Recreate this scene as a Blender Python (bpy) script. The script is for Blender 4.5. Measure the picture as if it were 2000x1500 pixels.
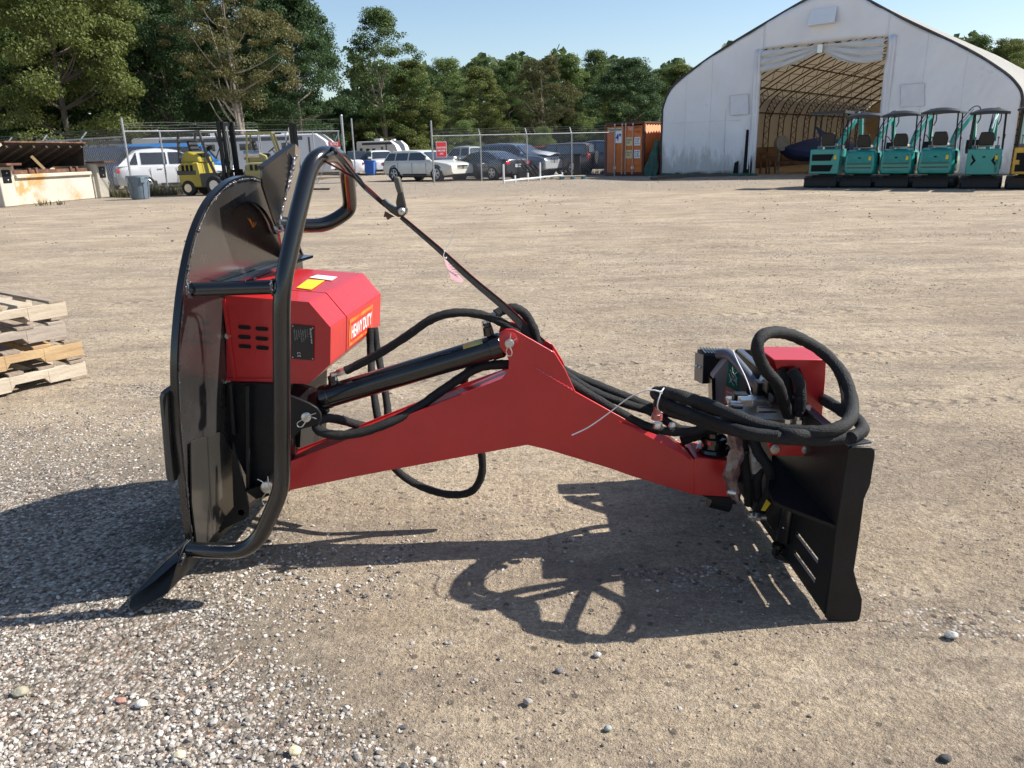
import bpy, bmesh, math, random
import numpy as np
from mathutils import Vector, Matrix
R = math.radians
SC = bpy.context.scene
for o in list(bpy.data.objects): bpy.data.objects.remove(o)
COL = SC.collection
# ---------------------------------------------------------------- camera
F = 1500.; H = 1.4; TH = math.atan(454/1500.); RO = math.atan(0.027)
FW = Vector((0, math.cos(TH), -math.sin(TH))); RT = Vector((1, 0, 0)); UP = RT.cross(FW)
RT2 = math.cos(RO)*RT - math.sin(RO)*UP; UP2 = math.cos(RO)*UP + math.sin(RO)*RT
CP = Vector((0, 0, H))
cam = bpy.data.cameras.new('camera'); camo = bpy.data.objects.new('camera', cam); COL.objects.link(camo)
cam.sensor_width = 36; cam.lens = 36*F/2000; cam.clip_start = .05; cam.clip_end = 5000
m = Matrix((RT2, UP2, -FW)).transposed().to_4x4(); m.translation = CP; camo.matrix_world = m
SC.camera = camo
# ---------------------------------------------------------------- world and sun
SUN_EL = 43.4; SUN_AZ = 6.3            # degrees above ground; azimuth from +X towards +Y
w = bpy.data.worlds.new('World'); SC.world = w; w.use_nodes = True
nt = w.node_tree; nt.nodes.clear()
sky = nt.nodes.new('ShaderNodeTexSky'); sky.sky_type = 'NISHITA'; sky.sun_disc = False
sky.sun_elevation = R(SUN_EL); sky.sun_rotation = R(90-SUN_AZ); sky.air_density = 1.0; sky.dust_density = .6; sky.ozone_density = 1.6
bg = nt.nodes.new('ShaderNodeBackground'); bg.inputs[1].default_value = .092
wo = nt.nodes.new('ShaderNodeOutputWorld')
nt.links.new(sky.outputs[0], bg.inputs[0]); nt.links.new(bg.outputs[0], wo.inputs[0])
sl = bpy.data.lights.new('sun', 'SUN'); sl.energy = 4.6; sl.angle = R(.55); sl.color = (1, .95, .87)
so = bpy.data.objects.new('sun', sl); COL.objects.link(so)
sd = Vector((math.cos(R(SUN_EL))*math.cos(R(SUN_AZ)), math.cos(R(SUN_EL))*math.sin(R(SUN_AZ)), math.sin(R(SUN_EL))))
so.rotation_euler = sd.to_track_quat('Z', 'Y').to_euler(); so.location = sd*60
SC.view_settings.view_transform = 'Standard'; SC.view_settings.look = 'None'; SC.view_settings.gamma = 1
SC.view_settings.exposure = 0.78
SC.render.engine = 'CYCLES'; SC.cycles.max_bounces = 8; SC.cycles.transparent_max_bounces = 16
SC.render.resolution_x = 1024; SC.render.resolution_y = 768
rnd = random.Random(7); rng = np.random.default_rng(7)
# ---------------------------------------------------------------- ray helpers: a pixel of the 2000x1500 photo and a real distance give a point
def ray(x, y): return FW + RT2*((x-1000)/F) - UP2*((y-750)/F)
def P(x, y, Y): d = ray(x, y); return CP + d*(Y/d.y)
def G(x, y, z=0.): d = ray(x, y); return CP + d*((z-H)/d.z)
def PL(x, y, p0, n):
    d = ray(x, y); n = Vector(n); return CP + d*((Vector(p0)-CP).dot(n)/d.dot(n))
# ---------------------------------------------------------------- materials
def _nt(name):
    m = bpy.data.materials.new(name); m.use_nodes = True; t = m.node_tree; t.nodes.clear()
    out = t.nodes.new('ShaderNodeOutputMaterial'); b = t.nodes.new('ShaderNodeBsdfPrincipled')
    t.links.new(b.outputs[0], out.inputs[0]); return m, t, b, out
def N(t, k, **kw):
    n = t.nodes.new(k)
    for a, v in kw.items():
        if a == 'inp':
            for i, x in v.items(): n.inputs[i].default_value = x
        else: setattr(n, a, v)
    return n
def c4(c): return (c[0], c[1], c[2], 1)
def mat(name, col, rough=.5, metal=0., var=.15, vscale=6., bump=0., bscale=60., coat=0., col2=None, spec=.5, rvar=.0, stretch=(1,1,1), dirt=None):
    m, t, b, out = _nt(name)
    co = N(t, 'ShaderNodeTexCoord'); mp = N(t, 'ShaderNodeMapping', inp={3: stretch}); t.links.new(co.outputs[3], mp.inputs[0])
    nz = N(t, 'ShaderNodeTexNoise', inp={2: vscale, 3: 6, 4: .6}); t.links.new(mp.outputs[0], nz.inputs[0])
    rp = N(t, 'ShaderNodeValToRGB'); rp.color_ramp.elements[0].position = .33; rp.color_ramp.elements[1].position = .68
    a = col2 or tuple(max(0, x*(1-var)) for x in col); rp.color_ramp.elements[0].color = c4(a)
    rp.color_ramp.elements[1].color = c4(col if col2 else tuple(min(1, x*(1+var)) for x in col))
    t.links.new(nz.outputs[0], rp.inputs[0]); last = rp.outputs[0]
    if dirt:
        n2 = N(t, 'ShaderNodeTexNoise', inp={2: dirt[1], 3: 8, 4: .7}); t.links.new(mp.outputs[0], n2.inputs[0])
        r2 = N(t, 'ShaderNodeValToRGB'); r2.color_ramp.elements[0].position = dirt[2]; r2.color_ramp.elements[1].position = dirt[2]+.1
        t.links.new(n2.outputs[0], r2.inputs[0])
        mx = N(t, 'ShaderNodeMix', data_type='RGBA'); mx.inputs[7].default_value = c4(dirt[0])
        t.links.new(r2.outputs[0], mx.inputs[0]); t.links.new(last, mx.inputs[6]); last = mx.outputs[2]
    t.links.new(last, b.inputs['Base Color'])
    b.inputs['Roughness'].default_value = rough; b.inputs['Metallic'].default_value = metal
    b.inputs['Coat Weight'].default_value = coat; b.inputs['Coat Roughness'].default_value = .12; b.inputs['Specular IOR Level'].default_value = spec
    if rvar:
        mr = N(t, 'ShaderNodeMapRange', inp={3: max(.03, rough-rvar), 4: min(1, rough+rvar)}); t.links.new(nz.outputs[0], mr.inputs[0]); t.links.new(mr.outputs[0], b.inputs['Roughness'])
    if bump:
        nb = N(t, 'ShaderNodeTexNoise', inp={2: bscale, 3: 4}); t.links.new(mp.outputs[0], nb.inputs[0])
        bp = N(t, 'ShaderNodeBump', inp={0: bump, 1: .01}); t.links.new(nb.outputs[0], bp.inputs['Height']); t.links.new(bp.outputs[0], b.inputs['Normal'])
    return m
# ---------------------------------------------------------------- mesh builder
def crom(pts, n=6, closed=False):
    pts = [Vector(p) for p in pts]
    if len(pts) < 3: return pts
    out = []
    L = len(pts)
    for i in range(L if closed else L-1):
        p0 = pts[(i-1) % L] if (closed or i > 0) else pts[0]*2-pts[1]
        p1 = pts[i]; p2 = pts[(i+1) % L]
        p3 = pts[(i+2) % L] if (closed or i+2 < L) else p2*2-p1
        for k in range(n):
            t = k/n
            out.append(.5*((2*p1)+(p2-p0)*t+(2*p0-5*p1+4*p2-p3)*t*t+(3*p1-p0-3*p2+p3)*t**3))
    if not closed: out.append(pts[-1])
    return out
def fillet(pts, r, n=5):
    """a polyline with its inner corners rounded to radius about r"""
    pts = [Vector(p) for p in pts]; out = [pts[0]]
    for i in range(1, len(pts)-1):
        a, b, c = pts[i-1], pts[i], pts[i+1]
        d1 = min(r, (a-b).length*.48); d2 = min(r, (c-b).length*.48)
        s = b+(a-b).normalized()*d1; e = b+(c-b).normalized()*d2
        for k in range(n+1):
            t = k/n; out.append((s*(1-t)+b*t)*(1-t)+(b*(1-t)+e*t)*t)
    out.append(pts[-1]); return out
class MB:
    def __init__(s): s.v = []; s.f = []; s.mi = []; s.sm = []
    def add(s, vs, fs, mi=0, smooth=True):
        o = len(s.v); s.v += [tuple(v) for v in vs]
        for f in fs: s.f.append([i+o for i in f]); s.mi.append(mi); s.sm.append(smooth)
        return s
    def box(s, c, size, ax=None, mi=0):
        c = Vector(c); hx, hy, hz = [q/2 for q in size]
        X, Y, Z = ax if ax else (Vector((1, 0, 0)), Vector((0, 1, 0)), Vector((0, 0, 1)))
        vs = [c+X*(a*hx)+Y*(b*hy)+Z*(d*hz) for a in (-1, 1) for b in (-1, 1) for d in (-1, 1)]
        return s.add(vs, [(0,1,3,2),(4,6,7,5),(0,4,5,1),(2,3,7,6),(0,2,6,4),(1,5,7,3)], mi)
    def bar(s, a, b, wd, hg, up=(0, 0, 1), mi=0):
        a = Vector(a); b = Vector(b); d = (b-a); L = d.length; d.normalize(); u = Vector(up)
        if abs(d.dot(u)) > .98: u = Vector((0, 1, 0))
        sx = d.cross(u).normalized(); u2 = sx.cross(d)
        return s.box((a+b)/2, (L, wd, hg), (d, sx, u2), mi)
    def prism(s, poly, off, mi=0):
        poly = [Vector(p) for p in poly]; off = Vector(off); n = len(poly)
        vs = poly+[p+off for p in poly]
        fs = [tuple(range(n))[::-1], tuple(range(n, 2*n))]+[(i, (i+1) % n, n+(i+1) % n, n+i) for i in range(n)]
        return s.add(vs, fs, mi)
    def plate(s, poly, th, toward=None, mi=0):
        """flat polygon thickened by th along its normal; toward = direction the thickness goes away from"""
        poly = [Vector(p) for p in poly]; n = Vector((0, 0, 0)); L = len(poly)
        for i in range(L): n += poly[i].cross(poly[(i+1) % L])
        n.normalize()
        if toward is not None and n.dot(Vector(toward)) < 0: n = -n
        return s.prism(poly, n*th, mi)
    def quad(s, a, b, c, d, mi=0): return s.add([a, b, c, d], [(0, 1, 2, 3)], mi)
    def tube(s, pts, r, seg=10, mi=0, cap=True, wob=0., flat=None):
        pts = [Vector(p) for p in pts]; n = len(pts)
        if n < 2: return s
        rs = r if isinstance(r, (list, tuple)) else [r]*n
        ts = [(pts[min(i+1, n-1)]-pts[max(i-1, 0)]).normalized() for i in range(n)]
        u = ts[0].orthogonal().normalized(); vs = []
        for i in range(n):
            if i:
                ax = ts[i-1].cross(ts[i])
                if ax.length > 1e-7: u = Matrix.Rotation(ts[i-1].angle(ts[i]), 3, ax.normalized()) @ u
            u = (u-ts[i]*u.dot(ts[i])).normalized(); v = ts[i].cross(u)
            for k in range(seg):
                a = 2*math.pi*k/seg; rr = rs[i]*(1+(wob*math.sin(i*1.7+k*2.1)*rnd.random() if wob else 0))
                vs.append(pts[i]+u*(rr*math.cos(a))+v*(rr*math.sin(a)))
        fs = [(i*seg+k, i*seg+(k+1) % seg, (i+1)*seg+(k+1) % seg, (i+1)*seg+k) for i in range(n-1) for k in range(seg)]
        if cap: fs += [tuple(range(seg))[::-1], tuple((n-1)*seg+k for k in range(seg))]
        return s.add(vs, fs, mi)
    def cyl(s, a, b, r, r2=None, seg=20, mi=0): return s.tube([a, b], [r, r if r2 is None else r2], seg, mi)
    def lathe(s, base, axis, prof, seg=24, mi=0):
        base = Vector(base); ax = Vector(axis).normalized(); u = ax.orthogonal().normalized(); v = ax.cross(u); vs = []
        for (h, r) in prof:
            for k in range(seg):
                a = 2*math.pi*k/seg; vs.append(base+ax*h+u*(r*math.cos(a))+v*(r*math.sin(a)))
        n = len(prof); fs = [(i*seg+k, i*seg+(k+1) % seg, (i+1)*seg+(k+1) % seg, (i+1)*seg+k) for i in range(n-1) for k in range(seg)]
        fs += [tuple(range(seg))[::-1], tuple((n-1)*seg+k for k in range(seg))]
        return s.add(vs, fs, mi)
    def ball(s, c, r, seg=8, mi=0, sq=(1, 1, 1)):
        c = Vector(c); vs = [c+Vector((0, 0, r*sq[2]))]; n = max(3, seg//2)
        for i in range(1, n):
            for k in range(seg):
                a = math.pi*i/n; b = 2*math.pi*k/seg
                vs.append(c+Vector((r*sq[0]*math.sin(a)*math.cos(b), r*sq[1]*math.sin(a)*math.sin(b), r*sq[2]*math.cos(a))))
        vs.append(c-Vector((0, 0, r*sq[2]))); L = len(vs)-1
        fs = [(0, 1+k, 1+(k+1) % seg) for k in range(seg)]
        for i in range(n-2):
            for k in range(seg): a = 1+i*seg; fs.append((a+k, a+seg+k, a+seg+(k+1) % seg, a+(k+1) % seg))
        a = 1+(n-2)*seg; fs += [(L, a+(k+1) % seg, a+k) for k in range(seg)]
        return s.add(vs, fs, mi)
    def grid(s, rows, mi=0, closed=False):
        nr = len(rows); nc = len(rows[0]); vs = [p for r in rows for p in r]
        fs = [(i*nc+j, i*nc+(j+1) % nc, (i+1)*nc+(j+1) % nc, (i+1)*nc+j) for i in range(nr-1) for j in range(nc if closed else nc-1)]
        return s.add(vs, fs, mi)
    def build(s, name, mats, parent=None, bevel=0., angle=35, origin=None, solid=0.):
        me = bpy.data.meshes.new(name)
        O = Vector(origin) if origin is not None else (parent['_o'] if parent is not None and '_o' in parent else Vector((0, 0, 0)))
        O = Vector(O)
        me.from_pydata([tuple(Vector(v)-O) for v in s.v], [], s.f)
        for mm in (mats if isinstance(mats, (list, tuple)) else [mats]): me.materials.append(mm)
        me.polygons.foreach_set('material_index', s.mi); me.polygons.foreach_set('use_smooth', s.sm)
        me.update()
        bm = bmesh.new(); bm.from_mesh(me); bmesh.ops.recalc_face_normals(bm, faces=bm.faces); bm.to_mesh(me); bm.free()
        me.set_sharp_from_angle(angle=R(angle))
        o = bpy.data.objects.new(name, me); COL.objects.link(o)
        if solid: q = o.modifiers.new('solid', 'SOLIDIFY'); q.thickness = solid; q.offset = 0
        if bevel:
            q = o.modifiers.new('bevel', 'BEVEL'); q.width = bevel; q.segments = 2; q.limit_method = 'ANGLE'; q.angle_limit = R(38); q.harden_normals = False
        o['_o'] = tuple(O)
        if parent is not None: o.parent = parent
        else: o.location = O
        return o
def tag(o, label, cat, group=None, kind=None):
    if label: o['label'] = label
    if cat: o['category'] = cat
    if group: o['group'] = group
    if kind: o['kind'] = kind
    return o
def thing(name, label, cat, loc=(0, 0, 0), group=None, rotz=0.):
    """Empty at the thing's base. With rotz or a copy, parts are modelled in local coordinates (local=True)."""
    o = bpy.data.objects.new(name, None); COL.objects.link(o); o.location = loc; o.rotation_euler = (0, 0, rotz); o['_o'] = tuple(loc)
    o.empty_display_size = .2
    return tag(o, label, cat, group)
def local_thing(name, label, cat, loc=(0, 0, 0), rotz=0., group=None, scale=1.):
    o = thing(name, label, cat, loc, group, rotz); o['_o'] = (0., 0., 0.); o.scale = (scale,)*3
    return o
def copy_tree(o, parent=None):
    c = o.copy(); COL.objects.link(c); c.parent = parent
    for ch in list(o.children): copy_tree(ch, c)
    return c
def text(s, o, xd, yd, wd, hg, m, parent, name='lettering', lift=.0015, bold=0.):
    """lettering as a thin mesh: o lower-left corner, xd/yd unit directions, fitted to wd x hg"""
    cu = bpy.data.curves.new(name, 'FONT'); cu.body = s; cu.offset = bold
    to = bpy.data.objects.new(name, cu); COL.objects.link(to); bpy.context.view_layer.update()
    me = bpy.data.meshes.new_from_object(to.evaluated_get(bpy.context.evaluated_depsgraph_get()))
    bpy.data.objects.remove(to)
    co = np.zeros(len(me.vertices)*3); me.vertices.foreach_get('co', co); co = co.reshape(-1, 3)
    if not len(co): return None
    mn = co.min(0); mxx = co.max(0); sx = wd/max(1e-6, mxx[0]-mn[0]); sy = hg/max(1e-6, mxx[1]-mn[1])
    xd = Vector(xd).normalized(); yd = Vector(yd).normalized(); n = xd.cross(yd).normalized(); O = Vector(parent['_o']) if parent is not None else Vector((0, 0, 0))
    nv = [Vector(o)+xd*((p[0]-mn[0])*sx)+yd*((p[1]-mn[1])*sy)+n*lift-O for p in co]
    me.vertices.foreach_set('co', [q for v in nv for q in v]); me.materials.clear(); me.materials.append(m); me.update()
    ob = bpy.data.objects.new(name, me); COL.objects.link(ob); ob['_o'] = tuple(O)
    if parent is not None: ob.parent = parent
    return ob
# ---------------------------------------------------------------- value noise
_L = rng.random((64, 64))
def vn(x, y, s):
    x = np.asarray(x)*s; y = np.asarray(y)*s; xi = np.floor(x).astype(int); yi = np.floor(y).astype(int)
    fx = x-xi; fy = y-yi; fx = fx*fx*(3-2*fx); fy = fy*fy*(3-2*fy)
    a = _L[xi % 64, yi % 64]; b = _L[(xi+1) % 64, yi % 64]; c = _L[xi % 64, (yi+1) % 64]; d = _L[(xi+1) % 64, (yi+1) % 64]
    return (a*(1-fx)+b*fx)*(1-fy)+(c*(1-fx)+d*fx)*fy-.5
def gh(x, y):
    """ground height"""
    x = np.asarray(x, float); y = np.asarray(y, float); far = np.clip(1-(y-14)/12, 0, 1)
    h = (.010*vn(x, y, 2.3)+.006*vn(x+9, y, 6.1)+.0035*vn(x, y+5, 17.)+.0022*vn(x+3, y+5, 41.))*far
    h = h+.03*vn(x, y, .35)*np.clip((y-5)/6, 0, 1)*far
    # wheel ruts running roughly along x
    h = h+.006*np.sin((y+.18*x+.4*vn(x, y, .6))*9)*np.clip((y-3.4)/2, 0, 1)*np.clip(vn(x+20, y, .5)+.4, 0, 1)*far
    return h-.004
# ================================================================ ground
def ground_mat():
    m, t, b, out = _nt('packed_dirt'); lk = t.links.new
    g = N(t, 'ShaderNodeNewGeometry'); pos = g.outputs['Position']
    def noise(sc, det=5, rough=.6, st=None, off=0):
        src = pos
        mp = N(t, 'ShaderNodeMapping', inp={1: (off, off*.7, 0), 3: st or (1, 1, 1)}); lk(pos, mp.inputs[0]); src = mp.outputs[0]
        n = N(t, 'ShaderNodeTexNoise', inp={2: sc, 3: det, 4: rough}); lk(src, n.inputs[0]); return n.outputs[0]
    def ramp(s, a, b_, ca=(0, 0, 0), cb=(1, 1, 1)):
        r = N(t, 'ShaderNodeValToRGB'); r.color_ramp.elements[0].position = a; r.color_ramp.elements[1].position = b_
        r.color_ramp.elements[0].color = c4(ca); r.color_ramp.elements[1].color = c4(cb); lk(s, r.inputs[0]); return r.outputs[0]
    def mix(f, a, c, bt='MIX'):
        x = N(t, 'ShaderNodeMix', data_type='RGBA', blend_type=bt)
        for sk, v in ((0, f), (6, a), (7, c)):
            if isinstance(v, (int, float)): x.inputs[sk].default_value = v
            elif isinstance(v, tuple): x.inputs[sk].default_value = c4(v)
            else: lk(v, x.inputs[sk])
        return x.outputs[2]
    def math_(op, a, c):
        x = N(t, 'ShaderNodeMath', operation=op)
        for i, v in enumerate((a, c)):
            if isinstance(v, (int, float)): x.inputs[i].default_value = v
            else: lk(v, x.inputs[i])
        return x.outputs[0]
    sp = N(t, 'ShaderNodeSeparateXYZ'); lk(pos, sp.inputs[0]); X, Y = sp.outputs[0], sp.outputs[1]
    base = ramp(noise(.55, 7, .65), .36, .64, (.46, .362, .25), (.70, .57, .405))
    streak = noise(1.5, 6, .7, (.4, 1.3, 1), 7)
    base = mix(math_('MULTIPLY', ramp(streak, .48, .60), .6), base, (.33, .27, .21))
    base = mix(math_('MULTIPLY', ramp(noise(2.6, 6, .75, (.45, 1.1, 1), 63), .50, .62), .5), base, (.30, .24, .185))
    streak2 = noise(4., 6, .75, (.5, 1.3, 1), 13)
    base = mix(math_('MULTIPLY', ramp(streak2, .52, .64), .55), base, (.68, .57, .43))
    fine = noise(60, 4, .7); base = mix(math_('MULTIPLY', ramp(noise(14., 7, .78, (.7, 1.2, 1), 17), .50, .62), .55), base, (.25, .195, .145))
    base = mix(ramp(fine, .40, .62), base, mix(.5, base, (.17, .13, .10)), 'MIX')
    base = mix(math_('MULTIPLY', ramp(noise(210, 3, .7, None, 5), .48, .60), .45), base, (.17, .13, .10))
    base = mix(math_('MULTIPLY', ramp(noise(170, 3, .7, None, 45), .60, .66), .6), base, (.62, .55, .44))
    # pebbles pressed into the dirt: cells of mixed stone colours
    v1 = N(t, 'ShaderNodeTexVoronoi', inp={2: 75.}); lk(pos, v1.inputs[0])
    cr = N(t, 'ShaderNodeValToRGB'); e = cr.color_ramp; sepc = N(t, 'ShaderNodeSeparateColor'); lk(v1.outputs['Color'], sepc.inputs[0]); lk(sepc.outputs[0], cr.inputs[0])
    for p_, c_ in ((.0, (.13, .11, .10)), (.2, (.24, .21, .18)), (.45, (.36, .32, .28)), (.7, (.47, .43, .38)), (.88, (.58, .55, .51)), (.96, (.38, .25, .18))):
        (e.elements.new(p_) if p_ not in (0., 1.) else e.elements[0]).color = c4(c_)
    e.elements[-1].color = c4((.68, .65, .61))
    edge = ramp(v1.outputs['Distance'], .25, .75, (1, 1, 1), (.55, .5, .45))
    peb = mix(1., mix(1., cr.outputs[0], (1.3, 1.27, 1.22), 'MULTIPLY'), edge, 'MULTIPLY')
    v2 = N(t, 'ShaderNodeTexVoronoi', inp={2: 26.}); lk(pos, v2.inputs[0]); sp2 = N(t, 'ShaderNodeSeparateColor'); lk(v2.outputs['Color'], sp2.inputs[0])
    # gravel masks: bottom left heap thinning out, a strip on the left, patches everywhere
    gl = math_('MULTIPLY', math_('SUBTRACT', 2.45, Y), 1.2); gl = math_('ADD', gl, math_('MULTIPLY', math_('SUBTRACT', .15, X), .9))
    gl = math_('MINIMUM', gl, math_('MULTIPLY', math_('SUBTRACT', math_('SUBTRACT', .6, math_('MULTIPLY', Y, .55)), X), 1.3)); gl = math_('MINIMUM', gl, math_('MULTIPLY', math_('SUBTRACT', 3.9, Y), .9))
    gm = math_('ADD', gl, math_('MULTIPLY', math_('SUBTRACT', noise(1.3, 5, .6, None, 3), .5), 2.2))
    gm = math_('MAXIMUM', gm, math_('MULTIPLY', ramp(noise(.8, 6, .7, (.5, 1.3, 1), 21), .56, .66), .62))
    farr = math_('MULTIPLY', math_('SUBTRACT', Y, 25.), .12)
    gm = math_('MAXIMUM', gm, math_('MINIMUM', farr, .55)); gm = math_('MINIMUM', math_('MAXIMUM', gm, .0), 1.)
    sel = ramp(math_('ADD', math_('MULTIPLY', gm, .62), math_('MULTIPLY', sepc.outputs[1], .52)), .50, .56)
    heap = math_('MINIMUM', math_('MAXIMUM', math_('ADD', gl, .15), 0.), .8); base = mix(heap, base, (.20, .175, .145))
    colr = mix(sel, base, peb)
    # a few brighter chips
    chip = math_('MULTIPLY', ramp(sp2.outputs[1], .93, .94), ramp(v2.outputs['Distance'], .22, .28, (1, 1, 1), (0, 0, 0)))
    colr = mix(math_('MULTIPLY', chip, math_('MULTIPLY', noise(2.), .5)), colr, (.52, .49, .45))
    dk = math_('MULTIPLY', ramp(sp2.outputs[2], .94, .95), ramp(v2.outputs['Distance'], .25, .33, (1, 1, 1), (0, 0, 0)))
    colr = mix(math_('MULTIPLY', dk, .7), colr, (.10, .085, .07))
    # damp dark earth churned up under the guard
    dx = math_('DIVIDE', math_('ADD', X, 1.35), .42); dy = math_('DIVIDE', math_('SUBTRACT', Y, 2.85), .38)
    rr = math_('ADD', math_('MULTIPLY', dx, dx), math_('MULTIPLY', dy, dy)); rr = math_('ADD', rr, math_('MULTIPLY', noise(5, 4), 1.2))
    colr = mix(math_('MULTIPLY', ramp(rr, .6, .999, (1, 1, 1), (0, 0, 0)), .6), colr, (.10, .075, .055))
    # tyre tread prints pressed into the dirt in long shallow arcs
    tread = None
    for (x0, y0, sl, cv, wd, per) in ((2.2, 4.05, .10, .02, .07, 21.), (-.5, 6.6, -.06, .015, .10, 17.), (1.5, 8.6, .05, -.012, .12, 15.), (.0, 4.9, .22, -.05, .06, 24.), (2.0, 12.0, -.03, .006, .16, 12.), (-3.0, 10.0, .12, .01, .14, 14.), (1.1, 1.35, .30, .1, .05, 26.)):
        xr_ = math_('SUBTRACT', X, x0); yc = math_('ADD', math_('MULTIPLY', xr_, sl), math_('MULTIPLY', math_('MULTIPLY', xr_, xr_), cv)); dy_ = math_('SUBTRACT', math_('SUBTRACT', Y, y0), yc)
        ab = math_('ABSOLUTE', dy_, 0.); bandm = math_('SUBTRACT', 1., math_('MINIMUM', math_('DIVIDE', ab, wd), 1.))
        wv_ = math_('SINE', math_('MULTIPLY', math_('ADD', xr_, math_('MULTIPLY', ab, .9)), per*2.6), 0.)
        tm = math_('MULTIPLY', math_('MULTIPLY', bandm, math_('ADD', math_('MULTIPLY', wv_, .5), .5)), ramp(noise(.9, 4, .6, None, x0*3+y0), .42, .58))
        tread = tm if tread is None else math_('MAXIMUM', tread, tm)
    colr = mix(math_('MULTIPLY', tread, .38), colr, (.27, .21, .155))
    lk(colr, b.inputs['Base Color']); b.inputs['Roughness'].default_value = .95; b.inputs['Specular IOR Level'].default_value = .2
    h = math_('ADD', math_('MULTIPLY', noise(90, 5, .75), .5), math_('MULTIPLY', noise(22, 6, .7), 1.))
    h = math_('ADD', h, math_('MULTIPLY', noise(4.5, 6, .72, (.6, 1.2, 1), 31), 2.6))
    h = math_('SUBTRACT', h, math_('MULTIPLY', math_('MULTIPLY', v1.outputs['Distance'], sel), .55))
    h = math_('SUBTRACT', h, math_('MULTIPLY', tread, 1.1))
    bp = N(t, 'ShaderNodeBump', inp={0: 1., 1: .026}); lk(h, bp.inputs['Height']); lk(bp.outputs[0], b.inputs['Normal'])
    return m
def axis_(a, b, c, d, fine, n0, n1):
    g1 = (a-b)*(np.linspace(1, 0, n0)**2.5)[:-1]+b if n0 else np.array([])
    mid = np.arange(b, c, fine); g2 = c+(d-c)*np.linspace(0, 1, n1)**2.5
    return np.concatenate([g1, mid, g2])
xs = axis_(-900, -5, 5, 900, .03, 60, 60); ys = np.concatenate([[-60, -20, -6, -2, -.5, .2], np.arange(.6, 8, .03), 8+42*np.linspace(0, 1, 150)**1.3, 50+1200*np.linspace(.01, 1, 40)**2])
XX, YY = np.meshgrid(xs, ys); ZZ = gh(XX, YY)
ZZ = ZZ*np.clip(1-(np.abs(XX)-20)/20, 0, 1)-.0
gv = np.stack([XX.ravel(), YY.ravel(), ZZ.ravel()], 1); nx = len(xs); ny = len(ys)
ii, jj = np.meshgrid(np.arange(nx-1), np.arange(ny-1)); a = (jj*nx+ii).ravel(); gf = np.stack([a, a+1, a+1+nx, a+nx], 1)
def np_mesh(name, v, f, mats, smooth=True, mi=None):
    me = bpy.data.meshes.new(name); k = f.shape[1]
    me.vertices.add(len(v)); me.vertices.foreach_set('co', v.astype(np.float32).ravel())
    me.loops.add(f.size); me.loops.foreach_set('vertex_index', f.astype(np.int32).ravel())
    me.polygons.add(len(f)); me.polygons.foreach_set('loop_start', np.arange(0, f.size, k, dtype=np.int32))
    for q in mats: me.materials.append(q)
    if mi is not None: me.polygons.foreach_set('material_index', mi.astype(np.int32))
    me.polygons.foreach_set('use_smooth', np.full(len(f), smooth))
    me.update(calc_edges=True); me.validate(); return me
gme = np_mesh('ground', gv, gf, [ground_mat()])
go = bpy.data.objects.new('ground', gme); COL.objects.link(go); tag(go, 'tan packed dirt and gravel yard with tyre marks', 'ground', kind='structure')
# ---- loose gravel: thousands of small stones, heaped at the lower left
def stone_mat(name='gravel_stone', bright=1.):
    m, t, b, out = _nt(name); g = N(t, 'ShaderNodeNewGeometry'); r = N(t, 'ShaderNodeValToRGB'); e = r.color_ramp
    for p_, c_ in ((.12, (.15, .135, .12)), (.3, (.27, .245, .215)), (.5, (.38, .355, .32)), (.68, (.49, .46, .42)), (.83, (.42, .34, .27)), (.87, (.60, .575, .54)), (.97, (.37, .25, .19))):
        e.elements.new(p_).color = c4(tuple(q*bright for q in c_))
    e.elements[0].color = c4((.09, .09, .095)); e.elements[-1].color = c4((.66, .64, .6))
    t.links.new(g.outputs['Random Per Island'], r.inputs[0])
    nz = N(t, 'ShaderNodeTexNoise', inp={2: 300., 3: 3}); t.links.new(g.outputs['Position'], nz.inputs[0])
    mx = N(t, 'ShaderNodeMix', data_type='RGBA', blend_type='MULTIPLY', inp={0: .5}); t.links.new(r.outputs[0], mx.inputs[6])
    mr = N(t, 'ShaderNodeMapRange', inp={3: .5, 4: 1.4}); t.links.new(nz.outputs[0], mr.inputs[0]); t.links.new(mr.outputs[0], mx.inputs[7])
    t.links.new(mx.outputs[2], b.inputs['Base Color']); b.inputs['Roughness'].default_value = .85; b.inputs['Specular IOR Level'].default_value = .3
    return m
def ico():
    p = (1+5**.5)/2; v = np.array([(-1,p,0),(1,p,0),(-1,-p,0),(1,-p,0),(0,-1,p),(0,1,p),(0,-1,-p),(0,1,-p),(p,0,-1),(p,0,1),(-p,0,-1),(-p,0,1)], float)
    f = np.array([(0,11,5),(0,5,1),(0,1,7),(0,7,10),(0,10,11),(1,5,9),(5,11,4),(11,10,2),(10,7,6),(7,1,8),(3,9,4),(3,4,2),(3,2,6),(3,6,8),(3,8,9),(4,9,5),(2,4,11),(6,2,10),(8,6,7),(9,8,1)])
    return v/np.linalg.norm(v[0]), f
iv, if_ = ico()
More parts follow.
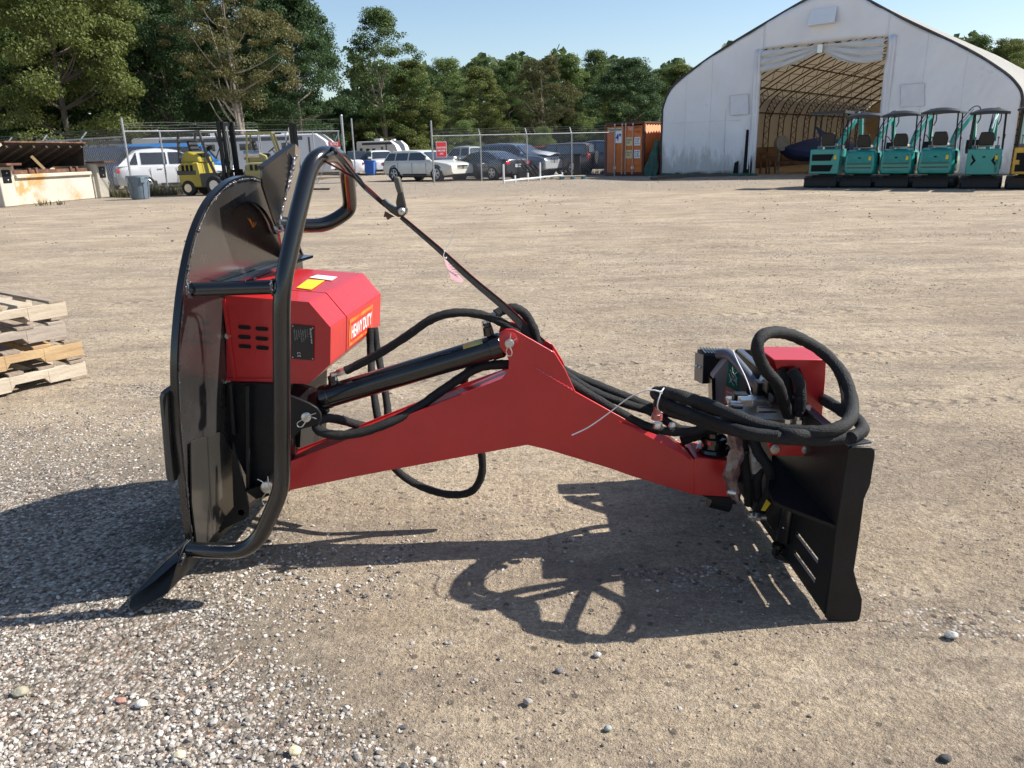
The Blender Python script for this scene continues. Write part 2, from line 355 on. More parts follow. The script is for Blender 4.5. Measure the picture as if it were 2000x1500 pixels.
def stones(n, xr, yr, size, dens, lo=.35):
    x = rng.uniform(*xr, n); y = rng.uniform(*yr, n); k = rng.random(n) < dens(x, y); x = x[k]; y = y[k]; n = len(x)
    s = size[0]*(size[1]/size[0])**(rng.random(n)**2.2)
    sc = np.stack([s*rng.uniform(.75, 1.35, n), s*rng.uniform(.7, 1.1, n), s*rng.uniform(.45, .8, n)], 1)
    th = rng.uniform(0, 2*np.pi, n); tl = rng.normal(0, .3, n)
    q = iv[None]*(1+rng.uniform(-.24, .24, (n, 12, 1)))*sc[:, None, :]
    cx, sx = np.cos(tl), np.sin(tl); y1 = q[..., 1]*cx[:, None]-q[..., 2]*sx[:, None]; z1 = q[..., 1]*sx[:, None]+q[..., 2]*cx[:, None]
    c, s_ = np.cos(th), np.sin(th); x2 = q[..., 0]*c[:, None]-y1*s_[:, None]; y2 = q[..., 0]*s_[:, None]+y1*c[:, None]
    z = gh(x, y)+sc[:, 2]*rng.uniform(lo-.4, lo+.35, n)
    v = np.stack([x2+x[:, None], y2+y[:, None], z1+z[:, None]], 2).reshape(-1, 3)
    f = (if_[None]+(np.arange(n)*12)[:, None, None]).reshape(-1, 3); return v, f
def dens_heap(x, y):
    a = np.minimum((2.3-y)*1.3, ((.15-.55*(y-1.))-x)*1.3-.0); return np.clip(.12+.9*a+1.3*vn(x, y, 1.7)+.5*vn(x, y, 5.), .008, 1)
def dens_left(x, y): return np.clip(.5+1.5*vn(x, y, 1.3), 0, 1)*np.clip((-.9-x)*1.2, 0, 1)*.8
def dens_all(x, y): return np.clip(.25+1.6*vn(x, y, .8)+.9*vn(x, y, 2.9), .02, 1)
parts = [stones(120000, (-2.1, .9), (.95, 2.9), (.0024, .0090), dens_heap), stones(26000, (-3.6, -.9), (2.3, 4.6), (.0028, .008), dens_left),
         stones(2200, (-2.0, .1), (.95, 1.8), (.006, .013), dens_heap, .5),
         stones(42000, (-2, 2.6), (1., 4.2), (.0018, .0055), dens_all), stones(26000, (-7, 8), (4, 14), (.004, .012), dens_all), stones(9000, (-22, 22), (14, 42), (.012, .035), dens_all)]
vv = []; ff = []; o_ = 0; mi_ = []
for q_, (v_, f_) in enumerate(parts): vv.append(v_); ff.append(f_+o_); o_ += len(v_); mi_.append(np.full(len(f_), 0 if q_ < 3 else 1))
sm_ = np_mesh('gravel', np.concatenate(vv), np.concatenate(ff), [stone_mat(bright=1.12), mat('dusty_pebble', (.46, .38, .29), .95, 0, .3, 40, .3, 200, col2=(.26, .21, .17))], False, np.concatenate(mi_))
so_ = bpy.data.objects.new('gravel', sm_); COL.objects.link(so_); tag(so_, 'loose grey and white gravel strewn over the dirt', 'gravel', kind='stuff')
# ================================================================ common metals and paints
BLK = mat('black_gloss_paint', (.008, .0083, .009), .20, 0, .3, 5, .06, 120, coat=.5, rvar=.08)
BLKM = mat('black_satin_paint', (.012, .0125, .0135), .42, 0, .3, 8, .1, 120, spec=.28, rvar=.08, dirt=((.06, .05, .04), 14, .70))
RED = mat('red_gloss_paint', (.50, .019, .021), .36, 0, .12, 2.2, .12, 30, coat=.25, rvar=.08, dirt=((.33, .075, .06), 9, .64))
RUB = mat('hose_sleeve', (.012, .012, .013), .66, 0, .35, 30, .6, 260, rvar=.1, dirt=((.05, .048, .045), 12, .64), spec=.35)
ZINC = mat('zinc_steel', (.62, .61, .58), .33, .95, .15, 20, .1, 100, rvar=.1)
WELD = mat('weld_bead', (.05, .05, .055), .18, .3, .3, 60, .5, 200, coat=.8)
WHITEP = mat('white_plastic', (.78, .78, .76), .45); DARKHOLE = mat('dark_void', (.004, .004, .004), .9)
YEL = mat('yellow_sticker', (.80, .55, .02), .5); WHT = mat('white_sticker', (.75, .74, .74), .5); ORG = mat('orange_sticker', (.75, .13, .02), .5)
INK = mat('dark_ink', (.03, .03, .035), .6); WINK = mat('white_lettering', (.85, .83, .80), .5); NAMEP = mat('black_nameplate', (.012, .011, .012), .35); GINK = mat('pale_lettering', (.42, .40, .38), .5)
GREENS = mat('green_sticker', (.02, .22, .13), .45); SALM = mat('salmon_sticker', (.62, .26, .17), .5); BEIGE = mat('grey_primer_steel', (.30, .28, .25), .45, .3)
GREYP = mat('slate_grey_paint', (.10, .115, .14), .35, .2, .1, coat=.3); PLAST = mat('clear_plastic_wrap', (.15, .085, .085), .12, 0, .4, 30, 1., 40, coat=1.)
STRAPM = mat('black_webbing', (.018, .016, .017), .8, 0, .3, 80, .5, 300); REDEDGE = mat('red_webbing', (.34, .03, .035), .8); PINK = mat('pink_tag_paper', (.62, .36, .38), .6)
GX = Vector((1, -.13, -.1)); GP = Vector((-1.03, 2.28, .8)); GN = GX.normalized()
def Q(x, y): return PL(x, y, GP, GX)                     # a point on the guard's plate
mach = thing('saw_attachment', 'red and black hydraulic saw attachment with tall black blade guard resting on the dirt', 'machine attachment', (-.05, 2.55, 0))
mo = Vector(mach['_o'])
def B_(mb, name, m, parent=None, **k): return mb.build(name, m, parent or mach, **k)
def T(pts, r, n=5, seg=12, mb=None, mi=0, wob=0.):
    mb = mb or MB(); return mb.tube(crom([P(*p) for p in pts], n), r, seg, mi, wob=wob)
def bolt(mb, c, ax, r=.011, h=.008, mi=0):
    ax = Vector(ax).normalized(); mb.cyl(Vector(c)-ax*.002, Vector(c)+ax*h*.4, r*1.35, seg=16, mi=mi); mb.cyl(Vector(c)+ax*h*.4, Vector(c)+ax*h*1.4, r, seg=6, mi=mi)
# ---------------------------------------------------------------- blade guard
arc = [(375,1068),(366,1010),(358,930),(350,850),(345,760),(345,690),(350,620),(357,560),(368,500),(382,450),(402,405),(425,375),(450,355),(478,347),(500,350),(522,362),(540,384),(554,412),(570,450),(590,500)]
arcw = [Q(*p) for p in arc]; arcs = crom(arcw, 4)
low = [Q(598,600), Q(600,700), Q(575,820), Q(535,945), Q(486,985), Q(462,1000), Q(403,1060)]
mb = MB(); mb.prism(arcs+low, -GN*.006); GUARDM = mat('dark_polished_guard_paint', (.044, .041, .039), .27, .2, .3, 4, .04, 60, coat=1., rvar=.08, dirt=((.060, .056, .052), 3.2, .74))
guard = B_(mb, 'blade_guard', GUARDM)
mb = MB(); ofs = [p-GN*.016 for p in arcs]; mb.grid([[p-GN*.001 for p in arcs], ofs]); mb.grid([[a+(a-Vector((-.93, 2.8, .75))).normalized()*.007 for a in [p+GN*.006 for p in arcs]], [a+(a-Vector((-.93, 2.8, .75))).normalized()*.007 for a in ofs]])
mb.grid([[p+GN*.006 for p in arcs], [p+GN*.006+(p-Vector((-.93, 2.8, .75))).normalized()*.007 for p in arcs]])
B_(mb, 'rim', BLK, guard)
mb = MB(); wp_, wr_ = [], []                      # stitched weld all round the rim
for i in range(2, len(arcs)-2):
    p = arcs[i]; q = arcs[i+1]; cen = (Vector((-.93, 2.8, .75))-p).normalized()
    for k in range(5): wp_.append(p+(q-p)*(k/5)+cen*.004+GN*.006); wr_.append((.0052 if (i % 6) == 0 else .0034 if (i*7) % 9 > 3 else .0012)*(1+.3*math.sin(len(wp_)*2.4)))
mb.tube(wp_, wr_, 6)
B_(mb, 'weld', WELD, guard)
# curved slot ring on the guard face
mb = MB(); ring = crom([Q(452,402), Q(470,393), Q(490,395), Q(508,410), Q(522,432), Q(532,455), Q(546,456)], 5)
mb.grid([[p+GN*.003 for p in ring], [p+GN*.018 for p in ring]]); mb.grid([[p+GN*.018 for p in ring], [p+GN*.018+Vector((0, .006, -.006)) for p in ring]]); B_(mb, 'hood_ring', BLK, guard)
mb = MB()                                        # yellow wax-pen marks
for s_ in ([(483,426),(489,434),(492,441)], [(487,427),(491,436)], [(494,434),(493,444),(497,440),(499,434)]): mb.tube([Q(*p)+GN*.002 for p in s_], .0016, 5)
B_(mb, 'paint_mark', mat('orange_wax_pen', (.70, .34, .06), .8), guard)
mb = MB()                                        # rubber flap behind the near edge
fl = [Q(348,762), Q(343,764), Q(325,778), Q(322,790), Q(334,935), Q(336,951), Q(350,946), Q(356,930)]
mb.prism([p-GN*.02+Vector((0, .03, 0)) for p in fl], -GN*.02+Vector((0, .02, 0))); B_(mb, 'rubber_flap', mat('flap_rubber', (.012, .012, .012), .55), guard)
# lower fender plate: a shiny panel folded off the guard, and the lug with a hole
mb = MB(); f1 = [Q(366,862), Q(428,842), Q(455,905), Q(456,985), Q(400,1058), Q(378,1063), Q(368,980)]
mb.prism([p+GN*.0075 for p in f1], GN*.005); B_(mb, 'fender_plate', mat('scuffed_steel_paint', (.06, .057, .052), .30, .4, .2, 3, .05, 60, coat=.5, rvar=.08, dirt=((.08, .072, .062), 4, .74)), guard)
mb = MB(); LG = 2.52; hc = P(471, 1001, LG); o_ = [P(x_, y_, LG) for x_, y_ in ((455,862),(466,905),(474,940),(487,990),(486,1008),(478,1014))]; o2 = [P(x_, y_, LG) for x_, y_ in ((466,1019),(440,1032),(408,1060),(402,1058),(456,990),(453,905))]
ring_ = [hc+Vector((.0115*math.cos(a_), 0, .0115*math.sin(a_))) for a_ in [-1.57+2*math.pi*k/16 for k in range(17)]]
sp0 = o_[-1].lerp(o2[0], .5); mb.prism(o_+[sp0]+ring_[::-1][:-1]+[ring_[0]+Vector((.0003, 0, 0)), sp0+Vector((-.0003, 0, 0))]+o2, Vector((0, .010, 0)))
B_(mb, 'lug_plate', BLKM, guard)
mb = MB(); mb.tube(crom([P(459,862,2.6), P(457,905,2.585), P(463,915,2.58), P(471,928,2.575)], 4), .0032, 6, wob=.4); B_(mb, 'weld', WELD, guard); mb = MB(); mb.tube(crom([P(366,1055,2.30), P(364,1075,2.27), P(357,1090,2.24), P(351,1105,2.22)], 5), .006, 6, wob=.5); B_(mb, 'weld', WELD, guard)
# shelf plate across the guard with a mounting tab
def rel(p, d): return p+GN*d
mb = MB(); s0, s1, s2, s3 = Q(432,549), Q(540,512), Q(592,497), Q(420,556)
tab = P(607, 499, 3.36); mb.plate([s0+GN*.002, s1+GN*.002, s2+GN*.002, s2+GN*.045, tab, tab+Vector((-.012, -.05, -.002)), s1+GN*.05, s0+GN*.04], .010, (0, 0, -1))
B_(mb, 'shelf_plate', mat('blue_black_steel', (.045, .05, .065), .25, .4, .3, 12, coat=.5), guard)
# fin: two plates meeting in a welded edge
mb = MB(); fa, fb, fc = P(577,281,2.80), P(576,302,2.80), P(543,447,2.76)
mb.prism([fa, fb, fc, P(536,432,2.70), P(513,362,2.62), P(512,334,2.61), P(516,327,2.61)], Vector((-.008, .006, 0)))
mb.prism([P(577,281,2.80), P(516,325,2.61), P(514,331,2.61), P(575,288,2.80)], Vector((-.02, -.002, .002))); B_(mb, 'fin_plate', BLK, guard)
mb = MB(); mb.prism([fa, P(586,290,3.0), P(583,440,3.08), P(570,500,3.15), P(555,505,3.08), P(546,455,2.78), fc, fb], Vector((-.006, -.004, 0))); B_(mb, 'fin_plate', GUARDM, guard)
mb = MB(); a, b = P(577,304,2.79), P(545,438,2.752); wp_, wr_ = [], []
for i in range(90):
    t_ = i/89.; wp_.append(a.lerp(b, t_)+Vector((.003*math.sin(i*.8), -.003, 0))); wr_.append((.0015 if .52 < t_ < .60 or .66 < t_ < .74 or .82 < t_ < .9 else .0065 if t_ < .5 else .0045)*(1+.25*math.sin(i*1.9)))
for x_, y_ in ((549,442),(552,448),(546,453),(539,448),(535,441)): wp_.append(P(x_, y_, 2.735)); wr_.append(.006)
mb.tube(wp_, wr_, 8)
B_(mb, 'weld', mat('bright_weld', (.30, .31, .34), .16, .9, .3, 60, .6, 200), guard)
# ---------------------------------------------------------------- pipe frame round the guard
pf = [P(372,1073,2.28), P(425,1076,2.25), P(476,1076,2.24), P(508,1050,2.24), P(545,968,2.24), P(551,935,2.24), P(550,700,2.25), P(550,585,2.26), P(555,540,2.27), P(580,425,2.33), P(606,320,2.40), P(630,301,2.45), P(655,302,2.58), P(676,322,2.75), P(684,400,2.93), P(678,415,2.93), P(640,438,2.90), P(608,442,2.86), P(543,437,2.79)]
mb = MB(); pp = fillet(pf, .05, 6); mb.tube(pp, .0262, 22)
pipe = B_(mb, 'pipe_frame', BLK)
mb = MB(); mb.cyl(P(368,566,2.31), P(545,560,2.27), .0215, seg=18); B_(mb, 'cross_bar', BLK, pipe)
for c_, r_ in ((P(372,566,2.29), .0225), (P(534,561,2.262), .0225)):
    mb = MB(); mb.tube([c_+Vector((.0015*math.sin(k*3), r_*math.cos(k*.2618), r_*math.sin(k*.2618))) for k in range(25)], [.0042*(1+.3*math.sin(k*2.)) for k in range(25)], 6, cap=False); B_(mb, 'weld', WELD, pipe)
mb = MB()

# ---------------------------------------------------------------- splitter foot at the bottom: slanted wedge plate
mb = MB()
nt_ = [P(362,1062,2.27), P(346,1096,2.22), P(334,1140,2.19), P(326,1160,2.18), P(262,1196,2.15), P(250,1186,2.16), P(254,1165,2.18), P(318,1098,2.24)]
mb.prism(nt_, Vector((.10, .85, 0))); foot = B_(mb, 'foot_blade', BLKM, bevel=.004)
mb = MB(); mb.prism([P(318,1100,2.23), P(346,1074,2.26), P(350,1092,2.225), P(300,1135,2.19), P(256,1166,2.165)], Vector((.004, -.008, .002))); B_(mb, 'wear_strip', BLK, foot)
# ---------------------------------------------------------------- motor housing (red)
DX = Vector((.993, -.115, 0)); DY = Vector((.115, .993, 0)); DZ = Vector((0, 0, 1))
H0 = P(603, 590, 2.56)                                        # top right of front face before the chamfer
def HF(x, y, d=0.):                                           # pixel on the housing's front plane, then back by d
    return PL(x, y, H0, DY)+DY*d
front = [HF(440,577), HF(603,590), HF(646,640), HF(645,712), HF(603,750), HF(443,744)]
D = .63; GAP = .20
mb = MB()
def shell(mb, poly, d0, d1, grow=0.):
    c = sum(poly, Vector((0, 0, 0)))/len(poly); pg = [p+(p-c).normalized()*grow for p in poly]
    mb.grid([[p+DY*d0 for p in pg], [p+DY*d1 for p in pg]], closed=True)
shell(mb, front, 0, .17); mb.add([p for p in front], [tuple(range(6))]); mb.add([p+DY*.17 for p in front], [tuple(range(6))])
hous = B_(mb, 'motor_housing', RED, bevel=.004)
mb = MB(); shell(mb, front, .178, D); mb.add([p+DY*.178 for p in front], [tuple(range(6))]); mb.add([p+DY*D for p in front], [tuple(range(6))]); B_(mb, 'rear_cover', RED, hous, bevel=.004)
mb = MB(); shell(mb, front, .16, .19, -.006); B_(mb, 'seam_gasket', mat('seam_dark_rubber', (.05, .03, .06), .5), hous)  # dark purplish band set into the joint between the two covers
mb = MB(); mb.box(HF(449,662, -.004), (.012, .006, .28), (DX, DY, DZ)); mb.box(HF(500,741,-.004), (.22, .006, .010), (DX, DY, DZ)); B_(mb, 'flange', RED, hous)
mb = MB()
for i, (x_, y_) in enumerate(((478,639),(512,642),(478,658),(512,661),(479,676),(513,679))):
    a = HF(x_-8.5, y_-.6, -.003); b = HF(x_+8.5, y_+.6, -.003); u = (b-a)
    pts = [a+DZ*.006*math.sin(t)-u.normalized()*.006*math.cos(t)*(1) for t in [math.pi/2-math.pi*k/6*-1 for k in range(7)]]
    pts = []
    for k in range(7): t = math.pi/2+math.pi*k/6; pts.append(a+u.normalized()*(.0068*math.cos(t))+DZ*(.0068*math.sin(t)))
    for k in range(7): t = -math.pi/2+math.pi*k/6; pts.append(b+u.normalized()*(.0068*math.cos(t))+DZ*(.0068*math.sin(t)))
    v_ = MB(); v_.plate(pts, .001, -DY); B_(v_, 'vent_slot', DARKHOLE, hous)
for (x_, y_) in ((446,656),(447,745)):
    v_ = MB(); bolt(v_, HF(x_, y_, -.004), -DY, .008, .007); B_(v_, 'bolt', ZINC, hous)
for (x_, y_, Y_) in ((536,531,2.95),(494,545,2.75)):
    v_ = MB(); bolt(v_, P(x_, y_, Y_), (0, -1, .2), .009, .008); B_(v_, 'bolt', ZINC, hous)
mb = MB(); mb.plate([P(545,520,3.02), P(470,548,2.72), P(478,556,2.66), P(545,556,2.66)], .004, (0, 0, 1)); B_(mb, 'rear_flange', RED, hous)
# nameplate
npl = [HF(570,633,-.003), HF(614,637,-.003), HF(613,703,-.003), HF(570,700,-.003)]
mb = MB(); mb.plate(npl, .003, -DY); plate = B_(mb, 'nameplate', NAMEP, hous)
for p in ((573,636),(612,640),(612,700),(573,697)):
    v_ = MB(); v_.ball(HF(p[0], p[1], -.006), .0028, 7, sq=(1, .5, 1)); B_(v_, 'rivet', ZINC, plate)
XD = -DZ; YD = DX                                                # text reads downwards
text('Raytree', HF(605,641,-.006), XD, YD, .052, .0085, WINK, plate, lift=.001)
for i, s_ in enumerate(('Hydraulic Motor Unit', 'MODEL:', 'SERIAL NO:', 'RATED FLOW:', 'WEIGHT:', 'MAX PRESSURE:', 'MADE IN CHINA')):
    text(s_, HF(600-i*4.2, 642+(i % 3), -.006), XD, YD, .028+.006*((i*5) % 4), .0036, GINK, plate, lift=.001)
text('C E', HF(582,687,-.006), XD, YD, .016, .011, WINK, plate, lift=.001)
# stickers on the top and on the right face
def topP(u, v, lift=.002):                                      # u along DX 0..1 of the top, v back distance
    return front[0].lerp(front[1], u)+DY*v+Vector((-.03, 0, 1)).normalized()*lift
tn = (front[1]-front[0]).normalized().cross(DY).normalized(); tn = tn if tn.z > 0 else -tn
def onTop(x, y, lift=.0025): return PL(x, y, front[1]+tn*lift, tn)
mb = MB(); mb.plate([onTop(579,562), onTop(608,566), onTop(634,548), onTop(601,546)], .0008, tn); st = B_(mb, 'yellow_sticker', YEL, hous)
mb = MB(); mb.plate([onTop(604,542), onTop(648,548), onTop(659,541), onTop(620,537)], .0008, tn); st2 = B_(mb, 'white_sticker', WHT, hous)
for i in range(4):
    text('WARNING READ MANUAL', onTop(585+i*3, 561-i*3.4, .0035), (onTop(608,566)-onTop(579,562)), (onTop(601,546)-onTop(579,562)), .055, .0045, mat('brown_ink', (.35, .2, .02), .6) if i == 0 else bpy.data.materials['brown_ink'], st, lift=.0006)
for i in range(3): text('CAUTION HOT', onTop(612+i*3, 542-i*1.4, .0035), (onTop(648,548)-onTop(604,542)), (onTop(620,537)-onTop(604,542)), .07-.02*i, .004, INK, st2, lift=.0006)
rn = (front[3]-front[2]).normalized().cross(DY).normalized(); rn = rn if rn.x > 0 else -rn
def onR(x, y, lift=.002): return PL(x, y, front[2]+rn*lift, rn)
# a frame in the right face's own axes
ra, rb = front[2]+DY*.215, front[2]+DY*.48; up = (front[2]-front[3]).normalized(); hh = (front[2]-front[3]).length
mb = MB(); o0 = front[3]+DY*.205+up*.012
mb.prism([o0+rn*.001, o0+DY*.30+rn*.001, o0+DY*.30+up*(hh-.03)+rn*.001, o0+up*(hh-.03)+rn*.001], rn*.0008); hs = B_(mb, 'orange_sticker', mat('flame_orange_decal', (.62, .05, .015), .45, 0, .1, 20, col2=(.80, .30, .03)), hous)
mb = MB(); i1 = o0+DY*.012+up*.012; mb.prism([i1+rn*.0022, i1+DY*.276+rn*.0022, i1+DY*.276+up*(hh-.056)+rn*.0022, i1+up*(hh-.056)+rn*.0022], rn*.0006); B_(mb, 'red_panel', mat('decal_red', (.60, .03, .02), .5), hs)
text('HEAVY DUTY', i1+DY*.008+up*.012+rn*.003, DY, up, .262, hh-.08, WINK, hs, lift=.0008, bold=.02)
# ---------------------------------------------------------------- black carrier between guard and arm
mb = MB()
mb.prism([P(441,747,2.58), P(536,750,2.56), P(562,752,2.56), P(566,800,2.56), P(566,960,2.54), P(500,975,2.56), P(470,905,2.6), P(441,860,2.6)], Vector((.02, .5, 0)))
mb.prism([P(478,755,2.535), P(486,755,2.535), P(488,960,2.535), P(480,962,2.535)], Vector((0, .02, 0))); mb.prism([P(445,750,2.545), P(452,750,2.545), P(460,850,2.56), P(452,850,2.56)], Vector((0, .02, 0)))
carr = B_(mb, 'carrier', BLKM, bevel=.003)
ear = [(556,770),(575,776),(604,788),(619,797),(626,808),(627,820),(622,830),(610,833),(590,838),(570,858),(568,900),(556,900)]
for dy in (0, .125):
    mb = MB(); mb.prism([P(x_, y_, 2.50)+Vector((0, dy, 0)) for x_, y_ in ear], Vector((0, .014, 0))); B_(mb, 'clevis_plate', BLKM, carr, bevel=.002)
mb = MB(); mb.prism([P(566,752,2.62), P(650,776,2.60), P(632,800,2.56), P(560,775,2.56)], Vector((0, .05, .0))); B_(mb, 'top_plate', BLK, carr)
mb = MB(); mb.prism([P(478,958,2.52), P(545,940,2.5), P(545,960,2.5), P(520,968,2.5), P(500,975,2.52)], Vector((0, .3, 0))); B_(mb, 'bottom_plate', BLK, carr)
def pin(c, r, L, clip, par, name='pin'):
    m_ = MB(); m_.lathe(Vector(c)+Vector((0, -.022, 0)), (0, 1, 0), [(0, r*.82), (.002, r), (.012, r), (.012, r*.8), (.03+L, r*.8)], 24); p_ = B_(m_, name, ZINC, par)
    k = MB(); k.tube(crom([Vector(q) for q in clip], 5), .0018, 7); B_(k, 'r_clip', ZINC, p_); return p_
Yp = 2.455
pin(P(600,812,2.5), .0165, .14, [P(617,807,Yp), P(600,813,Yp), P(590,820,Yp), P(581,826,Yp), P(582,833,Yp), P(590,833,Yp), P(597,824,Yp), P(606,815,Yp), P(618,818,Yp)], carr)
pin(P(524,948,2.47), .021, .1, [P(503,936,2.42), P(512,941,2.42), P(518,950,2.42), P(519,962,2.42), P(512,974,2.42), P(515,985,2.42), P(524,984,2.42), P(528,972,2.42), P(525,955,2.42), P(523,930,2.42)], carr)
# ---------------------------------------------------------------- arm
AY = 2.53; AW = .115
def A(x, y, d=0.): return P(x, y, AY)+Vector((0, d, 0))
side = [(556,960),(700,930),(1030,869),(1130,893),(1234,930),(1353,966),(1360,960),(1362,905),(1350,891),(1339,886),(1223,820),(1124,765),(1104,722),(1083,688),(1075,684),(1040,664),(1010,647),(1002,643),(988,643),(978,650),(974,662),(976,676),(982,686),(990,694),(994,706),(993,722),(980,741),(902,769),(680,857),(556,905)]
mb = MB(); mb.prism([A(*p) for p in side], (0, .010, 0)); arm = B_(mb, 'arm', RED, bevel=.002)
mb = MB(); mb.prism([A(*p, AW) for p in side], (0, .010, 0)); B_(mb, 'side_plate', RED, arm, bevel=.002)
mb = MB()                                       # top and bottom strips between the side plates, set in a little
def strip(mb, a, b, drop, th=.008):
    a = A(*a, .010); b = A(*b, .010); dz = Vector((0, 0, drop)); w_ = Vector((0, AW-.010, 0))
    mb.prism([a+dz, b+dz, b+dz-Vector((0, 0, th)), a+dz-Vector((0, 0, th))], w_)
strip(mb, (566,901), (680,857), -.006); strip(mb, (680,857), (993,733), -.006); strip(mb, (1124,765), (1339,886), -.008); strip(mb, (556,960), (1030,869), .010); strip(mb, (1030,869), (1353,966), .010)
strip(mb, (1124,766), (1083,690), -.01)
B_(mb, 'top_strip', RED, arm)
mb = MB(); mb.prism([A(1210,822,-.012), A(1280,858,-.012), A(1330,884,-.012), A(1348,897,-.012), A(1348,890,-.012), A(1310,858,-.0), A(1250,838,0)], (0, .06, 0))
mb.box(A(1275,846,.05), (.05, .05, .02)); B_(mb, 'cable_shelf', RED, arm)
mb = MB(); mb.tube([A(1046+74*i/60., 719+44*i/60.+.6*math.sin(i), -.0005) for i in range(61)], [(.0048 if i > 20 else .0028)*(1+.25*math.sin(i*2.1)) for i in range(61)], 6)
B_(mb, 'weld', mat('red_painted_weld', (.55, .03, .04), .15, .1, .1, 50, .3, 200, coat=1.), arm)
mb = MB(); mb.lathe(A(994,665,-.006), (0, 1, 0), [(0, .026), (.002, .031), (.006, .031)], 26); B_(mb, 'boss', RED, arm)
pin(A(995,668,-.005), .0155, .12, [P(998,652,Yp), P(996,664,Yp), P(993,675,Yp), P(989,686,Yp), P(991,694,Yp), P(998,695,Yp), P(1000,687,Yp), P(996,677,Yp), P(1002,667,Yp), P(1009,661,Yp)], arm)
# swing head: red box at the end of the arm
mb = MB(); mb.prism([A(1354,966,-.004), A(1356,896,-.004), A(1362,893,-.004), A(1424,899,-.004), A(1424,970,-.004)], (0, AW+.04, 0)); head = B_(mb, 'swing_head', RED, arm, bevel=.003)
mb = MB(); hcen = A(1402, 880, .06); mb.lathe(hcen+Vector((0, 0, -.028)), (0, 0, 1), [(0, .058), (.01, .062), (.02, .058), (.022, .045), (.04, .044), (.042, .048), (.058, .046), (.06, .03), (.075, .028)], 28); B_(mb, 'bearing_cap', BLK, head)
mb = MB(); mb.ball(hcen+Vector((-.024, -.040, .02)), .009, 10); mb.ball(hcen+Vector((-.045, -.02, .006)), .006, 8); B_(mb, 'red_plug', mat('red_plastic_cap', (.75, .08, .07), .4), head)
mb = MB(); mb.lathe(hcen+Vector((0, 0, .03)), (0, 0, 1), [(0, .02), (.03, .02), (.03, .012), (.05, .012)], 6); B_(mb, 'hex_nut', ZINC, head)
mb = MB(); mb.cyl(P(1425,985,2.6), P(1385,975,2.6), .03, seg=14); mb.prism([P(1372,968,2.54), P(1426,972,2.54), P(1440,985,2.54), P(1400,982,2.54)], (0, .14, 0)); B_(mb, 'lower_bearing', BLKM, head)
# ---------------------------------------------------------------- lift cylinder
CY = 2.595
ca, cb = P(628,778,CY), P(984,672,CY); cdir = (cb-ca).normalized()
mb = MB(); mb.lathe(ca, cdir, [(0, .036), (.004, .044), (.03, .044), (.032, .0415), ((cb-ca).length-.05, .0415), ((cb-ca).length-.048, .045), ((cb-ca).length-.01, .045), ((cb-ca).length, .036)], 30)
cylo = B_(mb, 'lift_cylinder', BLK)
mb = MB(); mb.cyl(P(600,812,CY), P(636,793,CY), .026, seg=20); mb.cyl(P(600,812,CY-.03), P(600,812,CY+.03), .034, seg=24); mb.cyl(P(978,676,CY), P(998,667,CY), .03, seg=16); mb.cyl(P(996,668,CY-.03), P(996,668,CY+.03), .034, seg=24); B_(mb, 'rod_eye', BLKM, cylo)
mb = MB(); mb.lathe(P(655,760,CY), (-.15, -.05, 1), [(0, .02), (.03, .018), (.032, .016), (.05, .016)], 14); B_(mb, 'port', BLK, cylo); mb = MB(); mb.lathe(P(955,654,CY), (-.15, -.05, 1), [(0, .019), (.03, .017), (.032, .015), (.045, .015)], 14); B_(mb, 'port', BLK, cylo)
sn = Vector((-.25, -.45, .85)).normalized(); sn = (sn-cdir*sn.dot(cdir)).normalized(); sv = cdir.cross(sn)
mb = MB(); c0 = P(922,665,CY); c0 = ca+cdir*(c0-ca).dot(cdir)
rows = [[c0+cdir*u+(sn*math.cos(a_)+sv*math.sin(a_))*.0422 for a_ in [-.3+.12*k for k in range(6)]] for u in (-.035, .035)]
mb.grid(rows); B_(mb, 'yellow_sticker', mat('dull_yellow_decal', (.50, .45, .14), .5, 0, .1), cylo, solid=.0006)
def fitting(a, b, r, par=None, m_=ZINC):
    a = Vector(a); b = Vector(b); d = (b-a); L = d.length; mb = MB()
    mb.lathe(a, d, [(0, r*.8), (L*.3, r*.8)], 14); mb.lathe(a+d*.3, d, [(0, r), (L*.05, r*1.12), (L*.32, r*1.12), (L*.36, r)], 6); mb.lathe(a+d*.66, d, [(0, r*.85), (L*.34, r*.8)], 14)
    return B_(mb, 'hose_fitting', m_, par)
fitting(P(654,752,CY), P(650,728,CY), .014, cylo); fitting(P(649,733,CY), P(686,719,CY-.01), .0125, cylo); fitting(P(953,648,CY), P(947,626,CY), .014, cylo); fitting(P(952,622,CY), P(972,612,CY), .0115, cylo)
# ---------------------------------------------------------------- hoses
def HP(p): return G(p[0], p[1], p[2]-10) if p[2] > 9 else P(*p)
def hose(pts, r=.0155, name='hose', n=7, wr=True):
    mb = MB(); cp = crom([HP(p) for p in pts], n); rs = [r*(1+(.035*math.sin(i*2.3)+.03*math.sin(i*.9+1) if wr else 0)) for i in range(len(cp))]
    mb.tube(cp, rs, 14, wob=.045 if wr else 0); return B_(mb, name, RUB)
hose([(675,724,2.58),(700,712,2.58),(745,688,2.57),(795,656,2.56),(840,625,2.56),(880,612,2.56),(925,612,2.57),(970,625,2.58),(1010,648,2.60),(1045,675,2.62),(1085,715,2.62)], .0150)
hose([(968,614,2.59),(985,605,2.6),(1005,602,2.6),(1025,613,2.61),(1041,640,2.61),(1050,670,2.61)], .0165)
hose([(1010,712,2.60),(975,712,2.60),(935,718,2.60),(900,738,2.60),(860,765,2.58),(810,800,2.555),(760,825,2.52),(710,843,2.50),(660,850,2.49),(625,842,2.50),(618,828,2.53),(635,817,2.57),(665,820,2.62),(700,830,2.66),(740,838,2.70)], .0165)
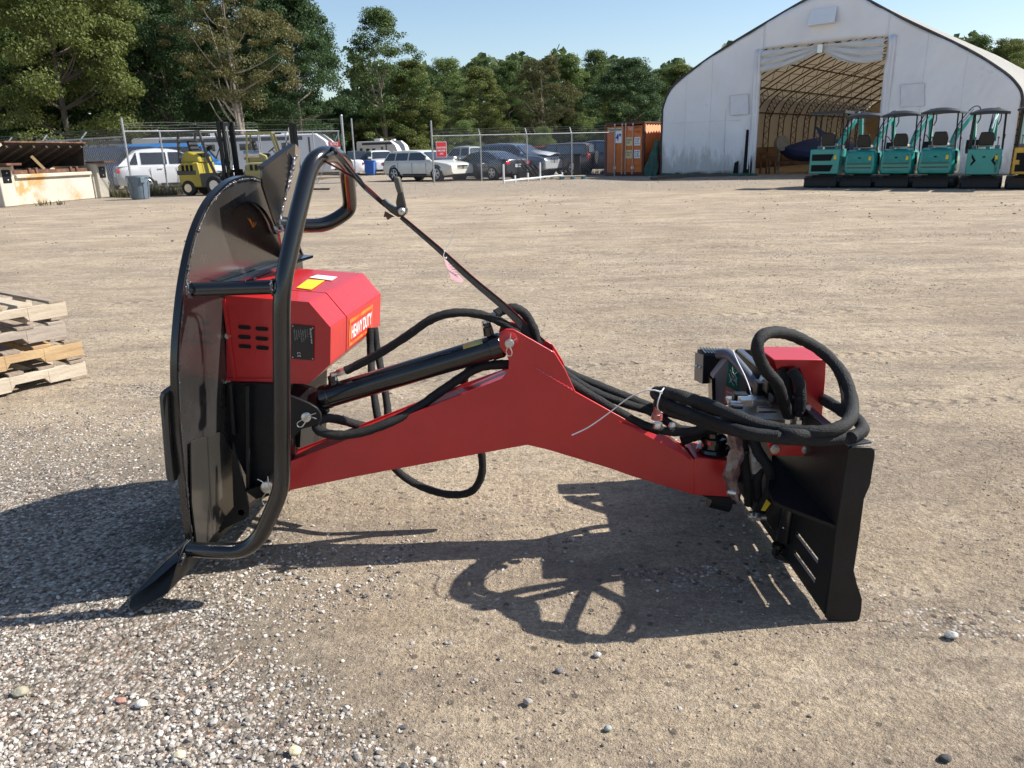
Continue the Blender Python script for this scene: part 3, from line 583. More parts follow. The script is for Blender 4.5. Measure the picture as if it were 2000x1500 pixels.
hose([(722,640,3.0),(724,690,2.98),(727,740,2.9),(735,800,2.82),(746,850,2.78),(765,905,2.72),(795,935,2.72),(835,955,2.72),(880,966,2.72),(920,960,2.72),(940,930,2.72),(941,890,2.72),(930,840,2.72),(910,770,2.68),(908,735,2.66),(925,715,2.64)], .0150)
hose([(731,640,3.02),(738,690,3.0),(748,740,2.92),(757,800,2.86),(758,850,2.8)], .0150)
# hoses along the right half of the arm
hose([(1085,715,2.60),(1110,735,2.59),(1160,765,2.585),(1220,788,2.58),(1275,806,2.58),(1330,838,2.58),(1400,840,2.58)], .0150)
hose([(1070,700,2.63),(1105,726,2.62),(1165,752,2.61),(1225,776,2.60),(1280,798,2.60),(1340,815,2.60)], .0165)
hose([(1080,725,2.57),(1118,750,2.56),(1170,782,2.555),(1215,808,2.55),(1262,832,2.545),(1310,843,2.54),(1355,842,2.53),(1392,828,2.50),(1440,808,2.5)], .0155)
hose([(1330,862,2.6),(1360,852,2.6),(1400,842,2.62),(1440,822,2.66)], .017)
# the bundle looped back on itself, tied at its left end, and the big coils on the right
hose([(1460,826,2.74),(1400,806,2.74),(1345,787,2.67),(1300,773,2.57),(1279,768,2.44),(1294,782,2.33),(1333,800,2.27),(1385,820,2.24),(1450,842,10.60),(1520,852,10.60)], .0165)
hose([(1400,794,2.72),(1350,780,2.67),(1303,768,2.58),(1282,766,2.45),(1297,766,2.34),(1328,773,2.28),(1380,789,2.25),(1440,814,10.625),(1510,836,10.605),(1580,844,10.61),(1632,838,10.62),(1660,818,10.63),(1664,785,10.64),(1648,735,10.70),(1610,690,2.38),(1560,660,2.36),(1520,649,2.32),(1490,655,2.27),(1479,680,2.25),(1492,718,2.27),(1518,750,2.31),(1532,790,2.36),(1540,812,2.38)], .0192)
hose([(1345,800,2.62),(1303,790,2.54),(1287,787,2.44),(1303,797,2.34),(1340,812,2.29),(1400,832,2.24),(1460,846,10.595),(1530,856,10.592),(1600,859,10.59),(1655,854,10.592),(1684,842,10.595),(1676,822,10.60),(1650,806,10.60),(1618,786,10.60),(1590,772,2.62),(1550,778,2.70),(1500,800,2.74),(1450,818,2.74)], .0185)
hose([(1300,780,2.52),(1345,786,2.62),(1400,800,2.60),(1460,822,2.48),(1530,846,10.60),(1600,850,10.60)], .0180)
hose([(1545,722,2.40),(1560,745,2.385),(1564,780,2.38),(1560,812,2.38)], .0185)
hose([(1528,720,2.46),(1535,745,2.45),(1545,800,2.44)], .0185)
hose([(1610,690,2.60),(1635,720,2.62),(1650,760,2.62),(1655,790,10.62),(1670,815,10.60),(1684,838,10.60),(1662,855,10.597)], .0170)
hose([(1468,850,2.44),(1482,885,2.42),(1502,915,2.40),(1506,950,2.42),(1490,985,2.46),(1478,1005,2.5)], .0185)
hose([(1450,848,2.46),(1453,890,2.45),(1460,940,2.45),(1462,985,2.48)], .0150)
hose([(1500,905,2.45),(1480,930,2.44),(1480,975,2.48)], .0160)
for a, b in (((1538,808,2.375),(1537,835,2.38)), ((1560,810,2.375),(1560,835,2.38)), ((1455,848,2.45),(1455,832,2.45))): fitting(P(*a), P(*b), .014)
for p_ in ((1518,792,2.37),(1561,775,2.382),(1456,880,2.45)):
    c_ = P(*p_); mb = MB(); mb.lathe(c_+Vector((0, 0, -.006)), (0, 0, 1), [(0, .0195), (.0, .021), (.012, .021), (.012, .0195)], 18); B_(mb, 'hose_clamp', BLKM)
mb = MB()
c_ = P(1283,800,2.47); mb.lathe(c_+Vector((0, 0, -.035)), (.1, 0, 1), [(0, .020), (.02, .018), (.022, .015), (.05, .017), (.08, .014)], 12)
B_(mb, 'red_cap', mat('red_wrapped_plastic', (.42, .10, .09), .2, 0, .4, 60, .8, 90, coat=1.))
mb = MB(); c_ = P(1312,832,2.53); mb.ball(c_, .014, 8); mb.lathe(P(1285,826,2.5), (0, 0, -1), [(0, .016), (.012, .018), (.02, .014)], 10); B_(mb, 'hose_fitting', ZINC)
# ---------------------------------------------------------------- valve block, lever box, step
mb = MB(); mb.prism([P(1430,790,2.62), P(1500,787,2.58), P(1530,795,2.52), P(1530,822,2.52), P(1440,818,2.58)], (0, .10, 0)); valve = B_(mb, 'valve_block', mat('cast_alloy', (.52, .51, .46), .35, .7, .2, 20, .15, 80), bevel=.004)
mb = MB(); mb.box(P(1470,783,2.56), (.09, .05, .022)); mb.cyl(P(1450,792,2.54), P(1425,790,2.54), .014, seg=12); mb.cyl(P(1515,800,2.50), P(1480,800,2.50), .012, seg=12); B_(mb, 'valve_cap', ZINC, valve)
for (x_, y_, Y_, sz) in ((1506,752,2.56,(.045,.06,.05)), (1515,780,2.50,(.036,.05,.04)), (1488,762,2.62,(.05,.05,.07)), (1445,775,2.66,(.05,.04,.03))):
    mb = MB(); mb.box(P(x_, y_, Y_), sz); B_(mb, 'solenoid', BLKM, valve, bevel=.004)
mb = MB(); mb.cyl(P(1520,755,2.52), P(1536,772,2.50), .014, seg=6); mb.cyl(P(1500,742,2.54), P(1490,735,2.54), .018, seg=12); B_(mb, 'hex_nut', ZINC, valve)
LY = 2.98
mb = MB(); mb.prism([P(x_, y_, LY) for x_, y_ in ((1393,792),(1393,735),(1418,702),(1424,700),(1468,752),(1462,792))], (0, .05, 0)); lb = B_(mb, 'lever_box', BEIGE, bevel=.003)
mb = MB(); mb.prism([P(x_, y_, LY-.006) for x_, y_ in ((1390,742),(1397,738),(1399,860),(1393,860))], (0, .06, 0)); B_(mb, 'post', BLK, lb)
mb = MB(); mb.tube(fillet([P(1402,691,LY+.06), P(1424,690,LY+.02), P(1486,762,LY-.16), P(1484,785,LY-.18)], .03), .021, 14); B_(mb, 'sloped_tube', GREYP, lb)
mb = MB(); mb.prism([P(x_, y_, LY-.003) for x_, y_ in ((1424,707),(1446,719),(1441,764),(1418,752))], (0, -.002, 0)); gs = B_(mb, 'green_sticker', GREENS, lb)
for s_ in ([(1426,722),(1432,737),(1436,730),(1441,726)], [(1425,747),(1432,734),(1439,752)], [(1428,740),(1435,744),(1440,738)], [(1424,730),(1428,744),(1434,754)], [(1430,715),(1431,727),(1437,735),(1439,747)]): mb = MB(); mb.tube([P(x_, y_, LY-.0075) for x_, y_ in s_], .0013, 5); B_(mb, 'sticker_mark', WINK, gs)
mb = MB(); mb.prism([P(x_, y_, LY-.003) for x_, y_ in ((1417,753),(1441,765),(1440,790),(1414,788))], (0, -.002, 0)); ss = B_(mb, 'salmon_sticker', SALM, lb)
for i in range(3): mb = MB(); mb.prism([P(x_, y_, LY-.0055) for x_, y_ in ((1419,763+i*7),(1434,769+i*7),(1434,772+i*7),(1419,766+i*7))], (0, -.001, 0)); B_(mb, 'sticker_line', WHT, ss)
# ribbed step block on the far side
sx0 = P(1358, 745, 3.0); mb = MB(); bx = P(1373,750,3.06); 
sb = [P(1358,690,3.14), P(1375,692,3.06), P(1420,697,3.06), P(1419,750,3.06), P(1373,750,3.06), P(1357,743,3.14)]
mb.prism([P(1375,693,3.06), P(1418,696,3.06), P(1419,750,3.06), P(1373,750,3.06)], (-.005, .10, 0)); step = B_(mb, 'step_block', BLKM, bevel=.004)
mb = MB()
for i in range(7):
    a = P(1379+i*6, 692+i*.4, 3.06)+Vector((0, .0, .003))
    mb.box(a+Vector((0, .05, 0)), (.005, .10, .008))
B_(mb, 'tread_ridge', BLK, step)
mb = MB(); q0, q1, q2, q3 = P(1375,693,3.058), P(1373,750,3.058), P(1357,742,3.15), P(1359,688,3.15); mb.prism([q0, q1, q2, q3], (-.003, 0, 0)); B_(mb, 'end_plate', GREYP, step)
for t_ in (.3, .7):
    c_ = q0.lerp(q3, t_)*.55+q1.lerp(q2, t_)*.45; mb = MB(); mb.ball(c_+Vector((-.004, -.002, 0)), .0065, 8); B_(mb, 'bolt', ZINC, step)
# red hose cover on top of the bracket
mb = MB(); r0 = [P(1497,681,2.52), P(1580,682,2.58), P(1614,703,2.44), P(1512,703,2.40)]
CVY = 2.41
fr = [(1512,703),(1614,703),(1612,740),(1605,826),(1566,826),(1568,735),(1562,720),(1550,716),(1528,716),(1518,722)]
mb.prism([P(x_, y_, CVY) for x_, y_ in fr], (0, .004, 0)); tA, tB = P(1512,702.5,CVY), P(1614,702.5,CVY)
mb.prism([tA, tB, tB+Vector((0, .17, 0)), tA+Vector((0, .17, 0))], (0, 0, -.004)); tC = P(1605,826,CVY)
mb.prism([tB, tC, tC+Vector((0, .17, 0)), tB+Vector((0, .17, 0))], (-.004, 0, 0)); mb.prism([tA+Vector((0, .17, 0)), tB+Vector((0, .17, 0)), tC+Vector((0, .17, 0)), tA+Vector((0.06, .17, -.2))], (0, .004, 0))
cov = B_(mb, 'hose_cover', RED, bevel=.002)
mb = MB(); mb.ball(P(1556,691,2.52), .004, 8); B_(mb, 'bolt', ZINC, cov)
mb = MB(); mb.prism([P(1496,861,2.36), P(1593,863,2.34), P(1593,891,2.34), P(1507,890,2.36)], (0, .008, 0)); br = B_(mb, 'red_bracket', RED, bevel=.003)
for (x_, y_) in ((1513,877),(1574,878)): mb = MB(); bolt(mb, P(x_, y_, 2.348), (0, -1, 0), .0115, .010); B_(mb, 'bolt', ZINC, br)
# plastic wrap hanging by the swing head
mb = MB(); rr_ = []
for i in range(14):
    t_ = i/13.; c_ = P(1434+6*math.sin(t_*7), 845+t_*130, 2.42); wd = .016+.012*math.sin(t_*3.1)+.004*math.sin(t_*23)
    rr_.append([c_+Vector((wd*math.cos(a_*math.pi/5), .012*math.sin(a_*math.pi/5)*(1+.5*math.sin(i+a_)), .003*math.sin(a_*2+i))) for a_ in range(10)])
mb.grid(rr_, closed=True); B_(mb, 'plastic_wrap', PLAST)
mb = MB(); mb.prism([P(1463,870,2.43), P(1485,885,2.43), P(1497,905,2.43), P(1499,925,2.43), P(1470,926,2.43)], (0, .02, 0)); mb.cyl(P(1474,897,2.425), P(1474,897,2.46), .009, seg=10); B_(mb, 'motor_flange', mat('grey_cast_part', (.33, .31, .30), .4, .4, .2, 40, .3, 90))
mb = MB(); mb.lathe(P(1440,962,2.42), (-1, .1, .1), [(0, .014), (.02, .016), (.03, .013), (.035, .012)], 10); B_(mb, 'hose_fitting', ZINC)
# ---------------------------------------------------------------- quick-hitch plate
KX = .96
def K(Y, z, d=0.): return Vector((KX-.02*(.56-z)/.56+d, Y, z))
slots = [(2.14, 2.33), (2.44, 2.53), (2.72, 2.80)]; mb = MB(); th = .010
ys_ = [2.05, 2.14, 2.33, 2.44, 2.53, 2.72, 2.80, 3.17]; zs_ = [.012, .065, .083, .135, .153, .56]
for i in range(len(ys_)-1):
    for j in range(len(zs_)-1):
        if (ys_[i], ys_[i+1]) in slots[:2] and (zs_[j], zs_[j+1]) in ((.065, .083), (.135, .153)): continue
        mb.prism([K(ys_[i], zs_[j]), K(ys_[i+1], zs_[j]), K(ys_[i+1], zs_[j+1]), K(ys_[i], zs_[j+1])], (th, 0, 0))
hitch = B_(mb, 'hitch_plate', BLKM)
fl = [(1658,877),(1664,873),(1702,874),(1709,879),(1709,890),(1700,947),(1688,975),(1678,1050),(1668,1115),(1674,1140),(1684,1170),(1683,1190),(1679,1210),(1674,1213),(1620,1214),(1612,1206),(1624,1120),(1633,1037)]
mb = MB(); mb.prism([P(x_, y_, 2.04) for x_, y_ in fl], (0, .010, 0)); B_(mb, 'end_flange', BLKM, hitch, bevel=.002)
mb = MB(); mb.prism([P(x_, y_, 2.04)+Vector((0, 1.13, 0)) for x_, y_ in fl], (0, .010, 0)); B_(mb, 'end_flange', BLKM, hitch, bevel=.002)
mb = MB(); mb.prism([K(2.05, .562), K(3.16, .562), K(3.16, .566, .022), K(2.16, .566, .022), K(2.05, .572, .066)], (0, 0, .008)); B_(mb, 'top_lip', mat('lit_lip_grey', (.10, .11, .125), .3, .3, .2, 20, coat=.4), hitch, bevel=.002)  # bluish light on the lip's top is put into its grey
mb = MB()                                         # ribs and the swing-cylinder bracket
mb.prism([K(2.055, .30), G(1530,995,.30), G(1510,985,.30), G(1500,960,.30), K(2.62, .30)], (0, 0, .012))
B_(mb, 'rib', BLKM, hitch); mb = MB(); mb.prism([K(2.95, .44), K(2.95, .05), K(2.95, .05, -.08)], (0, .012, 0))
B_(mb, 'rib', BLKM, hitch)
mb = MB(); mb.prism([P(x_, y_, 2.60) for x_, y_ in ((1507,868),(1592,890),(1592,990),(1508,975))], (0, .012, 0)); B_(mb, 'web_plate', BLKM, hitch)
mb = MB(); mb.cyl(P(1543,988,2.40), P(1532,1056,2.40), .028, seg=20); post = B_(mb, 'hinge_tube', BLK, hitch)
mb = MB(); mb.lathe(P(1544,986,2.40), (0, 0, 1), [(0, .016), (.006, .017), (.012, .015)], 20); B_(mb, 'hinge_pin', ZINC, post)
mb = MB(); mb.ball(P(1530,1031,2.37), .004, 8); B_(mb, 'grease_nipple', ZINC, post)
mb = MB(); mb.prism([P(1492,975,2.44), P(1530,980,2.42), P(1530,1060,2.42), P(1515,1045,2.44), P(1495,1015,2.44)], (0, .05, 0)); mb.lathe(P(1520,1062,2.42), (0, 0, -1), [(0, .02), (.012, .022), (.02, .015), (.045, .009)], 14); mb.prism([P(1515,1075,2.42), P(1560,1110,2.36), P(1552,1120,2.36), P(1512,1090,2.42)], (0, .03, 0)); B_(mb, 'swing_cylinder', BLK, hitch)
fitting(P(1495,1010,2.42), P(1462,1008,2.42), .014, hitch); fitting(P(1470,1015,2.42), P(1466,1000,2.42), .012, hitch)
mb = MB(); mb.prism([P(1497,975,2.415), P(1505,983,2.415), P(1494,998,2.415), P(1486,997,2.415)], (0, -.001, 0)); B_(mb, 'yellow_sticker', YEL, hitch)
# ---------------------------------------------------------------- strap, tag, tie: things hung on the machine
def ribbon(mb, pts, wd, n=(0, -1, 0), th=.0016, mi=0, edge=None):
    pts = crom(pts, 6); 
    for i in range(len(pts)-1):
        a, b = pts[i], pts[i+1]; d = (b-a).normalized(); s_ = d.cross(Vector(n)).normalized()
        w0 = wd[0]+(wd[1]-wd[0])*i/(len(pts)-1); w1 = wd[0]+(wd[1]-wd[0])*(i+1)/(len(pts)-1)
        mb.prism([a-s_*w0/2, b-s_*w1/2, b+s_*w1/2, a+s_*w0/2], Vector(n)*th, mi)
        if edge is not None: mb.prism([a-s_*(w0/2+.0008), b-s_*(w1/2+.0008), b-s_*(w1/2-.0008), a-s_*(w0/2-.0008)], Vector(n)*(th+.0012), edge)
strap = thing('ratchet_strap', 'black ratchet strap with red edge pulled tight from guard pipe to red arm', 'strap', tuple(P(785,410,2.5)))
mb = MB(); so2 = [P(783,424,2.50), P(860,490,2.52), P(920,545,2.54), P(985,600,2.57), P(1030,645,2.60), P(1058,672,2.60)]
ribbon(mb, so2, (.014, .034), (.25, -.95, .1), edge=1); B_(mb, 'webbing', [STRAPM, REDEDGE], strap)
mb = MB(); ribbon(mb, [P(655,297,2.42), P(668,312,2.47), P(690,340,2.50), P(712,366,2.51), P(722,376,2.51), P(752,403,2.50)], (.020, .009), (.4, -.9, .2), edge=1)
ribbon(mb, [P(636,316,2.42), P(662,330,2.50), P(700,352,2.52), P(724,372,2.52), P(756,402,2.51)], (.006, .006), (.3, -.9, 0), edge=1); mb.tube(crom([P(656,299,2.40), P(652,291,2.46), P(640,292,2.52), P(634,312,2.46)], 4), .006, 6); B_(mb, 'webbing', [STRAPM, REDEDGE], strap)
mb = MB(); mb.tube(crom([P(672,320,2.48), P(688,338,2.49), P(704,360,2.50), P(714,368,2.50)], 5), .004, 8); mb.tube(crom([P(684,332,2.50), P(700,345,2.5), P(712,362,2.50)], 5), .0035, 8); B_(mb, 'hook', BLK, strap)
RYY = 2.49
mb = MB(); mb.prism([P(x_, y_, RYY) for x_, y_ in ((743,392),(750,389),(758,397),(772,405),(785,403),(791,412),(788,424),(776,424),(762,415),(748,402))], (0, .035, 0)); rt = B_(mb, 'ratchet_frame', BLK, strap, bevel=.002)
mb = MB(); mb.prism([P(x_, y_, RYY) for x_, y_ in ((777,375),(785,374),(792,406),(775,408),(773,395))], (0, .03, 0)); B_(mb, 'ratchet_lever', BLK, rt, bevel=.002)
mb = MB(); mb.prism([P(x_, y_, RYY-.004) for x_, y_ in ((768,348),(774,345),(779,347),(785,372),(784,377),(776,378),(772,366))], (0, .038, 0)); B_(mb, 'ratchet_handle', mat('olive_grip', (.10, .09, .07), .6), rt, bevel=.003)
mb = MB(); mb.lathe(P(784,413,RYY-.008), (0, 1, 0), [(0, .012), (.002, .015), (.01, .016), (.04, .016)], 22); B_(mb, 'ratchet_wheel', BLK, rt)
mb = MB(); mb.lathe(P(784,413,RYY-.012), (0, 1, 0), [(0, .009), (.004, .012)], 18); mb.box(P(784,413,RYY-.014), (.018, .004, .004)); mb.box(P(784,413,RYY-.014), (.004, .004, .018)); B_(mb, 'ratchet_hub', ZINC, rt)
mb = MB(); mb.prism([P(752,412,2.52), P(762,418,2.52), P(772,424,2.52), P(766,424,2.52), P(757,430,2.52), P(754,424,2.52), P(749,424,2.52)], (0, .002, 0)); B_(mb, 'loose_end', mat('brown_webbing', (.12, .06, .045), .8), rt)
tg = thing('hang_tag', 'faded pink paper tag hanging from the black strap on a clear tie', 'tag', tuple(P(870,492,2.5)))
mb = MB(); mb.prism([P(866,503,2.51), P(874,510,2.51), P(906,548,2.50), P(902,553,2.50), P(893,550,2.49), P(878,544,2.49), P(880,540,2.49)], (0, .0006, 0)); B_(mb, 'tag_paper', PINK, tg)
mb = MB()
for i in range(5): a = P(876+i*3, 516+i*5, 2.498); mb.tube([a, a+Vector((.018, 0, -.002))], .0009, 4)
B_(mb, 'tag_line', mat('maroon_ink', (.25, .08, .10), .6), tg)
mb = MB(); mb.tube(crom([P(889,452,2.52), P(878,475,2.52), P(870,489,2.515), P(866,500,2.51), P(872,504,2.52), P(872,492,2.53)], 5), .0012, 6); mb.ball(P(868,490,2.512), .003, 6); B_(mb, 'tie', WHITEP, tg)
z1 = thing('cable_tie', 'long white cable tie round the hose bundle, tail hanging over the red arm', 'cable tie', tuple(P(1280,765,2.4)))
mb = MB(); mb.tube(crom([P(1117,850,2.44), P(1150,834,2.43), P(1190,806,2.42), P(1225,779,2.38), P(1255,765,2.34), P(1275,762,2.31), P(1289,765,2.305)], 6), .0022, 6); B_(mb, 'tail', WHITEP, z1)
mb = MB(); mb.tube(crom([P(1304,760,2.50), P(1303,757,2.40), P(1296,759,2.315), P(1289,772,2.29), P(1284,792,2.30), P(1288,803,2.36), P(1296,806,2.46)], 5), .0022, 6); mb.box(P(1291,766,2.295), (.009, .007, .007)); B_(mb, 'loop', WHITEP, z1)
z2 = thing('cable_tie', 'white cable tie running down from the grey sloped tube to the valve block', 'cable tie', tuple(P(1435,690,2.7)))
mb = MB(); mb.tube(crom([P(1431,684,2.82), P(1440,705,2.74), P(1455,735,2.66), P(1466,765,2.58), P(1470,788,2.52)], 5), .0024, 6); B_(mb, 'tail', WHITEP, z2)
# ================================================================ pallets on the left
WOODS = [mat('bleached_pallet_wood', (.56, .48, .37), .85, 0, .2, 4, .5, 40, col2=(.42, .34, .25), stretch=(1, 9, 9)), mat('grey_pallet_wood', (.45, .38, .31), .85, 0, .2, 4, .5, 40, col2=(.30, .25, .21), stretch=(1, 9, 9)),
         mat('golden_pallet_wood', (.58, .41, .22), .8, 0, .2, 3, .5, 40, col2=(.36, .23, .12), stretch=(1, 7, 7)), mat('pale_pallet_wood', (.60, .53, .42), .85, 0, .2, 5, .5, 40, col2=(.44, .36, .27), stretch=(1, 8, 8))]
PBW = mat('dark_board_wood', (.40, .32, .24), .85, 0, .2, 5, .5, 40, col2=(.22, .17, .13), stretch=(8, 1, 8))
def pallet(z, dx, dy, rz, m, label, sd, L=1.2, Wd=1.05):
    base = G(172, 737)
    o = local_thing('wooden_pallet', label, 'pallet', (base.x+dx, base.y+dy, z), rz, 'pallets stacked at the left edge')
    r = random.Random(sd); hs = .094
    for yy in (0, Wd/2-.02, Wd-.04):
        mb = MB(); n1, n2 = -L*.20-.0, -L*.20-.23; n3 = -L*.80+.23; n4 = -L*.80
        pts = [(0, 0), (0, hs), (-L, hs), (-L, 0), (n4-.0, 0), (n4+.015, .030), (n4+.03, .036), (n3-.03, .036), (n3-.015, .030), (n3, 0), (n2, 0), (n2+.015, .030), (n2+.035, .038), (n1-.035, .038), (n1-.015, .030), (n1, 0)]
        pts = pts[::-1]
        # split into convex pieces so notches stay true
        def blk(x0, x1, z0): mb.box(((x0+x1)/2, yy+.019, .018+(z0+hs)/2), (abs(x1-x0), .038, hs-z0))
        blk(0, n1, 0); blk(n2, n3, 0); blk(n4, -L, 0); blk(n1, n2, .040); blk(n3, n4, .040)
        for (q, s_) in ((n1, -1), (n2, 1), (n3, -1), (n4, 1)):
            mb.prism([(q, yy, .018+.0405), (q+s_*.028, yy, .018+.0405), (q, yy, .018+.004)], (0, .038, 0))
        mb.build('stringer', m, o, bevel=.0025)
    for k in range(7):
        x = -.005-.05-k*(L-.1)/6; wd = .088+.02*r.random(); mb = MB(); j = r.uniform(-.012, .004); e = r.uniform(0, .03) if k else 0
        mb.box((x+j*0, Wd/2+e/2, .018+hs+.009+.0005), (wd, Wd-e+r.uniform(0, .01), .017), (Vector((1, j*.3, 0)).normalized(), Vector((-j*.3, 1, 0)).normalized(), Vector((0, 0, 1))))
        mb.build('top_board', PBW if r.random() < .5 else m, o, bevel=.0015)
    for x in (-.06, -L/2, -L+.06):
        mb = MB(); mb.box((x, Wd/2, .009), (.10, Wd, .017)); mb.build('bottom_board', PBW, o, bevel=.0015)
    return o
RZ = math.atan2(.8, .6)
pallet(.002, 0, 0, RZ, WOODS[3], 'bottom pallet of the stack, pale wood with nail marks, lying on the dirt', 1)
pallet(.138, -.005, .01, RZ-.02, WOODS[2], 'golden knotty wooden pallet, second from the bottom of the stack', 2)
pallet(.274, -.075, -.02, RZ-.01, WOODS[1], 'grey splintered wooden pallet just under the topmost of the stack', 3)
pallet(.410, -.065, .02, RZ+.015, WOODS[0], 'topmost pallet of the stack, bleached cream wood', 4)
# a few stones one can point at, and a dry stalk
def stone(x, y, r, col, label, name='stone', cat='stone'):
    c = G(x, y); mb = MB(); bm = bmesh.new(); bmesh.ops.create_icosphere(bm, subdivisions=3, radius=1.)
    q = random.Random(int(x*7+y)); a = [Vector((q.uniform(-1, 1), q.uniform(-1, 1), q.uniform(-1, 1))).normalized() for _ in range(7)]; h_ = [q.uniform(.62, .92) for _ in a]
    vs = []
    for v in bm.verts:
        p = v.co.copy()
        for n_, d_ in zip(a, h_):
            k = p.dot(n_)
            if k > d_: p -= n_*(k-d_)*.85
        vs.append(Vector((p.x*r*1.15, p.y*r*.9, p.z*r*.68))+c+Vector((0, 0, r*.35)))
    mb.add(vs, [[v.index for v in f.verts] for f in bm.faces]); bm.free()
    m_ = mat('stone_'+name, col, .85, 0, .25, 60, .3, 200); return tag(mb.build(name, m_, None, origin=c), label, cat)
stone(1857, 1243, 0.0172, (.50, .49, .46), 'pale smooth stone alone on the sandy dirt right of the black plate')
stone(1167, 1281, 0.0109, (.45, .43, .42), 'small grey stone in front of the shadow of the hoses', )
stone(1092, 1311, 0.0101, (.16, .15, .16), 'dark grey stone just in front of the hose shadow, left of a paler one')
stone(1031, 1372, 0.0117, (.33, .29, .26), 'brown-grey stone in the gravel below the middle of the picture')
stone(1187, 1424, 0.0094, (.30, .34, .32), 'greenish round stone near the bottom edge of the picture')
stone(1846, 1485, 0.0140, (.06, .06, .06), 'dark stone at the bottom right corner of the dirt')
stone(278, 1378, 0.0172, (.66, .63, .57), 'largest white stone in the gravel heap at the lower left')
stone(349, 1478, 0.0156, (.62, .54, .36), 'yellowish stone at the bottom edge in the gravel heap')
stone(236, 1370, 0.0125, (.42, .22, .18), 'reddish stone in the gravel heap beside the largest white one')
stone(575, 1470, 0.0156, (.66, .56, .36), 'cream stone at the bottom edge of the gravel, towards the middle')
stone(40, 1355, 0.0203, (.36, .33, .24), 'flat olive brown stone in the gravel near the left edge')
stone(510, 970, 0.0351, (.28, .25, .22), 'rock half buried in the dirt under the black frame')
tw = thing('twig', 'thin dry curved stalk lying on the gravel', 'twig', tuple(G(440, 1300)))
mb = MB(); mb.tube(crom([G(412, 1322, .012), G(430, 1313, .014), G(448, 1300, .02), G(462, 1285, .022), G(471, 1272, .014)], 6), .0016, 6); mb.build('stalk', mat('dry_stalk', (.45, .30, .18), .8), tw)
# ================================================================ far left: concrete bin with its rusty lid, trash can
CONC = mat('stained_concrete', (.50, .46, .38), .9, 0, .2, 1.1, .3, 12, dirt=((.46, .27, .11), .7, .52)); RUST = mat('rusty_steel', (.13, .06, .04), .8, .2, .4, 5, .4, 30, dirt=((.22, .12, .07), 3, .5)); DKIN = mat('brown_black_steel', (.035, .028, .022), .9, 0, .3, 3)  # brown-black steel shared by the lid and the bin's inside
b0 = G(8, 405); b1 = G(215, 385); e1 = (b1-b0).normalized(); BLn = (b1-b0).length; e2 = Vector((-e1.y, e1.x, 0)); ez = Vector((0, 0, 1)); AXB = (e1, e2, ez)
bn = thing('concrete_bin', 'weathered concrete bin with rusty rim and raised dark steel lid at the far left', 'bin', tuple(b0))
def BB(u, v, z): return b0+e1*u+e2*v+ez*z
mb = MB(); mb.box(BB(BLn*.5, .25, .52), (BLn*.82, .3, 1.04), AXB); mb.box(BB(BLn*.5, .22, 1.0), (BLn*.70, .44, .14), AXB); fw_ = mb.build('front_wall', CONC, bn, bevel=.03)
for u in (BLn*.055, BLn*.945): mb = MB(); mb.box(BB(u, .9, .68), (BLn*.11, 1.9, 1.36), AXB); mb.build('side_wall', CONC, bn, bevel=.03)
mb = MB(); mb.box(BB(BLn*.5, 1.9, .6), (BLn, .3, 1.3), AXB); mb.build('back_wall', CONC, bn)
mb = MB(); mb.box(BB(BLn*.5, .3, 1.14), (BLn*.74, .2, .14), AXB); mb.box(BB(BLn*.055, .35, 1.42), (BLn*.12, 1.6, .08), AXB); mb.box(BB(BLn*.945, .35, 1.42), (BLn*.12, 1.6, .08), AXB); mb.box(BB(BLn*.17, .3, 1.25), (.12, .2, .35), AXB)
for u in (.3, .36, .68, .74): mb.box(BB(BLn*u, .2, 1.2), (.12, .12, .16), AXB)
mb.build('steel_rim', RUST, bn, bevel=.01)
mb = MB(); mb.box(BB(BLn*.5, 1.0, .7), (BLn*.76, 1.3, .9), AXB); mb.build('dark_infill', DKIN, bn)  # near-black block filling the inside of the bin
for u in (.055, .945):
    mb = MB(); mb.box(BB(BLn*u+.02, -.03, 1.02), (.42, .08, .46), AXB); pd = mb.build('bumper_pad', BLKM, bn, bevel=.03)
    for dz in (.12, -.12): mb = MB(); mb.ball(BB(BLn*u+.02, -.08, 1.02+dz), .03, 8); mb.build('bolt', ZINC, pd)
ln = BLn
mb = MB(); lid = [(1.75, 1.3), (.05, 2.12), (.15, 2.2), (1.95, 1.4)]
mb.prism([BB(ln*.12, v, z) for v, z in lid], e1*(ln*.72)); ld = mb.build('lid', DKIN, bn)
mb = MB()
for k in range(7): u = ln*(.14+.112*k); mb.bar(BB(u, 1.7, 1.3), BB(u, .12, 2.06), .10, .16)
mb.build('lid_rib', mat('dull_rib_steel', (.07, .05, .04), .9), ld)
mb = MB(); mb.box(BB(ln*.48, .1, 2.18), (ln*.74, .16, .05), AXB); mb.build('lid_edge', RUST, ld)
mb = MB(); mb.prism([BB(ln*.12, 1.9, 1.3), BB(ln*.12, .1, 2.12), BB(ln*.12, .75, 1.3)], e1*.06); mb.prism([BB(ln*.84, 1.9, 1.3), BB(ln*.84, .1, 2.12), BB(ln*.84, .2, 1.3)], -e1*.06); mb.box(BB(ln*.48, 1.85, 1.5), (ln*.72, .06, .9), AXB); mb.build('lid_side', DKIN, ld)
mb = MB(); mb.bar(BB(0-.6, .5, 1.4), BB(ln*.1, .2, 2.1), .30, .08); mb.build('chain_guard', mat('cream_steel', (.42, .36, .25), .7), bn)
mb = MB(); mb.bar(BB(ln*.45, .25, 1.22), BB(ln*.41, .5, 1.7), .10, .10); mb.build('brace', mat('dull_yellow_steel', (.35, .26, .12), .7), bn)
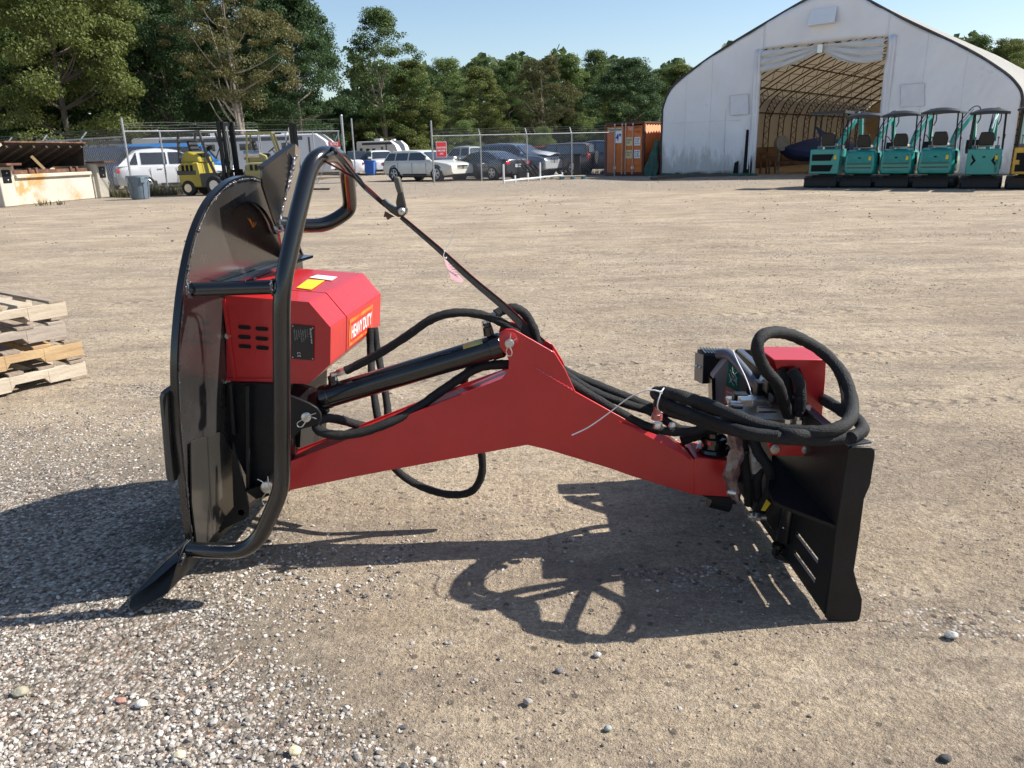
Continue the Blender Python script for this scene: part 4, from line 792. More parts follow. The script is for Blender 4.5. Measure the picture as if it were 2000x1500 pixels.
# trash can
c = G(275, 389); GC = mat('slate_plastic_can', (.13, .17, .21), .45, 0, .1)
tc = thing('trash_can', 'slate grey round plastic trash can standing at the gate post', 'trash can', tuple(c))
mb = MB(); mb.lathe(c, (0, 0, 1), [(0, .30), (.05, .32), (.80, .385), (.81, .40)], 28); bd = mb.build('can_body', GC, tc)
mb = MB(); mb.lathe(c+ez*.80, (0, 0, 1), [(0, .385), (.0, .415), (.07, .42), (.09, .40), (.09, .375), (-.02, .37)], 28); mb.build('rim', GC, tc)
for a_ in (-2.3, -.75):
    d_ = Vector((math.cos(a_), math.sin(a_), 0)); mb = MB(); mb.box(c+d_*.41+ez*.72, (.06, .16, .20), (d_, Vector((-d_.y, d_.x, 0)), ez)); mb.build('handle', mat('pale_handle', (.35, .37, .38), .5) if a_ < -2 else GC, tc, bevel=.01)
mb = MB()
for k in range(10):
    a_ = k*.628; d_ = Vector((math.cos(a_), math.sin(a_), 0)); mb.bar(c+d_*.325+ez*.06, c+d_*.385+ez*.66, .05, .03, up=d_)
mb.build('rib', GC, tc)
# ================================================================ fences
GALV = mat('galvanised_steel', (.40, .41, .42), .45, .6, .15, 8); WIRE = mat('galvanised_wire', (.46, .47, .48), .5, .5, .1)
BARB = mat('barbed_wire_steel', (.20, .20, .20), .6, .5, .1)
def fence(name, label, cat, a, b, hgt, npost, post_h=None, arm=None, lean=0., pitch=.085, first=True, wires=3, last=True, r=.0032):
    a = Vector(a); b = Vector(b); a.z = b.z = 0; d = (b-a); L = d.length; d.normalize(); nrm = Vector((-d.y, d.x, 0))
    f = thing(name, label, cat, tuple(a)); mb = MB()
    k = -hgt
    while k < L:
        for s_ in (1, -1):
            x0, z0, x1, z1 = k, 0., k+hgt, hgt
            if x0 < 0: z0 = -x0; x0 = 0
            if x1 > L: z1 = hgt-(x1-L); x1 = L
            if x1-x0 > .02:
                if s_ < 0: z0, z1 = hgt-z0, hgt-z1
                mb.tube([a+d*x0+ez*(z0+.03), a+d*x1+ez*(z1+.03)], r, 3, cap=False)
        k += pitch*1.414
    mb.build('chain_link_mesh', WIRE, f)
    mb = MB(); mb.cyl(a+ez*(hgt+.03), b+ez*(hgt+.03), .028, seg=8); mb.build('top_rail', GALV, f)
    for i in range(npost):
        if (i == 0 and not first) or (i == npost-1 and not last): continue
        p = a+d*(L*i/(npost-1)); mb = MB(); hh_ = (post_h or hgt+.04) if i == 0 else hgt+.04
        mb.cyl(p+Vector((0, 0, -.1)), p+ez*hh_, .045 if i == 0 else .035, seg=10); po = mb.build('post', GALV, f)
        if arm and i: mb = MB(); mb.bar(p+ez*hgt, p+ez*(hgt+.32)+nrm*arm, .03, .05); mb.build('barb_arm', GALV, po)
    for w_ in range(wires):
        t_ = (w_+1)/wires; mb = MB(); n_ = int(L/.5)
        o_ = nrm*((arm or 0)*t_)+ez*(hgt+.06+.30*t_)
        pts = [a+d*(L*q/n_)+o_+ez*(.02*math.sin(q*1.3+w_*2)-.0) for q in range(n_+1)]; mb.tube(pts, .007, 4)
        mb.build('barbed_wire', BARB, f)
    return f
FA0, FA1 = G(848, 357), G(1200, 343.5); fA = fence('chain_link_fence', 'chain link fence with barbed wire before the parked cars left of the container', 'fence', FA0, FA1, 2.2, 5, 2.95, .25, r=.0036)
FB0, FB1 = G(262, 385), G(516, 372)
fB = fence('chain_link_fence', 'chain link fence with barbed wire in front of the white crossover, behind the forklifts', 'fence', FB0, FB1, 2.55, 5, 3.1, None, r=.0036)
# gate leaf between the fence and the tall gate post
FG1 = G(672, 366); g0 = Vector(FB1); g0.z = 0; g1 = Vector(FG1); g1.z = 0
gt = thing('chain_link_gate', 'wide chain link gate leaf with diagonal brace, behind the black pipe frame', 'gate', tuple(g0)); gd = (g1-g0); GL = gd.length; gd.normalize()
mb = MB()
for z_ in (.22, 2.5): mb.cyl(g0+ez*z_, g1+ez*z_, .03, seg=8)
for s_ in (0.02, .333, .666, .985): mb.cyl(g0+gd*GL*s_+ez*.22, g0+gd*GL*s_+ez*2.5, .026, seg=8)
mb.cyl(g0+gd*GL*.666+ez*.22, g1+ez*2.5, .02, seg=6); mb.build('gate_frame', GALV, gt)
mb = MB(); k = -2.2
while k < GL:
    for s_ in (1, -1):
        x0, z0, x1, z1 = k, 0., k+2.25, 2.25
        if x0 < 0: z0 = -x0; x0 = 0
        if x1 > GL: z1 = 2.25-(x1-GL); x1 = GL
        if x1-x0 > .02:
            if s_ < 0: z0, z1 = 2.25-z0, 2.25-z1
            mb.tube([g0+gd*x0+ez*(z0+.24), g0+gd*x1+ez*(z1+.24)], .0036, 3, cap=False)
    k += .085*1.414
mb.build('chain_link_mesh', WIRE, gt)
for w_ in range(3): mb = MB(); mb.tube([g0+ez*(2.62+.2*w_), (g0+g1)/2+ez*(2.60+.2*w_), g1+ez*(2.62+.2*w_)], .007, 4); mb.build('barbed_wire', BARB, gt)
gp = thing('gate_post', 'tall galvanised gate post with a hinge at the open end of the left fence', 'post', tuple(g1+gd*.12))
mb = MB(); q_ = g1+gd*.15; mb.cyl(q_, q_+ez*3.15, .055, seg=12); pq = mb.build('post', GALV, gp); mb = MB(); mb.ball(q_+ez*3.15, .065, 10); mb.build('post_cap', GALV, pq)
mb = MB(); mb.cyl(q_+Vector((.35, .5, 0)), q_+Vector((.35, .5, 3.05)), .035, seg=10); mb.build('stay', GALV, gp)
SRED = mat('sign_red', (.62, .035, .05), .5, 0, .05); SWHT = mat('sign_white', (.80, .80, .82), .5, 0, .05)
def sign(px0, py0, px1, py1, near, nrm, mkr): pass
# NOTICE sign on the gate
gn = Vector((gd.y, -gd.x, 0)); gn = gn if gn.y < 0 else -gn
def onp(x, y, p0, n, off=0): return PL(x, y, Vector(p0)+Vector(n)*off, n)
sg = thing('notice_sign', 'square white NOTICE sign with a red band hanging on the chain link gate', 'sign', tuple(onp(654, 300, g0, gn, .06)))
pA, pB = onp(640.5, 277, g0, gn, .05), onp(667, 318, g0, gn, .05); wS = (Vector((pB.x, pB.y, 0))-Vector((pA.x, pA.y, 0))).length; zT, zB = pA.z, pB.z
sA = Vector((pA.x, pA.y, 0)); mb = MB(); mb.prism([sA+ez*zB, sA+gd*wS+ez*zB, sA+gd*wS+ez*zT, sA+ez*zT], gn*.01); mb.build('sign_board', SWHT, sg)
mb = MB(); zM = zT-(zT-zB)*.24; mb.prism([sA+gn*.012+ez*zM, sA+gn*.012+gd*wS+ez*zM, sA+gn*.012+gd*wS+ez*zT, sA+gn*.012+ez*zT], gn*.003); bnd = mb.build('red_band', SRED, sg)
text('NOTICE', sA+gn*.016+gd*wS*.16+ez*(zM+.06), gd, ez, wS*.68, .15, SWHT, bnd, lift=.003, bold=.02)
# DO NOT ENTER sign on the right fence
fd = (Vector(FA1)-Vector(FA0)); fd.z = 0; fd.normalize(); fn = Vector((fd.y, -fd.x, 0)); A0 = Vector(FA0)
s2 = thing('warning_sign', 'red DO NOT ENTER EMPLOYEES ONLY sign on the fence beside its tall end post', 'sign', tuple(onp(862, 307, A0, fn, .06)))
pA, pB = onp(851, 277, A0, fn, .05), onp(873, 307, A0, fn, .05); wS = (Vector((pB.x, pB.y, 0))-Vector((pA.x, pA.y, 0))).length; sA = Vector((pA.x, pA.y, 0)); zT, zB = pA.z, pB.z
mb = MB(); mb.prism([sA+ez*zB, sA+fd*wS+ez*zB, sA+fd*wS+ez*zT, sA+ez*zT], fn*.01); bo = mb.build('sign_border', SWHT, s2)
i_ = .02; mb = MB(); mb.prism([sA+fd*i_+ez*(zB+i_)+fn*.012, sA+fd*(wS-i_)+ez*(zB+i_)+fn*.012, sA+fd*(wS-i_)+ez*(zT-i_)+fn*.012, sA+fd*i_+ez*(zT-i_)+fn*.012], fn*.003); bo = mb.build('sign_face', SRED, s2)
for k, s_ in enumerate(('DO NOT ENTER', 'EMPLOYEES', 'ONLY')): ww = wS*(.86, .72, .36)[k]; text(s_, sA+fn*.016+fd*(wS-ww)/2+ez*(zT-.32-.145*k), fd, ez, ww, .085, SWHT, bo, lift=.003, bold=.02)
# fence running away behind the concrete bin
FC0 = Vector(FB0); FC0.z = 0; FC1 = FC0+Vector((-13.6, 9.6, 0))*1.25
fC = fence('chain_link_fence', 'chain link fence with slanted barbed wire arms running away behind the concrete bin', 'fence', FC0, FC1, 2.35, 7, None, -.30, first=False, pitch=.12)
# weeds at the fence foot: nobody could count them
WEED = mat('weed_green', (.10, .115, .045), .8, 0, .4, 3, col2=(.14, .11, .06))
mb = MB(); wr_ = random.Random(5)
def tuft(p, n, h_):
    for _ in range(n):
        a_ = wr_.uniform(0, 6.28); l_ = h_*wr_.uniform(.4, 1.); s_ = Vector((math.cos(a_), math.sin(a_), 0)); b_ = Vector(p)+s_*wr_.uniform(0, .2); tp = b_+s_*l_*.5+ez*l_; w_ = Vector((-s_.y, s_.x, 0))*.02
        mb.add([b_-w_, b_+w_, tp], [(0, 1, 2)])
for i in range(150): t_ = wr_.random(); tuft(FC0.lerp(FC1, t_*.35)+Vector((wr_.uniform(-.4, .3), wr_.uniform(-.3, .3), 0)), 10, .5)
for i in range(170): t_ = wr_.random(); tuft(Vector(FB0).lerp(Vector(FB1), t_)+Vector((wr_.uniform(-.3, .3), wr_.uniform(0, 1.2), 0)), 12, .55)
for i in range(60): tuft(G(1140, 341)+Vector((wr_.uniform(-1.2, 1.5), wr_.uniform(-.5, 2.), 0)), 8, .35)
for i in range(9): tuft(G(70+wr_.uniform(0, 60), 402-wr_.uniform(0, 6)), 6, .25)
tag(mb.build('weeds', WEED, None), 'green and brown weeds growing along the foot of the fences', 'weeds', kind='stuff')
# heap of dirt edge rubble behind the guard
# ================================================================ fabric hall
T0 = Vector((8.05, 41.2, 0)); TU = Vector((.767, -.642, 0)).normalized(); TV = Vector((.642, .767, 0)).normalized(); TN = -TV
def TT(u, v, z): return T0+TU*u+TV*v+Vector((0, 0, z))
FAB = mat('white_tent_fabric', (.80, .80, .82), .6, 0, .06, .5, .6, 2.2, dirt=((.50, .49, .50), .35, .62))
def fabric_shell():
    m, t, b, out = _nt('translucent_roof_fabric'); lk = t.links.new
    b.inputs['Base Color'].default_value = (.66, .66, .64, 1); b.inputs['Roughness'].default_value = .55
    tr = N(t, 'ShaderNodeBsdfTranslucent'); tr.inputs[0].default_value = (.66, .58, .46, 1); mx = N(t, 'ShaderNodeMixShader', inp={0: .58})
    lk(b.outputs[0], mx.inputs[1]); lk(tr.outputs[0], mx.inputs[2]); lk(mx.outputs[0], out.inputs[0]); return m
SHELL = fabric_shell()
def add_grime(m):
    t = m.node_tree; b = [n for n in t.nodes if n.type == 'BSDF_PRINCIPLED'][0]; src = b.inputs['Base Color'].links[0].from_socket; lk = t.links.new
    g = N(t, 'ShaderNodeNewGeometry'); sx = N(t, 'ShaderNodeSeparateXYZ'); lk(g.outputs['Position'], sx.inputs[0]); mp = N(t, 'ShaderNodeMapping', inp={3: (1, 1, .25)}); lk(g.outputs['Position'], mp.inputs[0])
    nz = N(t, 'ShaderNodeTexNoise', inp={2: 1.6, 3: 8, 4: .75}); lk(mp.outputs[0], nz.inputs[0])
    mr = N(t, 'ShaderNodeMapRange', inp={1: 0., 2: 1.9, 3: .62, 4: .20}); lk(sx.outputs[2], mr.inputs[0])
    ad = N(t, 'ShaderNodeMath', operation='ADD'); lk(nz.outputs[0], ad.inputs[0]); lk(mr.outputs[0], ad.inputs[1])
    r = N(t, 'ShaderNodeValToRGB'); r.color_ramp.elements[0].position = .84; r.color_ramp.elements[1].position = 1.; lk(ad.outputs[0], r.inputs[0])
    ml = N(t, 'ShaderNodeMath', operation='MULTIPLY', inp={1: .55}); lk(r.outputs[0], ml.inputs[0])
    mx = N(t, 'ShaderNodeMix', data_type='RGBA'); mx.inputs[7].default_value = (.30, .27, .22, 1); lk(ml.outputs[0], mx.inputs[0]); lk(src, mx.inputs[6]); lk(mx.outputs[2], b.inputs['Base Color'])
add_grime(FAB)
INN = mat('tan_inner_fabric', (.46, .37, .26), .8, 0, .12, .6, .3, 2)
FGR = mat('pale_green_side_fabric', (.35, .55, .48), .6, 0, .08, 1)
RIBM = mat('brown_truss_steel', (.09, .05, .035), .6, .3, .2, 5); EDGEM = mat('dark_roof_edge', (.05, .05, .05), .7, 0, .4, 4)
prof = [(0, -.05), (-.02, 1.4), (.0, 2.96), (.12, 3.6), (.42, 4.15), (1.0, 4.62), (2.75, 5.60), (5.2, 6.70), (7.0, 7.45), (7.87, 7.66), (8.7, 7.45), (10.79, 6.20), (13.2, 4.85), (14.4, 4.05), (15.1, 3.45), (15.45, 2.8), (15.52, 1.4), (15.50, -.05)]
pc = [Vector((p[0], 0, p[1])) for p in prof]; pf_ = crom(pc, 5); TL = 34.
tent = thing('fabric_building', 'white fabric storage building with a peaked arched front and a tall open doorway', 'building', tuple(TT(7.75, 0, 0)))
mb = MB(); nseg = 26; rows = []
for j in range(nseg+1):
    v = .02+(TL-.02)*j/nseg; bl = -.02*(1-math.cos(2*math.pi*(j*2.0)/4))
    rows.append([TT(7.75+(p.x-7.75)*(1-.004*(j % 2)), v, p.z-(.03 if j % 2 else 0)) for p in pf_])
mb.grid(rows); shell_ = mb.build('roof_fabric', SHELL, tent, solid=.01, angle=80)
mb = MB(); mb.grid([[TT(15.56+.03, v, z) for z in (0, 1., 2., 2.9)] for v in (.1, 6, 12, 18, TL)]); mb.build('green_skirt', FGR, tent, solid=.01)
# gable end with its doorway
def ztop(u):
    for a, b in zip(pf_, pf_[1:]):
        if a.x <= u <= b.x and b.x > a.x: return a.z+(b.z-a.z)*(u-a.x)/(b.x-a.x)
    return 0
DU0, DU1, DZT = 5.02, 10.36, 5.58
mb = MB(); us = sorted(set(list(np.linspace(.02, DU0, 16))+list(np.linspace(DU1, 15.44, 16))+list(np.linspace(DU0, DU1, 15)))); wr2 = random.Random(3)
def wv(u, z): return -.05-.09*(float(vn(u, z, .7))+.5*float(vn(u+7+z*.3, z*.3, 2.4))+.30*float(vn(u+3-z*.4, z*.25, 6)))
def wall(u0, u1, nz=14, nu=30, zf=lambda u: .02):
    rows = []
    for i in range(nu+1):
        u = u0+(u1-u0)*i/nu; zt = max(ztop(u)-.02, .1); zb = zf(u); rows.append([TT(u, wv(u, zb+(zt-zb)*k/nz), zb+(zt-zb)*k/nz) for k in range(nz+1)])
    mb.grid(rows)
wall(.03, DU0, 40, 80, lambda u: .05+.10*abs(math.sin(u*2.3))*(1 if .8 < u < 4.6 else 0)); wall(DU1, 15.42, 40, 80); wall(DU0, DU1, 8, 34, lambda u: DZT)
mb.build('gable_wall', FAB, tent, solid=.012, angle=80)
mb = MB(); mb.tube([TT(p.x+(p.x-7.75)*.004, -.03, p.z+.02) for p in pf_], .06, 6); mb.build('roof_edge', EDGEM, tent)
for u in (DU0, DU1):
    mb = MB(); s_ = 1 if u > 7 else -1; rr = []
    for i in range(15):
        z = .05+DZT*i/14-.05; rr.append([TT(u+s_*(.0+.35*k/6), -.12-.05*math.sin(k*2.1+u)-.03*math.sin(i*.8+k), z) for k in range(7)])
    mb.grid(rr); mb.build('door_border', FAB, tent, solid=.012, angle=80)
# drawn-up door curtains
for s_ in (0, 1):
    mb = MB(); rr = []; n_ = 26
    for k in range(37):
        t_ = k/36.; row = []
        for i in range(n_+1):
            q = i/n_; u = (DU0+.05+(7.70-DU0-.05)*q) if s_ == 0 else (DU1-.05-(DU1-.05-7.74)*q)
            z0 = 5.50-.02*q; z1 = (4.55 if s_ == 0 else 4.62)*(1-q)+5.22*q-.28*math.sin(math.pi*q)*(1 if s_ else .4)
            z = z0+(z1-z0)*t_; row.append(TT(u, -.14-.20*abs(math.sin(t_*9.+q*1.3))**.6*(1-.5*q)-.02*math.sin(q*14+k), z))
        rr.append(row)
    mb.grid(rr); mb.build('door_curtain', mat('curtain_fabric', (.62, .62, .62), .65, 0, .05, 2), tent, solid=.01, angle=70)
mb = MB(); mb.box(TT(7.72, -.28, 5.32), (.22, .2, .34), (TU, TV, ez)); mb.build('pulley', ZINC, tent)
# window patches, vent, torn door
WP = mat('fabric_patch', (.72, .72, .76), .5, 0, .05, 3)
for (x0, y0, x1, y1) in ((1426, 184, 1462, 225), (1759, 163, 1806, 209)):
    mb = MB(); o1, o2, o3, o4 = [PL(x, y, TT(0, -.10, 0), TN) for x, y in ((x0, y1), (x1, y1-2), (x1, y0-1), (x0, y0+3))]; mb.prism([o1, o2, o3, o4], TN*.012); wp = mb.build('window_patch', WP, tent)
    mb = MB(); [mb.bar(p+TN*.02, q+TN*.02, .02, .015) for p, q in ((o1, o2), (o2, o3), (o3, o4), (o4, o1))]; mb.build('welt', mat('grey_welt', (.58, .58, .61), .7), wp)
mb = MB(); a = PL(1610, 34, TT(0, -.1, 0), TN); mb.prism([a+TU*-.55+ez*.35, a+TU*.5+ez*.38, a+TU*.55-ez*.28+TN*.35, a-TU*.6-ez*.3+TN*.35], TN*.02); mb.prism([a-TU*.6-ez*.3, a+TU*.55-ez*.28, a+TU*.55-ez*.28+TN*.36, a-TU*.6-ez*.3+TN*.36], ez*.03); mb.build('vent_hood', FAB, tent)
mb = MB(); mb.prism([TT(4.45, -.12, .05), TT(4.95, -.12, .05), TT(4.62, -.12, 2.1), TT(4.5, -.12, 2.1)], TN*.01); mb.prism([TT(3.95, -.12, .1), TT(4.2, -.12, .1), TT(4.2, -.12, .7), TT(4.0, -.12, .6)], TN*.01); mb.build('side_opening', DARKHOLE, tent)
mb = MB(); mb.box(TT(3.4, -.02, 1.6), (.03, .14, 3.), (TU, TV, ez)); mb.box(TT(2.2, -.02, 2.55), (4., .13, .02), (TU, TV, ez)); mb.box(TT(4.68, -.14, 1.5), (.05, .05, 2.4), (TU, TV, ez)); mb.build('side_door_seam', mat('seam_grey', (.68, .68, .71), .7), tent)
for u in (1.25, 2.6, 11.9, 13.4):
    mb = MB(); mb.tube([TT(u+.01*math.sin(z*3), wv(u, z)-.008, z) for z in np.linspace(.1, ztop(u)-.1, 24)], .012, 4); mb.build('panel_seam', bpy.data.materials['seam_grey'], tent)
GT = mat('dark_green_tarp', (.03, .09, .07), .7, 0, .3, 3)
mb = MB(); mb.tube([TT(.2+i*.5, -.3-.1*math.sin(i*1.7), .05+.03*math.sin(i*2.3)) for i in range(11)], .07, 6, wob=.4); mb.build('ground_skirt', GT, tent)
# arch trusses and purlins inside
inner = crom([Vector((7.75+(p.x-7.75)*(1-.42/7.75), 0, p.z-(.40 if p.z > 3 else .1))) for p in pc], 5)
outr = [Vector((7.75+(p.x-7.75)*(1-.09/7.75), 0, p.z-.09)) for p in pf_]
NR = 14
for k in range(NR):
    v = 1.1+k*2.35; mb = MB()
    mb.tube([TT(p.x, v, p.z) for p in outr], .035, 5); mb.tube([TT(p.x, v, p.z) for p in inner], .035, 5)
    acc = 0
    for i in range(1, len(outr)-1, 2):
        a = outr[i]; b = inner[min(i+1, len(inner)-1)]; c_ = outr[min(i+2, len(outr)-1)]
        mb.tube([TT(a.x, v, a.z), TT(b.x, v, b.z)], .018, 4); mb.tube([TT(b.x, v, b.z), TT(c_.x, v, c_.z)], .018, 4)
        m2 = (a+c_)*.5; b0_ = inner[min(i, len(inner)-1)]
    mb.build('arch_truss', RIBM, tent)
for u, z in ((.35, 3.4), (1.6, 4.62), (3.6, 5.6), (5.8, 6.55), (9.9, 6.4), (12.2, 5.1), (14.3, 3.8)):
    mb = MB(); mb.tube([TT(u, .3, z-.12), TT(u, TL, z-.12)], .045, 5); mb.build('purlin', RIBM, tent)
mb = MB(); rr = [[TT(u, TL-.5, z) for z in np.linspace(0, max(.2, ztop(u)-.1), 6)] for u in np.linspace(.1, 15.4, 30)]; mb.grid(rr); mb.build('back_wall', INN, tent, solid=.02)
mb = MB(); mb.grid([[TT(.15, v, z) for z in (0, 1.25)] for v in (.4, 9, 18, TL-.1)]); mb.build('wainscot', mat('brown_board', (.16, .10, .06), .8), tent, solid=.04)
# things inside: boat on its trailer, barrel reel, wooden crates
bt = thing('motor_boat', 'dark blue covered motor boat inside the fabric building', 'boat', tuple(TT(6.0, 3.4, 0)))
BLUE = mat('navy_boat_cover', (.025, .04, .12), .55, 0, .3, 2, .4, 6); bc = TT(7.3, 3.6, 0)
secs = [(-2.6, .75, .62, 1.0), (-1.8, .85, .55, 1.25), (-.8, .9, .5, 1.45), (.3, .88, .5, 1.75), (1.2, .7, .55, 1.6), (2.1, .4, .7, 1.35), (2.6, .06, 1.05, 1.25)]
mb = MB(); rows = []
for x, hw, zb, zt in secs: rows.append([bc-TU*x*1.+TV*y+ez*z for y, z in ((-hw*.3, zb), (-hw*.9, zb+.25), (-hw, zb+.5), (-hw*.6, zt-.05), (0, zt), (hw*.6, zt-.05), (hw, zb+.5), (hw*.9, zb+.25), (hw*.3, zb))])
mb.grid(rows, closed=True); mb.add(rows[0], [tuple(range(9))]); mb.build('hull', BLUE, bt)
mb = MB(); mb.prism([bc+TU*-.6+ez*1.7, bc+TU*-.05+ez*1.7, bc-TU*.9+ez*2.25], TV*.1); mb.build('cover_peak', BLUE, bt)
tl = thing('boat_trailer', 'rusty boat trailer with a grey wheel under the blue boat', 'trailer', tuple(bc))
mb = MB(); mb.bar(bc-TU*2.6+ez*.5, bc+TU*2.4+ez*.5, .1, .12); mb.bar(bc-TU*2.6+ez*.5-TV*.7, bc+TU*2.4+ez*.5-TV*.7, .1, .12); mb.build('frame', RUST, tl)
mb = MB(); mb.lathe(bc-TU*.2-TV*1.0+ez*.33, TV, [(0, .33), (.2, .33)], 22); wq = mb.build('wheel', mat('dark_tyre', (.02, .02, .02), .8), tl); mb = MB(); mb.lathe(bc-TU*.2-TV*1.02+ez*.33, TV, [(0, .18), (.04, .2)], 16); mb.build('rim', ZINC, wq)
mb = MB(); mb.lathe(bc-TU*.2-TV*1.05+ez*.33, TV, [(0, .42), (.25, .42)], 20); mb.build('fender', RUST, tl)
for dx, hgt, lb_ in ((-2.7, 1.0, 'leftmost brown wooden trestle in front of the boat inside the building'), (-2.25, .85, 'brown wooden trestle between the boat and another trestle')):
    o_ = thing('trestle', lb_, 'trestle', tuple(bc+TU*dx-TV*1.8)); p0 = bc+TU*dx-TV*1.6
    WD = bpy.data.materials.get('brown_trestle_wood') or mat('brown_trestle_wood', (.16, .085, .045), .8)
    for du in (-.15, .15): mb = MB(); mb.bar(p0+TU*du, p0+TU*du+ez*hgt, .08, .08); mb.build('leg', WD, o_)
    mb = MB(); mb.box(p0+ez*hgt, (.5, .3, .08), (TU, TV, ez)); mb.build('top', WD, o_)
rl = thing('hose_reel', 'pale round reel standing above the blue boat bow', 'reel', tuple(bc-TU*2.4+TV*.9))
mb = MB(); c_ = bc-TU*2.45-TV*.3+ez*1.45; mb.lathe(c_, (TU*.8-TV*.6), [(0, .36), (.04, .38), (.05, .2), (.2, .2), (.21, .38), (.25, .36)], 22); mb.lathe(c_-ez*1.45, ez, [(0, .2), (.1, .05), (1.1, .05)], 8); mb.build('reel_drum', mat('grey_beige_reel', (.30, .28, .24), .7), rl)
# ================================================================ orange container
cA = G(1180, 343.5); cA.z = 0; CU, CV = TU, TV; CW, CH, CL = 2.44, 2.70, 6.06
def CC(u, v, z): return cA+CU*u+CV*v+ez*z
OR = mat('orange_container_paint', (.60, .16, .03), .6, 0, .12, 1.5, .1, 20, dirt=((.30, .10, .04), 2.2, .66)); ORD = mat('brown_container_frame', (.11, .035, .02), .7, 0, .3, 4)
cont = thing('shipping_container', 'orange shipping container marked 49 with its doors facing the yard, beside the fabric building', 'container', tuple(cA))
mb = MB()
for side, u0 in ((1, CW-.05), (0, .05)):
    rows = []; v = .1; k = 0
    while v < CL-.1:
        for dv, du in ((0, 0), (.07, 0), (.11, .035), (.18, .035), (.22, 0)):
            rows.append([CC(u0+(du if side else -du)-.02, v+dv, .15), CC(u0+(du if side else -du)-.02, v+dv, CH-.12)])
        v += .278
    mb.grid(rows)
mb.build('corrugated_side', OR, cont, solid=.004, angle=20)
mb = MB(); mb.box(CC(CW/2, CL/2, CH-.04), (CW-.06, CL-.06, .05), (CU, CV, ez)); mb.box(CC(CW/2, CL, CH/2), (CW-.1, .06, CH-.1), (CU, CV, ez)); mb.box(CC(CW/2, CL/2, .1), (CW-.1, CL-.1, .1), (CU, CV, ez)); mb.build('roof', OR, cont)
mb = MB()
for u in (.06, CW-.06): mb.box(CC(u, .06, CH/2), (.13, .13, CH), (CU, CV, ez)); mb.box(CC(u, CL-.06, CH/2), (.13, .13, CH), (CU, CV, ez)); mb.box(CC(u, CL/2, .07), (.1, CL-.26, .14), (CU, CV, ez)); mb.box(CC(u, CL/2, CH-.05), (.1, CL-.26, .1), (CU, CV, ez))
mb.box(CC(CW/2, .06, CH-.06), (CW-.26, .1, .12), (CU, CV, ez)); mb.box(CC(CW/2, .06, .08), (CW-.26, .1, .16), (CU, CV, ez)); mb.build('corner_frame', ORD, cont, bevel=.01)
for s_, u0 in ((0, .14), (1, CW/2+.01)):
    mb = MB(); wd = CW/2-.16; mb.box(CC(u0+wd/2, .06, CH/2), (wd, .05, CH-.36), (CU, CV, ez))
    for zc in (.55, 1.15, 1.75, 2.3): mb.box(CC(u0+wd/2, .03, zc), (wd-.16, .03, .06), (CU, CV, ez))
    dr = mb.build('door', OR, cont, bevel=.008)
    for u in ((.50, .93) if s_ == 0 else (.10, .51)):
        mb = MB(); mb.cyl(CC(u0+wd*u, -.03, .08), CC(u0+wd*u, -.03, CH-.05), .022, seg=8); mb.box(CC(u0+wd*u, -.02, CH-.1), (.08, .06, .08), (CU, CV, ez)); mb.box(CC(u0+wd*u, -.02, .14), (.08, .06, .08), (CU, CV, ez)); mb.build('lock_rod', GALV, dr)
    mb = MB(); mb.box(CC(u0+wd*.5, -.01, .42), (.14, .03, .14), (CU, CV, ez)); mb.build('plate', SWHT, dr)
    if s_ == 0:
        mb = MB(); mb.box(CC(u0+wd*.71, .005, 1.98), (.42, .02, .60), (CU, CV, ez)); pl_ = mb.build('number_plate', SWHT, dr); text('49', CC(u0+wd*.71-.17, -.010, 1.80), CU, ez, .34, .36, mat('number_blue', (.02, .08, .38), .6), pl_, lift=.008, bold=.03)
        mb = MB(); mb.box(CC(u0+.52, .005, 2.36), (.84, .02, .17), (CU, CV, ez)); pl_ = mb.build('name_plate', mat('cream_panel', (.66, .60, .42), .6), dr); text('Hapag-Lloyd', CC(u0+.14, -.010, 2.30), CU, ez, .76, .12, INK, pl_, lift=.008, bold=.02)
    else:
        for zc in (1.10, 1.74):
            mb = MB(); mb.box(CC(u0+.32, .005, zc), (.38, .02, .42), (CU, CV, ez)); pl_ = mb.build('data_panel', mat('yellow_cream_panel', (.62, .55, .30), .6) if zc < 1.5 else bpy.data.materials['yellow_cream_panel'], dr); text('MAX GR\nTARE', CC(u0+.17, -.01, zc-.1), CU, ez, .3, .24, INK, pl_, lift=.008)
            mb = MB(); mb.box(CC(u0+.80, .005, zc), (.36, .02, .42), (CU, CV, ez)); pl_ = mb.build('data_panel', SWHT, dr); text('30 480\n2 280\n28 200', CC(u0+.66, -.01, zc-.15), CU, ez, .28, .31, INK, pl_, lift=.008)
        mb = MB(); mb.box(CC(u0+.36, .010, 2.38), (.28, .02, .2), (CU, CV, ez)); mb.build('sticker', mat('pinkish_sticker', (.60, .25, .22), .6), dr); text('828291 3', CC(u0+.62, .02, 2.38), CU, ez, .36, .12, INK, dr, lift=.02); text('45G1', CC(u0+.68, .02, 2.16), CU, ez, .24, .12, INK, dr, lift=.02)
tp = thing('green_tarp', 'dark green tarp bunched between the orange container and the fabric building', 'tarp', tuple(TT(-.2, -.5, 0)))
mb = MB(); rr = []
for i in range(9):
    t_ = i/8.; row = []
    for k in range(12): a_ = k/12*6.283; rr_ = (.62-.42*t_)*(1+.35*math.sin(k*2.7+i)); row.append(TT(-.55+.25*t_, -.2+.2*t_, 0)+TU*math.cos(a_)*.55*rr_+TV*math.sin(a_)*.4*rr_+ez*(1.75*t_**.8))
    rr.append(row)
mb.grid(rr, closed=True); mb.build('tarp_cloth', GT, tp, angle=80)
